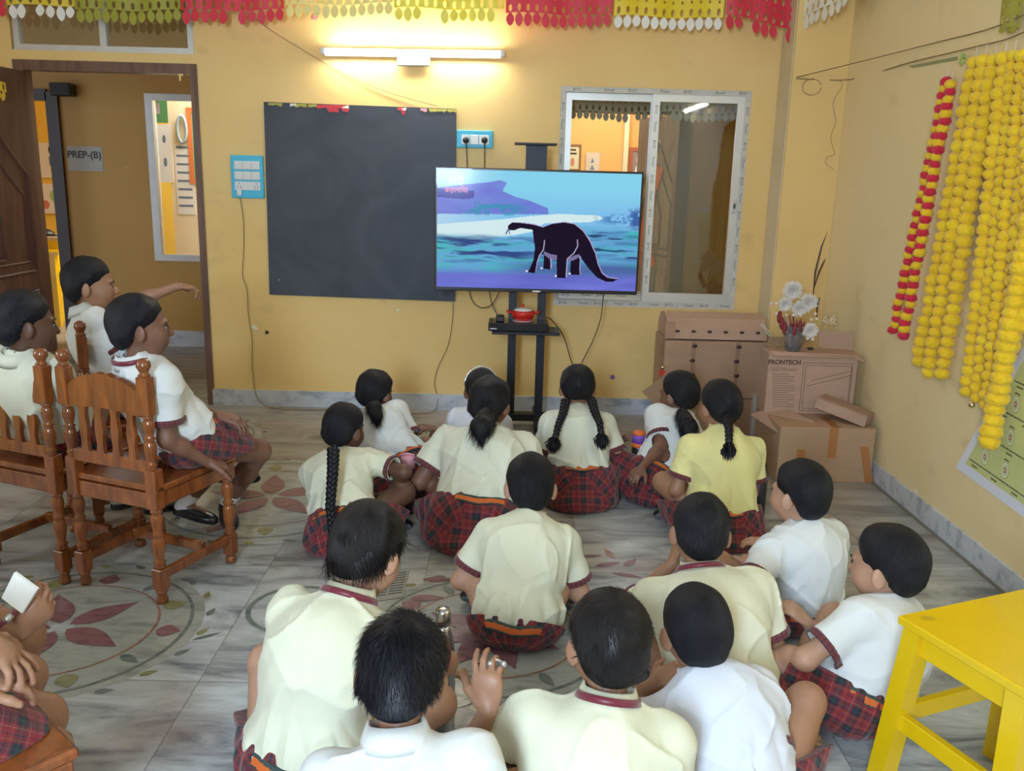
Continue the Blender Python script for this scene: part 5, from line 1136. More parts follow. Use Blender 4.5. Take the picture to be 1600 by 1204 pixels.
# trunk-like craft carton with domed lid against the wall
bx0, bx1 = at(1036, 560, Y=5.15)[0], at(1196, 560, Y=5.15)[0]; zt = at(1100, 530, Y=5.12)[2]
t = thing('carton_chest', ((bx0 + bx1) / 2, 5.28, 0), 'large carton made into a treasure chest with stud marks, under the window', 'carton')
m = MB(); m.bx(bx0, bx1, 5.12, 5.46, 0, zt - .01, 0, .004); m.build('chest_box', C1, t)
prof = [(5.12, zt), (5.135, zt + .06), (5.19, zt + .115), (5.28, zt + .14), (5.40, zt + .12), (5.46, zt + .05), (5.46, zt)]; m = MB(); m.prism([(y, z) for y, z in prof], (bx0 + .012, 0, 0), (0, 1, 0), (0, 0, 1), (bx1 - bx0 - .024, 0, 0)); m.build('domed_lid', C2, t, fixn=True)
m = MB(); m.bx(bx0 - .004, bx0 + .05, 5.115, 5.118, zt - .0, zt + .10); m.build('lid_flap', C1, t)
STUD = mat('dark_stud', (.05, .02, .018), .5)
for px, nr in ((1083, 5), (1152, 5)):
    q = at(px, 560, Y=5.118)[0]; m = MB(); m.bx(q - .012, q + .012, 5.1165, 5.1195, 0.02, zt - .015); st_ = m.build('strap', C4, t)
    for k in range(7): m = MB(); z = .05 + k * (zt - .09) / 6; m.sphere((q + .004 * (-1) ** k, 5.115, z), (.016, .005, .011), 8, 6); m.build('stud', STUD, st_)
for k in range(6): x = bx0 + .07 + k * .095; m = MB(); m.sphere((x, 5.125, zt + .045), (.014, .007, .008), 8, 6); m.build('stud', STUD, t)
m = MB(); m.bx(bx0 + .05, bx1 - .02, 5.1165, 5.1195, zt * .42, zt * .42 + .004); m.build('seam', mat('dark_gap', (.06, .035, .025), .9), t)
# loose wires on top of it
wire('pale tangled wire lying on the right end of the carton chest', [at(1178, 503, Y=5.2), at(1192, 510, Y=5.15), at(1200, 522, Y=5.12), at(1206, 530, Y=5.10), at(1203, 520, Y=5.1), at(1190, 505, Y=5.16)], .003, mat('white_wire', (.6, .58, .5), .5))
# leaning flap and red star ornament at the left
t = thing('cardboard_flap', at(1020, 630, Y=5.02), 'loose cardboard sheet leaning at the left end of the carton chest', 'cardboard')
fl = [at(1003, 612, Y=5.0), at(1034, 590, Y=5.08), at(1045, 622, Y=5.1), at(1022, 631, Y=5.05)]; m = MB(); m.add(fl + [q + V(0, .006, 0) for q in fl], [(0, 3, 2, 1), (4, 5, 6, 7), (0, 1, 5, 4), (1, 2, 6, 5), (2, 3, 7, 6), (3, 0, 4, 7)]); m.build('sheet', C3, t, fixn=True)
q = at(1034, 582, Y=5.09); t = thing('star_ornament', q, 'small red star ornament with a gold top left of the carton chest', 'ornament')
m = MB(); star = [((.026 if k % 2 == 0 else .011) * math.sin(k * math.pi / 5), (.026 if k % 2 == 0 else .011) * math.cos(k * math.pi / 5)) for k in range(10)]; m.prism(star, q, (1, 0, 0), (0, 0, 1), (0, .012, 0)); m.build('star', mat('red_foil', (.6, .03, .02), .35), t, fixn=True)
m = MB(); m.sphere(q + V(.004, .004, .03), (.012, .01, .013), 10, 8); m.build('gold_top', mat('gold_bell'), t)
# big carton on the floor in the corner
P0 = at(1232, 764, Z=0); P1 = at(1369, 757, Z=0); xr_, yf = XR - .03, P1[1]; xl = P0[0] - .03; zb_ = at(1376, 672, Y=yf)[2]
t = thing('carton', ((xl + xr_) / 2, yf + .22, 0), 'big taped brown carton on the floor in the corner with its flap open', 'carton', 'cartons stacked in the corner')
R = rot2(.03); m = MB(); cB = V((xl + xr_) / 2, yf + .25, zb_ / 2); m.box(cB, (xr_ - xl, .46, zb_), None, 0, .003); m.build('carton_body', C3, t)
for px, za, zb2, sl_ in ((1249, 0, .6, 0), (1297, .45, 1, 0), (1346, 0, .68, .05)):
    q = at(px, 730, Y=yf + .02)[0]; m = MB(); m.add([(q - .022 + sl_, yf + .0185, za * zb_ + .002), (q + .022 + sl_, yf + .0185, za * zb_ + .002), (q + .022, yf + .0185, zb2 * zb_), (q - .022, yf + .0185, zb2 * zb_)], [(0, 1, 2, 3)]); m.build('tape_strip', TP, t)
m = MB(); q = at(1300, 665, Y=yf + .1)[0]; m.add([(q - .02, yf + .03, zb_ + .001), (q + .02, yf + .03, zb_ + .001), (q + .02, yf + .45, zb_ + .001), (q - .02, yf + .45, zb_ + .001)], [(0, 1, 2, 3)]); m.build('tape_strip', TP, t)
f0 = V(xl, yf + .02, zb_); fp = [f0 + V(0, .02, .002), f0 + V(.0, .44, .002), f0 + V(.17, .36, .055), f0 + V(.20, .06, .045)]; fp = [at(1172, 648, Y=yf + .3), at(1222, 681, Y=yf + .03), at(1274, 661, Y=yf + .12), at(1218, 634, Y=yf + .36)]
m = MB(); m.add(fp + [q + V(0, 0, .005) for q in fp], [(0, 3, 2, 1), (4, 5, 6, 7), (0, 1, 5, 4), (1, 2, 6, 5), (2, 3, 7, 6), (3, 0, 4, 7)]); m.build('open_flap', C2, t, fixn=True)
# monitor carton behind / on top
yfm = yf + .30; a = at(1196, 640, Y=yfm); b_ = at(1337, 641, Y=yfm); ztm = at(1270, 553, Y=yfm)[2]; zbm = zb_
fx0, fx1 = at(1198, 600, Y=yfm)[0], at(1337, 600, Y=yfm)[0]
t = thing('carton', ((fx0 + fx1) / 2, yfm + .09, zbm), 'LED monitor carton standing on the big taped carton, with printed screen outline', 'carton', 'cartons stacked in the corner')
m = MB(); m.bx(fx0, fx1, yfm, yfm + .17, zbm, ztm, 0, .003); m.build('carton_body', C2, t)
PRI = mat('carton_print', (.10, .06, .045), .7); PRL = mat('carton_print_light', (.28, .17, .13), .7)
q = at(1226, 566, Y=yfm - .001); textobj('brand_print', 'FRONTECH', .034, q, FRONT, PRI, t, offset=.0012); q = at(1226, 577, Y=yfm - .001); textobj('product_print', 'LED Monitor', .028, q, FRONT, PRL, t)
m = MB()
for k in range(15):
    q0 = at(1207, 584 + k * 3.6, Y=yfm - .0006); l = .118 * (1 if k % 4 else .75); m.bx(q0[0], q0[0] + l, yfm - .001, yfm, q0[2] - .0022, q0[2] + .0022)
m.build('text_lines', PRL, t)
sx_0, sx_1, sz_1 = at(1256, 565, Y=yfm)[0], at(1333, 570, Y=yfm)[0], at(1290, 567, Y=yfm)[2]; m = MB()
for i_, (xa, xb, za, zb3) in enumerate(((sx_0, sx_1, sz_1 - .27, sz_1), (sx_0 + .014, sx_1 - .006, sz_1 - .256, sz_1 - .014))):
    w_ = .0022; 
    for bb in ((xa, xb, zb3 - w_, zb3), (xa, xb, za, za + w_), (xa, xa + w_, za, zb3), (xb - w_, xb, za, zb3)): m.bx(bb[0], bb[1], yfm - .001, yfm, bb[2], bb[3])
for dx, l_, dz in ((.05, .2, -.07), (.03, .24, -.1), (.09, .15, -.2)): m.prism([(0, -.001), (l_, l_ * .28 - .001), (l_, l_ * .28 + .001), (0, .001)], (sx_0 + dx, yfm - .001, sz_1 + dz - .03), (1, 0, 0), (0, 0, 1), (0, .001, 0))
m.build('screen_outline', PRI, t, fixn=True)
fpts = [V(fx0 + .01, yfm, ztm), V(fx1 + .015, yfm + .0, ztm), V(fx1 + .05, yfm - .06, ztm - .03), V(fx0 + .03, yfm - .05, ztm + .008)]
m = MB(); fz = [at(1203, 549, Y=yfm - .01), at(1342, 556, Y=yfm), at(1352, 566, Y=yfm - .06), at(1330, 559, Y=yfm - .03), at(1214, 556, Y=yfm - .03)]; m.add(fz + [q + V(0, 0, .004) for q in fz], [(4, 3, 2, 1, 0), (5, 6, 7, 8, 9)] + [(i, (i + 1) % 5, 5 + (i + 1) % 5, 5 + i) for i in range(5)]); m.build('top_flap', C2, t, fixn=True)
m = MB(); fa = [at(1279, 542, Y=yfm + .16), at(1332, 548, Y=yfm + .17), at(1334, 519, Y=yfm + .19), at(1279, 517, Y=yfm + .18)]; m.add(fa + [q + V(0, .005, 0) for q in fa], [(0, 1, 2, 3), (7, 6, 5, 4)] + [(i, 4 + i, 4 + (i + 1) % 4, (i + 1) % 4) for i in range(4)]); m.build('raised_flap', C2, t, fixn=True)
m = MB(); fa = [at(1199, 541, Y=yfm + .16), at(1255, 543, Y=yfm + .16), at(1268, 528, Y=yfm + .2), at(1201, 526, Y=yfm + .2)]; m.add(fa + [q + V(0, .005, 0) for q in fa], [(0, 1, 2, 3), (7, 6, 5, 4)] + [(i, 4 + i, 4 + (i + 1) % 4, (i + 1) % 4) for i in range(4)]); m.build('raised_flap', C4, t, fixn=True)
m = MB(); q = at(1266, 546, Y=yfm + .02); m.box(q + V(0, 0, .006), (.03, .02, .014), None, 0, .003); tag(m.build('black_clip', BLACK), 'small black clip lying on the monitor carton', 'clip')
# flat long carton leaning on the big one
A_ = at(1302, 634, Y=yfm - .12); t = thing('carton', A_, 'flat narrow brown carton lying slanted on the big carton against the wall', 'carton', 'cartons stacked in the corner')
ax_ = unit(at(1352, 666, Y=yfm - .28) - at(1278, 634, Y=yfm - .10)); m = MB(); p0_, p1_ = at(1276, 628, Y=yfm - .08), at(1354, 659, Y=yfm - .25); cxx = (p0_ + p1_) / 2; X_ = unit(p1_ - p0_); Yx = unit(np.cross(V(0, 0, 1), X_)); Zx = np.cross(X_, Yx); Rm = np.array([X_, Yx, Zx]).T
m.box(cxx + Yx * .05, (np.linalg.norm(p1_ - p0_), .13, .055), Rm, 0, .002); m.build('carton_body', C2, t); m = MB(); m.box(cxx + Yx * .05 + Zx * .030, (np.linalg.norm(p1_ - p0_) * .98, .10, .005), Rm, 0, .001); m.build('top_flap', C1, t)
# clear plastic packing behind the lower cartons
FO = mat('white_foam', (.42, .38, .34), .85, noise=.15, nscale=12); a = at(1174, 600, Y=4.98); 
for k, (px, py, w_, h_) in enumerate(((1186, 628, .075, .30), (1192, 590, .05, .16))):
    q = at(px, py, Y=5.02 - .05 * k); m = MB(); m.bx(q[0] - w_ / 2, q[0] + w_ / 2, q[1] - .03, q[1] + .02, 0 if k == 0 else .30, q[2] + .05, 0, .006); o = m.build('foam_packing', FO); tag(o, ['lower grey foam packing piece between the two large cartons', 'upper grey foam packing piece left of the monitor carton'][k], 'foam')
# ================================================================ flower arrangement on the monitor carton
q = at(1250, 532, Y=yfm + .09); zc_ = ztm + .0; bx_v = at(1240, 530, Y=yfm + .08)[0]
t = thing('flower_vase', (bx_v, yfm + .08, ztm), 'clear glass of dried red stems with white cloth flowers on the monitor carton', 'flower arrangement')
m = MB(); m.lathe([(.035, 0), (.04, .01), (.05, .07), (.06, .14), (.057, .14), (.047, .07), (.036, .012), (.01, .01)], (bx_v, yfm + .08, ztm), 20); m.build('glass', mat('clear_glass', (.9, .9, .9), .05, trans=.9), t)
RS = mat('dark_red_stem', (.22, .02, .03), .6); 
for k in range(14):
    a_ = k * 2.4; m = MB(); b0 = V(bx_v + .02 * math.cos(a_), yfm + .08 + .02 * math.sin(a_), ztm + .014); m.tube([b0, b0 + V(.02 * math.cos(a_), .015 * math.sin(a_), .08), b0 + V(.05 * math.cos(a_) - .02, .04 * math.sin(a_), .13 + .02 * (k % 4))], [.006, .007, .003], 6); m.build('stem', RS if k % 3 else mat('pale_stem', (.5, .42, .36), .7), t)
WF = mat('white_cloth_petal', (.80, .74, .68), .8, sheen=.4); 
def mum(c, r, name='flower_head'):
    m = MB(); rs_ = random.Random(int(c[0] * 1e4)); 
    for lay in range(4):
        n_ = 12 + lay * 4; el = [1.3, .9, .45, .0][lay]
        for k in range(n_):
            a_ = 2 * math.pi * k / n_ + lay; d = V(math.cos(a_) * math.cos(el), -math.sin(el) * .75 - .15, math.sin(a_) * math.cos(el) + math.sin(el) * .5); d = unit(d) ; s_ = unit(np.cross(d, V(0, 1, .2))); l = r * rs_.uniform(.85, 1.1); w_ = r * .12
            m.add([c, c + d * l * .5 + s_ * w_, c + d * l, c + d * l * .5 - s_ * w_, c + d * l * .5 + np.cross(s_, d) * w_ * .7], [(0, 1, 4), (1, 2, 4), (2, 3, 4), (3, 0, 4), (0, 3, 2, 1)])
    m.build(name, WF, t, fixn=True)
for px, py, r in ((1237, 454, .062), (1262, 472, .058), (1226, 475, .045), (1265, 516, .050), (1248, 482, .05)): mum(at(px, py, Y=yfm + .04), r)
PB = mat('pearl_bead', (.8, .72, .66), .2, coat=.5)
for px, py in ((1229, 492), (1240, 492), (1213, 474), (1205, 474), (1268, 499), (1274, 490), (1256, 520), (1213, 490), (1262, 529), (1270, 530), (1276, 498)): m = MB(); m.sphere(at(px, py, Y=yfm + .03), .008, 10, 7); m.build('bead', PB, t)
LFM = mat('dark_dry_leaf', (.09, .04, .03), .6)
for pts_l in (((1270, 470), (1274, 425), (1284, 385), (1293, 362)), ((1272, 450), (1280, 425), (1287, 410), (1290, 403)), ((1276, 500), (1277, 480), (1280, 466), (1280, 464))):
    P_ = [at(x, y, Y=yfm + .09) for x, y in pts_l]; m = MB(); vs = []; n_ = len(P_)
    m.tube(P_, [.002, .006, .005, .0008], 5); m.build('leaf', LFM, t)
for k, (px, py) in enumerate(((1222, 505), (1218, 495), (1226, 512), (1250, 510), (1242, 515))):
    m = MB(); c = at(px, py, Y=yfm + .03); m.sphere(c, (.014, .01, .035), 8, 6); m.build('red_pod', RS, t)
m = MB(); q = at(1297, 507, Y=yfm + .12)
for k in range(9): a_ = k * .7; m.tube([q, q + V(.03 * math.cos(a_), .01, .03 + .02 * math.sin(a_ * 2)), q + V(.05 * math.cos(a_), .0, .01 + .03 * math.sin(a_))], [.006, .012, .002], 6)
m.build('dry_foliage', mat('straw_foliage', (.62, .48, .28), .8), t)
# ================================================================ bottles, notebook
def bottle(name, label, c, prof_parts, rz=0):
    t = thing(name, c, label, 'bottle', 'water bottles on the floor')
    for nm, prof, mt in prof_parts: m = MB(); m.lathe(prof, c, 28); m.build(nm, mt, t)
    return t
STEEL = mat('brushed_steel', (.55, .56, .57), .22, 1, noise=.08, nscale=40, stretch=(1, 1, .1))
PUR = mat('dark_purple_print', (.06, .02, .07), .3, noise=.9, nscale=60); PNK = mat('pink_plastic', (.80, .38, .50), .4)
c = at(636, 772, Z=0); c[1] -= .12; c = V(at(637, 715, Y=3.83)[0], 3.83, 0)
zt_ = at(637, 712, Y=3.83)[2]
t = bottle('water_bottle', 'purple printed bottle with a pink lid beside the girl near the notebook', c, [('bottle_body', [(.028, 0), (.032, .004), (.033, zt_ - .065), (.031, zt_ - .055)], PUR), ('lid', [(.032, zt_ - .056), (.034, zt_ - .05), (.034, zt_ - .012), (.030, zt_ - .006), (.02, zt_)], PNK)])
m = MB(); m.tube([c + V(-.026, 0, zt_ - .012), c + V(-.03, 0, zt_ + .006), c + V(.0, 0, zt_ + .012), c + V(.03, 0, zt_ + .006), c + V(.026, 0, zt_ - .012)], .004, 8); m.build('carry_loop', PNK, t)
yb_ = 4.28; c = V(at(998, 690, Y=yb_)[0], yb_, 0); zt_ = at(998, 673, Y=yb_)[2]; OR = mat('orange_plastic', (.80, .16, .03), .4); VI = mat('violet_plastic', (.24, .10, .55), .4)
t = bottle('water_bottle', 'steel bottle with an orange and violet lid in front of the girl by the cartons', c, [('bottle_body', [(.030, 0), (.034, .004), (.034, zt_ - .085), (.033, zt_ - .08)], mat('dark_steel', (.16, .16, .19), .25, .9)), ('lid_ring', [(.035, zt_ - .08), (.036, zt_ - .078), (.036, zt_ - .062), (.034, zt_ - .06)], OR), ('lid', [(.034, zt_ - .06), (.034, zt_ - .02), (.033, zt_ - .018)], VI), ('lid_top', [(.033, zt_ - .018), (.032, zt_ - .006), (.024, zt_), (.01, zt_ + .002)], OR)])
yb_ = 3.72; c = V(at(1188, 740, Y=yb_)[0], yb_, 0); zt_ = at(1190, 741, Y=yb_)[2]; BKB = mat('matt_black_bottle', (.015, .015, .018), .35)
t = bottle('water_bottle', 'tall black bottle with a loop handle right of the girl in yellow', c, [('bottle_body', [(.030, 0), (.034, .004), (.034, zt_ - .02), (.026, zt_ - .006)], BKB), ('steel_ring', [(.028, zt_ - .008), (.029, zt_ - .006), (.029, zt_ - .001), (.027, zt_)], STEEL), ('lid', [(.028, zt_), (.028, zt_ + .03), (.022, zt_ + .038)], BKB)])
m = MB(); m.tube([c + V(-.02, 0, zt_ + .035), c + V(-.016, 0, zt_ + .062), c + V(.012, 0, zt_ + .066), c + V(.022, 0, zt_ + .04)], .005, 8); m.build('carry_loop', BKB, t)
yb_ = 2.16; c = V(at(692, 1020, Y=yb_)[0], yb_, 0); zt_ = at(686, 950, Y=yb_)[2]
t = bottle('water_bottle', 'shiny steel cola-shaped bottle in front of the spiky haired boy', c, [('bottle_body', [(.030, 0), (.034, .006), (.034, zt_ - .14), (.031, zt_ - .11), (.022, zt_ - .06), (.0175, zt_ - .045)], STEEL), ('lid', [(.0205, zt_ - .045), (.0215, zt_ - .042), (.0215, zt_ - .008), (.017, zt_), (.004, zt_)], STEEL)])
# notebook lying before the boy at the left front
t = thing('notebook', at(650, 890, Z=0), 'grey printed booklet lying open on the floor in front of the leaning boy', 'book')
nb_ = [at(602, 905, Z=.004), at(623, 895, Z=.004), at(640, 888, Z=.004), at(622, 940, Z=.004)]; nb_ = [at(588, 895, Z=.004), at(640, 888, Z=.004), at(630, 932, Z=.004), at(575, 940, Z=.004)]
m = MB(); m.add(nb_ + [q - V(0, 0, .0035) for q in nb_], [(3, 2, 1, 0), (4, 5, 6, 7)] + [(i, (i + 1) % 4, 4 + (i + 1) % 4, 4 + i) for i in range(4)]); pg_ = m.build('page', mat('newsprint', (.36, .36, .33), .8), t, fixn=True)
m = MB()
for r_ in range(9):
    for k in range(2):
        u0, u1 = .06 + k * .47, .47 + k * .47; v_ = .1 + r_ * .09; f_ = lambda u, v__: nb_[0] * (1 - u) * (1 - v__) + nb_[1] * u * (1 - v__) + nb_[2] * u * v__ + nb_[3] * (1 - u) * v__ + V(0, 0, .0006); m.add([f_(u0, v_), f_(u1, v_), f_(u1, v_ + .035), f_(u0, v_ + .035)], [(3, 2, 1, 0)])
m.build('print_lines', mat('newsprint_ink', (.09, .09, .085), .8), pg_)
t = thing('notebook', at(606, 716, Z=.02), 'small white notebook with pink print on the floor between two girls', 'book')
q = at(604, 726, Z=.2); q = V(*at(602, 716, Y=3.72)); m = MB(); m.box(q, (.10, .13, .008), rot2(.4), 0, .001); m.build('page_block', mat('white_paper'), t); m = MB(); m.box(q + V(0, 0, .005), (.05, .05, .002), rot2(.4)); m.build('pink_print', mat('pink_print_ink', (.7, .3, .45), .7), t)
# ================================================================ yellow stool / table at the right front
YP = mat('yellow_gloss_paint', (.74, .49, .004), .28, coat=.3, noise=.06, nscale=5, bump=.08, bscale=30); YPS = mat('yellow_worn', (.55, .36, .01), .4)
zt_ = .50; a = at(1409, 962, Z=zt_); b_ = at(1600, 921, Z=zt_); c = at(1600, 1068, Z=zt_); X_ = unit(b_ - a); 
t = thing('wooden_stool', (a[0] + .2, a[1] - .1, 0), 'glossy yellow wooden bench stool at the right front corner', 'stool')
Y2 = unit(c - a); Y2 = unit(Y2 - (Y2 @ X_) * X_); W_, L_ = .34, .42
Rm = np.array([X_, Y2, np.cross(X_, Y2)]).T
if Rm[2, 2] < 0: Rm[:, 2] *= -1
cen = a + X_ * L_ / 2 + Y2 * W_ / 2
m = MB(); m.box(cen - V(0, 0, .011), (L_ + .012, W_ + .012, .022), Rm, 0, .003); tp = m.build('seat', YP, t)
m = MB(); q = at(1450, 965, Z=zt_ + .0008)
m.add([q + V(.018 * math.cos(k * .52) * (1 + .2 * math.sin(k * 3)), .010 * math.sin(k * .52), 0) for k in range(12)], [tuple(range(12))]); m.build('worn_spot', YPS, tp)
legp = {}
for i in (0, 1):
    for j in (0, 1):
        tpt = cen + X_ * (L_ / 2 - .03) * (2 * i - 1) + Y2 * (W_ / 2 - .03) * (2 * j - 1) - V(0, 0, .022); bt = tpt + X_ * .035 * (2 * i - 1) + Y2 * .03 * (2 * j - 1); bt[2] = 0; legp[(i, j)] = (tpt, bt); w_ = .024; m = MB()
        vs = [p + X_ * sx * w_ + Y2 * sy * w_ for p in (bt, tpt) for sx, sy in ((-1, -1), (1, -1), (1, 1), (-1, 1))]; m.add(vs, [(0, 3, 2, 1), (4, 5, 6, 7), (0, 1, 5, 4), (1, 2, 6, 5), (2, 3, 7, 6), (3, 0, 4, 7)]); m.build('leg', YP, t, fixn=True)
def rail(p, q, hgt, th_, nm):
    d = unit(q - p); s_ = unit(np.cross(V(0, 0, 1), d)); m = MB(); m.box((p + q) / 2, (np.linalg.norm(q - p), th_, hgt), np.array([d, s_, np.cross(d, s_)]).T, 0, .002); m.build(nm, YP, t)
for (k1, k2) in (((0, 0), (1, 0)), ((0, 1), (1, 1)), ((0, 0), (0, 1)), ((1, 0), (1, 1))):
    p, q = legp[k1][0], legp[k2][0]; rail(p - V(0, 0, .032), q - V(0, 0, .032), .065, .02, 'apron')
    f = .52 if k1[0] == k2[0] else .50; p = legp[k1][0] * (1 - f) + legp[k1][1] * f; q = legp[k2][0] * (1 - f) + legp[k2][1] * f; rail(p, q, .045, .022, 'stretcher')
# ================================================================ carved wooden chairs
WC = wood('orange_brown_varnish', (.29, .085, .020), (.15, .042, .012), .22, .6, (5, 5, 1.2), 5)
TURN = lambda z0, z1, r: [(r * a, z0 + (z1 - z0) * t_) for t_, a in ((0, .7), (.03, 1), (.07, .72), (.10, 1.02), (.14, .7), (.2, .78), (.30, 1.0), (.42, 1.05), (.5, .92), (.54, .68), (.57, 1.02), (.61, .68), (.7, .85), (.8, 1.02), (.88, .92), (.92, .7), (.95, 1.0), (1, .75))]
def make_chair():
    t = thing('wooden_chair', (0, 0, 0), 'x', 'chair')
    sz = .43; hw = .182
    for sx in (-1, 1):
        m = MB(); x = sx * hw; y = -.19
        m.lathe([(.012, 0), (.02, .004), (.021, .02), (.015, .035), (.022, .045), (.015, .055)], (x, y, 0), 14); m.box((x, y, .095), (.044, .044, .08), None, 0, .003); m.lathe(TURN(.135, .36, .022), (x, y, 0), 14)
        m.box((x, y, .43), (.046, .044, .145), None, 0, .003); m.lathe(TURN(.50, .70, .021), (x, y - .006, 0), 14); m.box((x, y - .01, .765), (.046, .040, .135), None, 0, .003)
        m.lathe([(.016, .83), (.022, .838), (.014, .846), (.019, .855), (.025, .868), (.022, .884), (.012, .893), (.004, .896)], (x, y - .01, 0), 14); m.build('back_post', WC, t, world=False)
        m = MB(); x = sx * .18; y = .185; m.lathe([(.012, 0), (.021, .004), (.022, .02), (.015, .035)], (x, y, 0), 14); m.box((x, y, .08), (.042, .042, .085), None, 0, .003); m.lathe(TURN(.12, .355, .022), (x, y, 0), 14); m.box((x, y, .385), (.044, .044, .065), None, 0, .003); m.build('front_leg', WC, t, world=False)
        m = MB(); m.box((sx * .18, 0, .385), (.024, .36, .055), None, 0, .003); m.build('apron', WC, t, world=False)
        m = MB(); m.box((sx * .18, 0, .105), (.024, .36, .035), None, 0, .003); m.build('stretcher', WC, t, world=False)
    for y_ in (-.19, .185): m = MB(); m.box((0, y_, .385), (.34, .024, .058), None, 0, .003); m.build('apron', WC, t, world=False)
    m = MB(); m.box((0, .05, .12), (.34, .024, .035), None, 0, .003); m.build('stretcher', WC, t, world=False)
    m = MB(); m.box((0, .01, .43), (.41, .42, .024), None, 0, .006); m.build('seat', WC, t, world=False)
    n_ = 14; up = [(-.165 + .33 * i / n_, .765 + .048 * math.sin(math.pi * i / n_) ** .8 + .012 * abs(math.sin(2 * math.pi * i / n_)) + (.010 if i in (6, 7, 8) else 0)) for i in range(n_ + 1)]; lo = [(x, .692 + .012 * math.sin(math.pi * (x + .165) / .33)) for x, z in up]
    m = MB(); m.prism(up[::-1] + lo, (0, -.213, 0), (1, 0, 0), (0, 0, 1), (0, .026, 0)); m.build('top_rail', WC, t, world=False, fixn=True)
    m = MB(); m.box((0, -.196, .513), (.335, .022, .045), None, 0, .003); m.build('bottom_rail', WC, t, world=False)
    for k in range(4):
        x = -.108 + k * .072; m = MB(); sh_ = [(-.017, 0), (-.013, .04), (-.019, .09), (-.013, .14), (-.017, .175), (.017, .175), (.013, .14), (.019, .09), (.013, .04), (.017, 0)]; m.prism(sh_[::-1], (x, -.206, .53), (1, 0, 0), (0, 0, 1), (0, .016, 0)); m.build('slat', WC, t, world=False, fixn=True)
    return t
chairs = [((-1.30, 3.15), 22, 'carved wooden chair whose boy wears a maroon neck ribbon, nearest the door cables'), ((-1.715, 3.29), 22, 'carved wooden chair cut by the left edge of the frame, behind the neighbouring chair'), ((-1.66, 3.86), 62, 'carved wooden chair of the boy stretching out his arm')]
c0 = make_chair()
for i, ((x, y), hd_, lb_) in enumerate(chairs):
    o = c0 if i == 0 else copy_tree(c0); o.location = (x, y, 0); o.rotation_euler = (0, 0, -math.radians(hd_)); o['label'] = lb_; o['group'] = 'carved wooden chairs'
qs = at(113, 1168, Z=.442); hq = 42; Fq, Rq = V(math.sin(math.radians(hq)), math.cos(math.radians(hq)), 0), V(math.cos(math.radians(hq)), -math.sin(math.radians(hq)), 0)
CH4 = qs - Fq * .21 - Rq * .195; CH5 = at(75, 935, Z=.0); K5 = at(72, 940, Z=.53); CH5 = V(K5[0] - .24 - .04, K5[1] - .13 + .06, 0)
for q, lb_ in ((CH4, 'carved wooden chair at the bottom left corner with only its seat corner showing'), (CH5 - Fq * .16, 'wooden chair left of the frame under the child holding the card')):
    o = copy_tree(c0); o.location = (q[0], q[1], 0); o.rotation_euler = (0, 0, -math.radians(hq)); o['label'] = lb_; o['group'] = 'carved wooden chairs'
# ================================================================ beyond the door and windows
t = thing('wooden_table', at(75, 370, Y=8.6), 'yellow wooden table in the far bright room', 'table')
q = at(72, 368, Y=8.9); m = MB(); m.bx(q[0] - .5, q[0] + .25, 8.7, 9.2, q[2] - .03, q[2]); tb_ = m.build('table_top', mat('pale_table_top', (.5, .42, .3), .5), t); m = MB(); m.bx(q[0] - .48, q[0] + .22, 8.71, 8.74, q[2] - .13, q[2] - .03); m.build('apron', YP, t)
for x in (-.45, .12): m = MB(); m.bx(q[0] + x, q[0] + x + .06, 8.72, 8.78, 0, q[2] - .03); m.build('leg', YP, t)
t = thing('low_bench', at(85, 430, Y=8.3), 'low yellow wooden bench below the far table', 'bench'); z = at(80, 392, Y=8.5)[2]; x = at(80, 400, Y=8.5)[0]
m = MB(); m.bx(x - .4, x + .12, 8.4, 8.7, z - .03, z); m.build('seat', YP, t)
for dx in (-.36, .02): m = MB(); m.bx(x + dx, x + dx + .05, 8.42, 8.47, 0, z - .03); m.build('leg', YP, t)
t = thing('school_cap', at(69, 357, Y=8.9), 'black cap lying on the far table', 'cap'); m = MB(); p = V(at(69, 360, Y=8.9)[0], 8.9, q[2]); m.sphere(p + V(0, 0, .01), (.1, .09, .06), 14, 8); m.build('cap_crown', BLACK, t); m = MB(); m.sphere(p + V(.09, -.03, .008), (.07, .05, .01), 12, 6); m.build('cap_peak', BLACK, t)
YF = 10.39; INKB = mat('poster_ink_blue', (.12, .2, .3), .7); INKY = mat('poster_yellow', (.75, .6, .1), .7)
def wallposter(label, box, y, cols, parts_, cat='poster', frame_=None):
    a_, b2 = at(box[0], box[1], Y=y), at(box[2], box[3], Y=y); t = thing(cat if ' ' not in cat else cat.replace(' ', '_'), ((a_[0] + b2[0]) / 2, y, b2[2]), label, cat); m = MB(); m.bx(a_[0], b2[0], y - .006, y, b2[2], a_[2]); sheet = m.build('sheet', cols[0], t)
    for nm, mt, polys in parts_:
        m = MB()
        for pl in polys:
            pts = [(a_[0] + (b2[0] - a_[0]) * u, a_[2] + (b2[2] - a_[2]) * v_) for u, v_ in pl]; m.add([(x, y - .0072, z_) for x, z_ in pts] + [(x, y - .006, z_) for x, z_ in pts], [tuple(range(len(pts))), tuple(range(len(pts), 2 * len(pts)))[::-1]])
        m.build(nm, mt, t)
    if frame_:
        m = MB(); w_ = frame_[0]; m.bx(a_[0] - w_, b2[0] + w_, y - .014, y, a_[2], a_[2] + w_); m.bx(a_[0] - w_, b2[0] + w_, y - .014, y, b2[2] - w_, b2[2]); m.bx(a_[0] - w_, a_[0], y - .014, y, b2[2], a_[2]); m.bx(b2[0], b2[0] + w_, y - .014, y, b2[2], a_[2]); m.build('frame', frame_[1], t)
    return t
rec = lambda x0_, y0_, x1_, y1_: [(x0_, y0_), (x1_, y0_), (x1_, y1_), (x0_, y1_)]
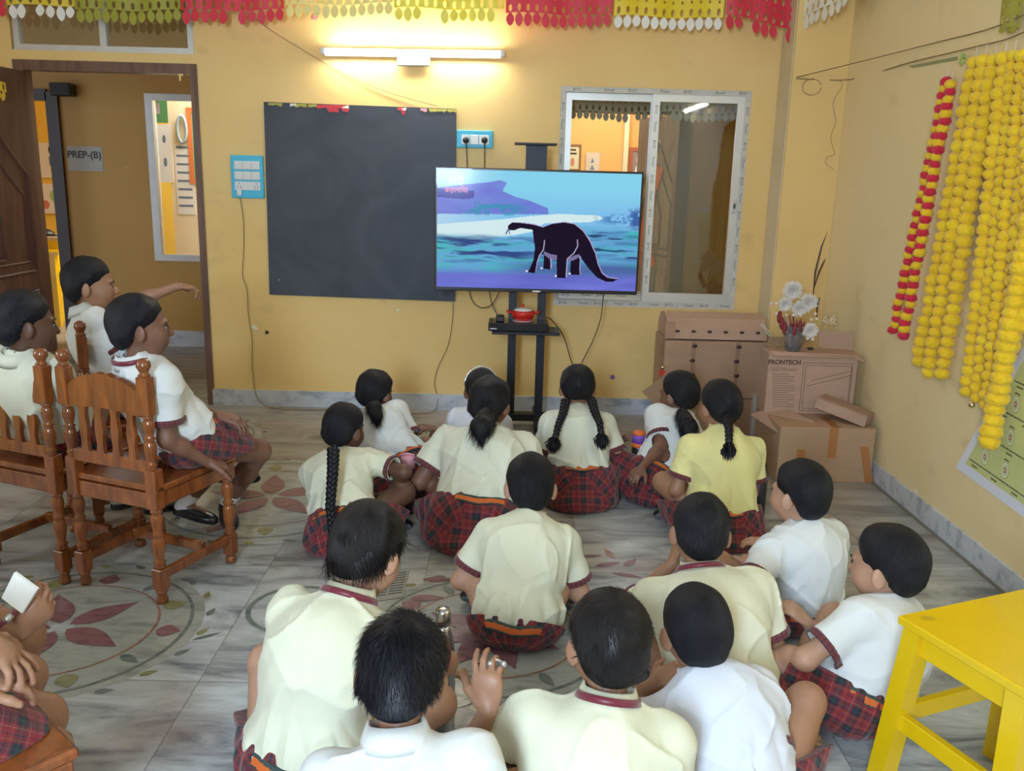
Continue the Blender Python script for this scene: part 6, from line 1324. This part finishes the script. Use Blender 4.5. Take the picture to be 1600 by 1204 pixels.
elp = lambda cx2, cy2, rx, ry: [(cx2 + rx * math.cos(a_), cy2 + ry * math.sin(a_)) for a_ in np.linspace(0, 6.28, 14, endpoint=False)]
kid = lambda u: [('drawn_hair', BLACK, [elp(u, .2, .09, .14)]), ('drawn_face', mat('poster_skin', (.7, .5, .4), .7), [elp(u, .24, .065, .09)]), ('drawn_clothes', INKB, [rec(u - .09, .38, u + .09, .65)]), ('drawn_trousers', INKY, [rec(u - .07, .65, u + .07, .9)])]
wallposter('poster of drawn children on the far yellow wall', (30, 222, 96, 278), YF, [mat('white_paper')], kid(.30) + kid(.82))
wallposter('lower poster with round green pictures on the far yellow wall', (36, 286, 100, 334), YF, [mat('white_paper')], [('green_discs', mat('poster_green', (.35, .55, .25), .7), [elp(.35, .3, .12, .16), elp(.8, .4, .12, .2)]), ('red_discs', mat('poster_red', (.6, .2, .15), .7), [elp(.55, .7, .1, .15)])])
YW = 9.3; mb2 = MB(); mb2.bx(-3.45, -1.2, YW, YW + .08, 0, ZC); struct('wall_classroom', mb2, mat('cream_classroom_paint', (.82, .70, .48), .6, noise=.04, nscale=3))
CALP = mat('white_paper'); 
wallposter('long paper wall calendar seen through the corridor window', (272, 226, 306, 335), YW, [CALP], [('print_lines', INKB, [rec(.1, .02 + k * .12, .9, .05 + k * .12) for k in range(8)])], 'wall calendar')
wallposter('pale alphabet chart seen through the corridor window', (244, 194, 272, 285), YW, [CALP], [('drawings', INKB, [elp(.5, .25, .12, .07), elp(.5, .65, .12, .08)])], 'wall chart')
wallposter('green foil decoration seen through the corridor window', (242, 157, 263, 192), YW, [mat('green_foil', (.08, .25, .10), .4)], [('silver_patch', mat('silver_badge'), [rec(.05, .1, .4, .6)])], 'wall decoration')
wallposter('green board edged in orange at the right of the corridor window', (299, 176, 345, 280), YW, [mat('green_board', (.08, .45, .22), .6)], [], 'notice board', (.05, mat('orange_border', (.65, .18, .05), .7)))
t = thing('paper_garland_ring', at(284, 202, Y=YW - .03), 'grey blue oval paper ornament above the wall calendar', 'ornament'); qq = at(284, 202, Y=YW - .03); m = MB(); m.tube([qq + V(.045 * math.cos(a_), 0, .13 * math.sin(a_)) for a_ in np.linspace(0, 6.28, 20, endpoint=False)], .016, 8, closed=True); m.build('ring', mat('grey_blue_paper', (.35, .42, .45), .7), t)
mb2 = MB(); mb2.bx(-1.1, 2.1, 9.9, 9.98, 0, ZC); struct('wall_office', mb2, mat('orange_office_paint', (.80, .42, .12), .6, noise=.05, nscale=2))
PF = mat('brown_picture_frame', (.25, .10, .04), .5)
wallposter('framed notice headed with dark lettering behind the left window pane', (880, 228, 904, 264), 9.89, [mat('cream_notice', (.75, .66, .40), .7)], [('lettering', BLACK, [rec(.2, .12, .8, .2), rec(.15, .28, .85, .36)]), ('picture', mat('poster_red', rough=.7), [elp(.6, .7, .12, .2)])], 'framed notice', (.02, PF))
wallposter('small pale chart with two figures behind the left window pane', (916, 238, 936, 270), 9.89, [mat('cream_chart', (.70, .55, .42), .7)], [('figures', INKB, [[(.35, .5), (.6, .5), (.48, .25)], [(.3, .85), (.65, .85), (.48, .6)]])], 'wall chart')
wallposter('framed portrait of a person in white behind the left window pane', (989, 236, 1007, 275), 9.89, [mat('portrait_ground', (.30, .22, .2), .6)], [('face', mat('poster_skin'), [elp(.5, .35, .2, .2)]), ('white_clothes', CALP, [[(.1, 1), (.9, 1), (.7, .6), (.3, .6)]])], 'framed portrait', (.04, mat('red_frame', (.45, .10, .05), .5)))
m = MB(); qa, qb = at(975, 230, Y=9.8), at(983, 285, Y=9.8); m.bx(qa[0] - .0, qa[0] + .05, 9.82, 9.9, 0, ZC); struct('trim_3', m, mat('cream_conduit', (.75, .66, .40), .6))
# open carved door across the corridor, behind the right window pane
hg = at(1070, 300, Y=YC); th = thing('door_leaf', (hg[0] - .02, YC - .0, .012), 'open carved grey-brown door with torn orange paper, seen through the sliding window', 'door', rz=math.radians(110))
DWG = wood('grey_brown_door_wood', (.36, .29, .24), (.20, .15, .12), .4, .2, (3, 3, .4), 6)
m = MB(); door_leaf(m, .80, 2.05); m.build('door_panel', [DWG, mat('grey_brown_moulding', (.18, .13, .10), .4)], th, world=False)
m = MB(); pts = [(.30, 1.60), (.42, 1.64), (.60, 1.62), (.58, 1.35), (.64, 1.1), (.66, .9), (.60, .72), (.40, .74), (.34, .78), (.44, .95), (.46, 1.15), (.40, 1.4)]; m.prism(pts, (0, .024, 0), (1, 0, 0), (0, 0, 1), (0, .002, 0)); m.build('torn_orange_paper', mat('orange_paper', (.72, .16, .07), .7), th, world=False, fixn=True)
m = MB(); m.prism([(.47, 1.62), (.52, 1.62), (.51, 1.80), (.46, 1.78)], (0, .024, 0), (1, 0, 0), (0, 0, 1), (0, .002, 0)); m.build('torn_white_paper', mat('white_paper'), th, world=False, fixn=True)
m = MB(); m.bx(R_X1 - .09, R_X1 + .02, YC - .05, YC + .1, 0, 2.12); m.bx(R_X0, R_X1, YC - .05, YC + .1, 2.05, 2.14); struct('door_3', m, mat('dark_frame_brown', (.10, .065, .05), .4))
# purple sticker and small marks on the back wall
for nm, px, py, mt, lb_, n_ in (('flower_sticker', 957, 589, mat('purple_sticker', (.22, .10, .35), .6), 'tiny purple flower sticker on the yellow wall right of the stand', 5), ('pink_sticker', 492, 27, mat('pink_sticker_m', (.75, .3, .35), .6), 'small torn pink paper flower high on the wall', 5), ('plaster_hole', 417, 519, BLACK, 'small dark hole in the wall plaster left of the blackboard corner', 3)):
    q = at(px, py, Y=D - .001); m = MB(); k_ = 2 * n_; r = .022 if n_ == 5 else .018; m.prism([((r if k % 2 == 0 else r * .55) * math.cos(k * math.pi / n_), (r if k % 2 == 0 else r * .55) * math.sin(k * math.pi / n_)) for k in range(k_)], q, (1, 0, 0), (0, 0, 1), (0, -.0015, 0)); tag(m.build(nm, mt, fixn=True), lb_, 'sticker' if n_ == 5 else 'hole')
# ================================================================ the cast
def floorhip(px, py, heading, s=.96, back=.125, z=.10):
    p = at(px, py, Z=0); h = math.radians(heading); return V(p[0] + math.sin(h) * back * s, p[1] + math.cos(h) * back * s, z * s)
PEOPLE = {}
def add(n_, label, sex, hip, hd, heading, s=.96, **k):
    print('CAST', n_, 'hip', np.round(hip, 2), 'head', np.round(hd, 2), 'L/s', round(float(np.linalg.norm(hd - hip) / s), 3)); PEOPLE[n_] = person(label, sex, hip, hd, heading, s=s, **k)
NEAR, MID, FARH = .0046, .0052, .006
# --- girls on the floor
hip = floorhip(520, 872, 14); hd = headat(538, 668, hip, .465)
add('G1', 'girl with one very long plait down her cream shirt, nearest the wooden chairs', 'girl', hip, hd, 14, hy=14, hp=12, h=MID, skin=3, shirt='cream', hem=-.045,
    arms={'R': dict(to=(.10, .30, .16), pole=(.9, -.1, -.4)), 'L': dict(to=(-.05, .28, .17))},
    hair=dict(gather=(0, -.085, -.055), braids=[([at(521, 700, Y=3.44), at(520, 735, Y=3.36), at(516, 790, Y=3.28), at(520, 835, Y=3.235)], .023, .09)]))
hip = floorhip(622, 775, 8); hd = headat(587, 612, hip, .465)
add('G2', 'girl in white with a low hair bun, beside the bottle with a pink lid', 'girl', hip, hd, 18, hy=12, hp=14, h=FARH, skin=1, shirt='white', hair=dict(gather=(0, -.10, -.05), thick=.016, tail=([at(585, 637, Y=4.20), at(589, 647, Y=4.17)], [.038, .03], .1)), arms={'R': dict(to=(.16, .22, .2))})
hip = floorhip(738, 770, 0); hd = headat(752, 609, hip, .465)
add('G3', 'girl in bluish white with a silver hair band, half hidden behind the broad girl', 'girl', hip, hd, -4, hp=10, h=FARH, skin=1, shirt='bluewhite', bw=1.0, hair=dict(thick=.014, band=.0, tail=([at(752, 630, Y=4.30), at(754, 645, Y=4.28)], [.03, .02], .1)), arms={'L': dict(to=(-.17, .2, .2))})
hip = floorhip(745, 862, -4, 1.05); hd = headat(766, 628, hip, .525)
add('G4', 'broad girl with a loose low ponytail, left of the girl with two plaits', 'girl', hip, hd, -2, 1.07, bw=1.32, hs=1.02, flarm=1.2, hy=22, hp=8, h=MID, skin=1, shirt='pale', bend=.03, hem=-.03, hair=dict(thick=.018, lump=.012, gather=(0, -.10, -.05), tail=([at(760, 652, Y=3.66), at(752, 668, Y=3.58), at(753, 682, Y=3.55)], [.042, .042, .018], .35)),
    arms={'L': dict(to=(-.08, .24, .17), pole=(-.3, -.2, -.9)), 'R': dict(to=(.12, .28, .2))})
hip = floorhip(908, 800, 0, .98); hd = headat(902, 604, hip, .485)
add('G5', 'girl with two plaits tied with black bands, seated before the television stand', 'girl', hip, hd, 0, .99, bw=1.12, hs=1.06, hp=6, h=MID, skin=0, shirt='pale', hem=-.005, hair=dict(gather=(0, -.09, -.02), thick=.015, line=[-.055, -.05, -.04, -.02, .015, .052, .062],
    braids=[([at(884, 626, Y=4.12), at(880, 645, Y=4.05), at(872, 665, Y=3.98), at(868, 682, Y=3.95)], .021, .08), ([at(924, 624, Y=4.12), at(930, 645, Y=4.05), at(937, 660, Y=3.98), at(939, 676, Y=3.95)], .021, .08)]))
hip = floorhip(1048, 790, -25); hd = headat(1060, 614, hip, .465)
add('G6', 'girl in white turned to the left with a curly ponytail, holding her ankle', 'girl', hip, hd, -25, hy=-16, hp=10, h=MID, skin=1, shirt='white', hair=dict(thick=.014, gather=(.02, -.10, -.05), tail=([at(1066, 648, Y=4.12), at(1076, 665, Y=4.05), at(1082, 682, Y=4.0)], [.03, .04, .018], .6)),
    arms={'L': dict(at=at(1003, 730, Y=3.98), pole=(.1, -.7, -.6), curl=38)}, legs={'L': dict(to=(.02, .30, .07), pole=(-1, .3, .6))})
hip = floorhip(1140, 862, -8, 1.0); hd = headat(1124, 632, hip, .495)
add('G7', 'girl in a bright yellow shirt with one short plait, beside the black bottle', 'girl', hip, hd, -8, 1.0, bw=1.15, hs=1.05, hy=-14, hp=8, h=MID, skin=0, shirt='yellow', hem=-.02, hair=dict(gather=(.015, -.10, -.05), thick=.014, braids=[([at(1136, 652, Y=3.64), at(1139, 672, Y=3.52), at(1139, 690, Y=3.47)], .021, .085)]))
# --- boys on the floor
hip = floorhip(806, 1035, 1); hd = headat(829, 757, hip, .45)
add('B1', 'boy seated in the middle of the floor, cropped hair and both ears showing', 'boy', hip, hd, 1, hp=14, h=NEAR, skin=2, shirt='cream', strand=(.010, .25), bw=1.14, hem=-.105, arms={'L': dict(to=(-.05, .24, .15), pole=(-.5, -.15, -.8)), 'R': dict(to=(.07, .24, .15), pole=(.5, -.15, -.8))},
    legs={'L': dict(to=(.06, .20, .06), pole=(-1, .35, .6)), 'R': dict(to=(-.06, .24, .06), pole=(1, .35, .6))}, hair=dict(whorl=(.0, -.085, .045), n=3600))
hip = V(*at(450, 1205, Z=.10)) + V(.03, .05, 0); hd = headat(576, 858, hip, .52)
add('B2', 'boy leaning forward with tousled hair over his collar, above the booklet', 'boy', hip, hd, 14, 1.08, hs=1.04, hy=14, hp=32, h=NEAR, skin=2, shirt='cream', ribbon=(MAROON, -.004), strand=(.046, .16), hair=dict(endmin=.9, grav=.35, wid=.0014, jit=.35, lump=.012, thick=.016, line=[-.10, -.085, -.05, -.005, .02, .048, .060], whorl=(.01, -.06, .072), n=4200), bend=.045, hairm=1, hem=-.06,
    arms={'L': dict(to=(-.1, .40, .14), pole=(-1, 0, -.3)), 'R': dict(to=(.20, .40, .12), pole=(.8, .2, -.2))}, legs={'L': dict(to=(.04, .22, .06), pole=(-1, .3, .5)), 'R': dict(to=(-.0, .30, .06), pole=(1, .3, .35))})
hd = at(627, 1047, Y=1.50); hip = V(hd[0] + .05, hd[1] - .20, .10)
add('B3', 'boy with spiky black hair and a white shirt, before the steel bottle', 'boy', hip, hd, -2, .96, bw=1.15, hs=1.06, hy=4, hp=22, h=NEAR, skin=0, shirt='white', strand=(.020, .50), hair=dict(whorl=(.018, -.045, .080), wid=.0011, n=8000, jit=.15), arms={'R': dict(to=(.12, .25, .2))})
hd = at(950, 1002, Y=1.70); hip = V(hd[0] - .06, hd[1] - .16, .10)
add('B4', 'boy at the front centre raising his left hand with a ring toy on it', 'boy', hip, hd, 3, 1.0, bw=1.15, hs=1.04, hy=-12, hp=16, hr=4, h=NEAR, skin=0, shirt='cream', ribbon=(MAROON, .0), strand=(.034, .10), hairm=1, hair=dict(whorl=(-.005, -.065, .068), wid=.0012, n=6500, thick=.015, jit=.2, swirl=.6, line=[-.10, -.08, -.035, .0, .03, .048, .06]),
    arms={'L': dict(at=at(764, 1108, Y=1.62), pole=(-.7, .3, -.9), hd=(-.12, .25, 1), palm=(.25, 1, -.1), curl=[22, 28, 34, 44], spread=.16, thumb=.9, flip=1, sleeve=.55)})
hd = at(1087, 979, Y=1.98); hip = V(hd[0] + .10, hd[1] - .19, .10)
add('B5', 'boy with smooth cropped hair and a bluish white shirt, at the front right', 'boy', hip, hd, -10, .96, hy=4, hp=10, hr=-4, h=NEAR, skin=0, shirt='bluewhite', ribbon=(mat('dark_cord', (.06, .02, .04), .5), .0), strand=(.008, .2), hair=dict(thick=.010, n=4000), arms={'L': dict(at=at(1022, 1068, Y=2.05), pole=(-1, -.2, -.4)), 'R': dict(to=(.20, .12, .16), pole=(.5, -.3, -.8))}, legs={'R': dict(to=(.05, .24, .06), pole=(1, .3, 1.0))})
hd = at(1094, 828, Y=2.42); hip = V(hd[0] + .05, hd[1] - .22, .10)
add('B6', 'boy in pale yellow resting his chin on his hand, behind the cropped haired boy', 'boy', hip, hd, -2, 1.0, bw=1.2, hs=1.04, hy=6, hp=18, h=MID, skin=0, shirt='cream', ribbon=(MAROON, .004), strand=(.014, .25), bend=.04, arms={'L': dict(at=at(1052, 878, Y=2.55), pole=(-.7, .2, -.8), hd=(.3, .2, 1), palm=(1, 0, 0), curl=30)})
hip = floorhip(1280, 1008, -22); hd = at(1249, 768, Y=2.84)
add('B7', 'boy in white turned to the left, before the big taped carton', 'boy', hip, hd, -24, .96, hy=-10, hp=6, h=MID, skin=2, shirt='white', strand=(.012, .2), hair=dict(thick=.013), hem=-.05, arms={'L': dict(at=at(1172, 884, Y=2.80), pole=(-.8, -.3, -.5))})
hip = floorhip(1400, 1165, -38); hd = at(1385, 880, Y=2.36)
add('B8', 'boy in white behind the yellow stool, nearest the right wall', 'boy', hip, hd, -34, .98, bw=1.14, hy=-10, hp=8, h=NEAR, skin=2, shirt='white', strand=(.012, .2), hair=dict(thick=.014), hem=-.05, arms={'L': dict(to=(-.17, .24, .17), pole=(-1, -.1, -.5))}, legs={'L': dict(to=(.0, .26, .06), pole=(-1, .5, .55), cloth=.72)})
# --- children on chairs
SZ = .442
ch = lambda c, f, hd_, r=0: V(c[0] + math.sin(math.radians(hd_)) * f + math.cos(math.radians(hd_)) * r, c[1] + math.cos(math.radians(hd_)) * f - math.sin(math.radians(hd_)) * r, SZ + .085)
hip = ch((-1.30, 3.15), .09, 22, .075); hd = headat(219, 508, hip, .475, False)
add('C3', 'boy on the nearest carved chair with a maroon neck ribbon, hand on the seat', 'boy', hip, hd, 60, 1.02, hs=1.04, spin=-14, seat=SZ, hy=0, hp=2, h=MID, skin=1, shirt='white', ribbon=(MAROON, .0), strand=(.010, .2),
    arms={'R': dict(at=at(325, 722, Y=3.10), pole=(.3, -1, -.2), hd=(-.3, 1, -.45), palm=(-.3, 0, -1), curl=30), 'L': dict(to=(.02, .12, SZ + .16), pole=(-.6, -.6, -.4))},
    legs={'R': dict(at=at(356, 786, Z=.09), pole=(.25, 1, .6), foot=(.9, -.1, -.25), ext=1.42), 'L': dict(at=at(285, 792, Z=.09), pole=(-.1, 1, .6), foot=(.5, .6, -.15), ext=1.35)})
hip = ch((-1.715, 3.29), -.0, 22, .0); hd = headat(40, 503, hip, .465, False)
add('C1', 'boy on the carved chair at the left edge with his hand near his mouth', 'boy', hip, hd, 24, .98, seat=SZ, hy=24, hp=6, h=MID, skin=3, shirt='pale', strand=(.012, .2), arms={'R': dict(at=at(94, 585, Y=3.50), pole=(.7, .2, -.9), hd=(-.3, .3, 1), palm=(-1, 0, .2), curl=35), 'L': dict(to=(-.1, .22, SZ + .14))},
    legs={'R': dict(to=(.09, .36, .10), pole=(.1, 1, .6), foot=(.1, .9, -.12)), 'L': dict(to=(-.09, .34, .10), pole=(-.1, 1, .6), foot=(-.1, .9, -.12))})
hip = ch((-1.66, 3.85), .0, 62, .0); hd = headat(141, 443, hip, .515)
add('C2', 'boy in a white shirt stretching his arm out towards the blackboard', 'boy', hip, hd, 58, 1.0, seat=SZ, hy=10, hp=4, h=MID, skin=0, shirt='white', strand=(.014, .2),
    arms={'L': dict(at=at(283, 444, Y=3.95), pole=(0, -.2, 1), hd=(-.1, 1, -.15), palm=(0, 0, -1), curl=[22, 26, 30, 36], spread=.2, ext=1.15, sleeve=.6), 'R': dict(to=(.02, .12, SZ + .14), pole=(.6, -.6, -.5))},
    legs={'R': dict(to=(.10, .36, .12), pole=(.1, 1, .6), foot=(.1, .9, -.12)), 'L': dict(to=(-.08, .36, .10), pole=(-.1, 1, .6), foot=(-.1, .9, -.12))})
# --- two children at the lower left whose legs and hands enter the frame
hip = CH4 + V(-.02, .0, 0); hip[2] = SZ + .09; h = math.radians(62); F6, R6 = V(math.sin(h), math.cos(h), 0), V(math.cos(h), -math.sin(h), 0)
add('C4', 'child at the bottom left corner in plaid shorts, one hand resting on the thigh', 'boy', hip, hip + V(-.20, -.06, .42), 54, 1.04, seat=SZ, h=NEAR, skin=0, shirt='cream', arms={'L': dict(at=at(18, 1012, Z=.66), pole=(-.6, -.4, -.4), hd=(.45, .9, -.75), palm=(0, 0, -1), curl=[12, 16, 20, 24], spread=.3), 'R': dict(to=(.1, .1, SZ + .15))},
    legs={'L': dict(to=(-.07, .15, .10), pole=(-.05, 1, .5), foot=(0, 1, -.1), cloth=.72), 'R': dict(to=(.03, .11, .10), pole=(-.1, 1, .5), foot=(0, 1, -.1), cloth=.86)}, group='children at the lower left edge')
hip = CH5.copy(); hip[2] = SZ + .09
add('C5', 'child cut by the left edge holding a white card on a maroon cord', 'boy', hip, hip + V(-.20, -.06, .42), 62, 1.0, seat=SZ, h=NEAR, skin=0, shirt='cream', arms={'R': dict(at=at(36, 988, Y=K5[1] - .09), pole=(.4, -.5, -.6), hd=(-.15, .75, .75), palm=(-.9, -.1, .3), curl=[30, 34, 38, 42], ext=1.32, flip=-1), 'L': dict(to=(-.16, .02, SZ + .12))},
    legs={'L': dict(to=(-.09, .14, .10), pole=(-.1, 1, .7), foot=(0, 1, -.1), cloth=.5), 'R': dict(to=(.09, .14, .10), pole=(.1, 1, .7), foot=(0, 1, -.1), cloth=.5)}, group='children at the lower left edge')
# ring toy on the raised hand, white card with its cord
q = at(775, 1040, Y=1.66); t = thing('ring_toy', q, 'small silver ring toy on the fingers of the raised hand', 'toy')
m = MB(); m.tube([q + V(.014 * math.cos(a_), .004, .012 * math.sin(a_)) for a_ in np.linspace(0, 6.28, 14, endpoint=False)], .003, 8, closed=True); m.build('ring', mat('silver_badge'), t)
for dx in (-.012, .016): m = MB(); m.sphere(q + V(dx, -.006, .008), (.007, .006, .007), 10, 7); m.build('knob', mat('silver_badge'), t)
yk = K5[1] - .11; c4_ = [at(22, 894, Y=yk), at(58, 920, Y=yk + .02), at(34, 958, Y=yk), at(2, 934, Y=yk - .02)]; q = (c4_[0] + c4_[2]) / 2; t = thing('identity_card', q, 'blank white card on a maroon cord held in a hand at the left edge', 'card')
m = MB(); m.add(c4_ + [p + V(.002, .006, 0) for p in c4_], [(0, 3, 2, 1), (4, 5, 6, 7), (0, 1, 5, 4), (1, 2, 6, 5), (2, 3, 7, 6), (3, 0, 4, 7)]); m.build('card', mat('cream_card', (.78, .76, .70), .4), t, fixn=True)
e_ = at(24, 956, Y=yk - .005); m = MB(); m.tube([e_, at(12, 966, Y=yk - .02), at(-10, 985, Y=yk - .05)], [.006, .0055, .006], 8); cd = m.build('cord', MAROON, t); m = MB(); m.tube([at(18, 960, Y=yk - .015), at(6, 972, Y=yk - .03)], .008, 10); m.build('clip', mat('silver_badge'), t)
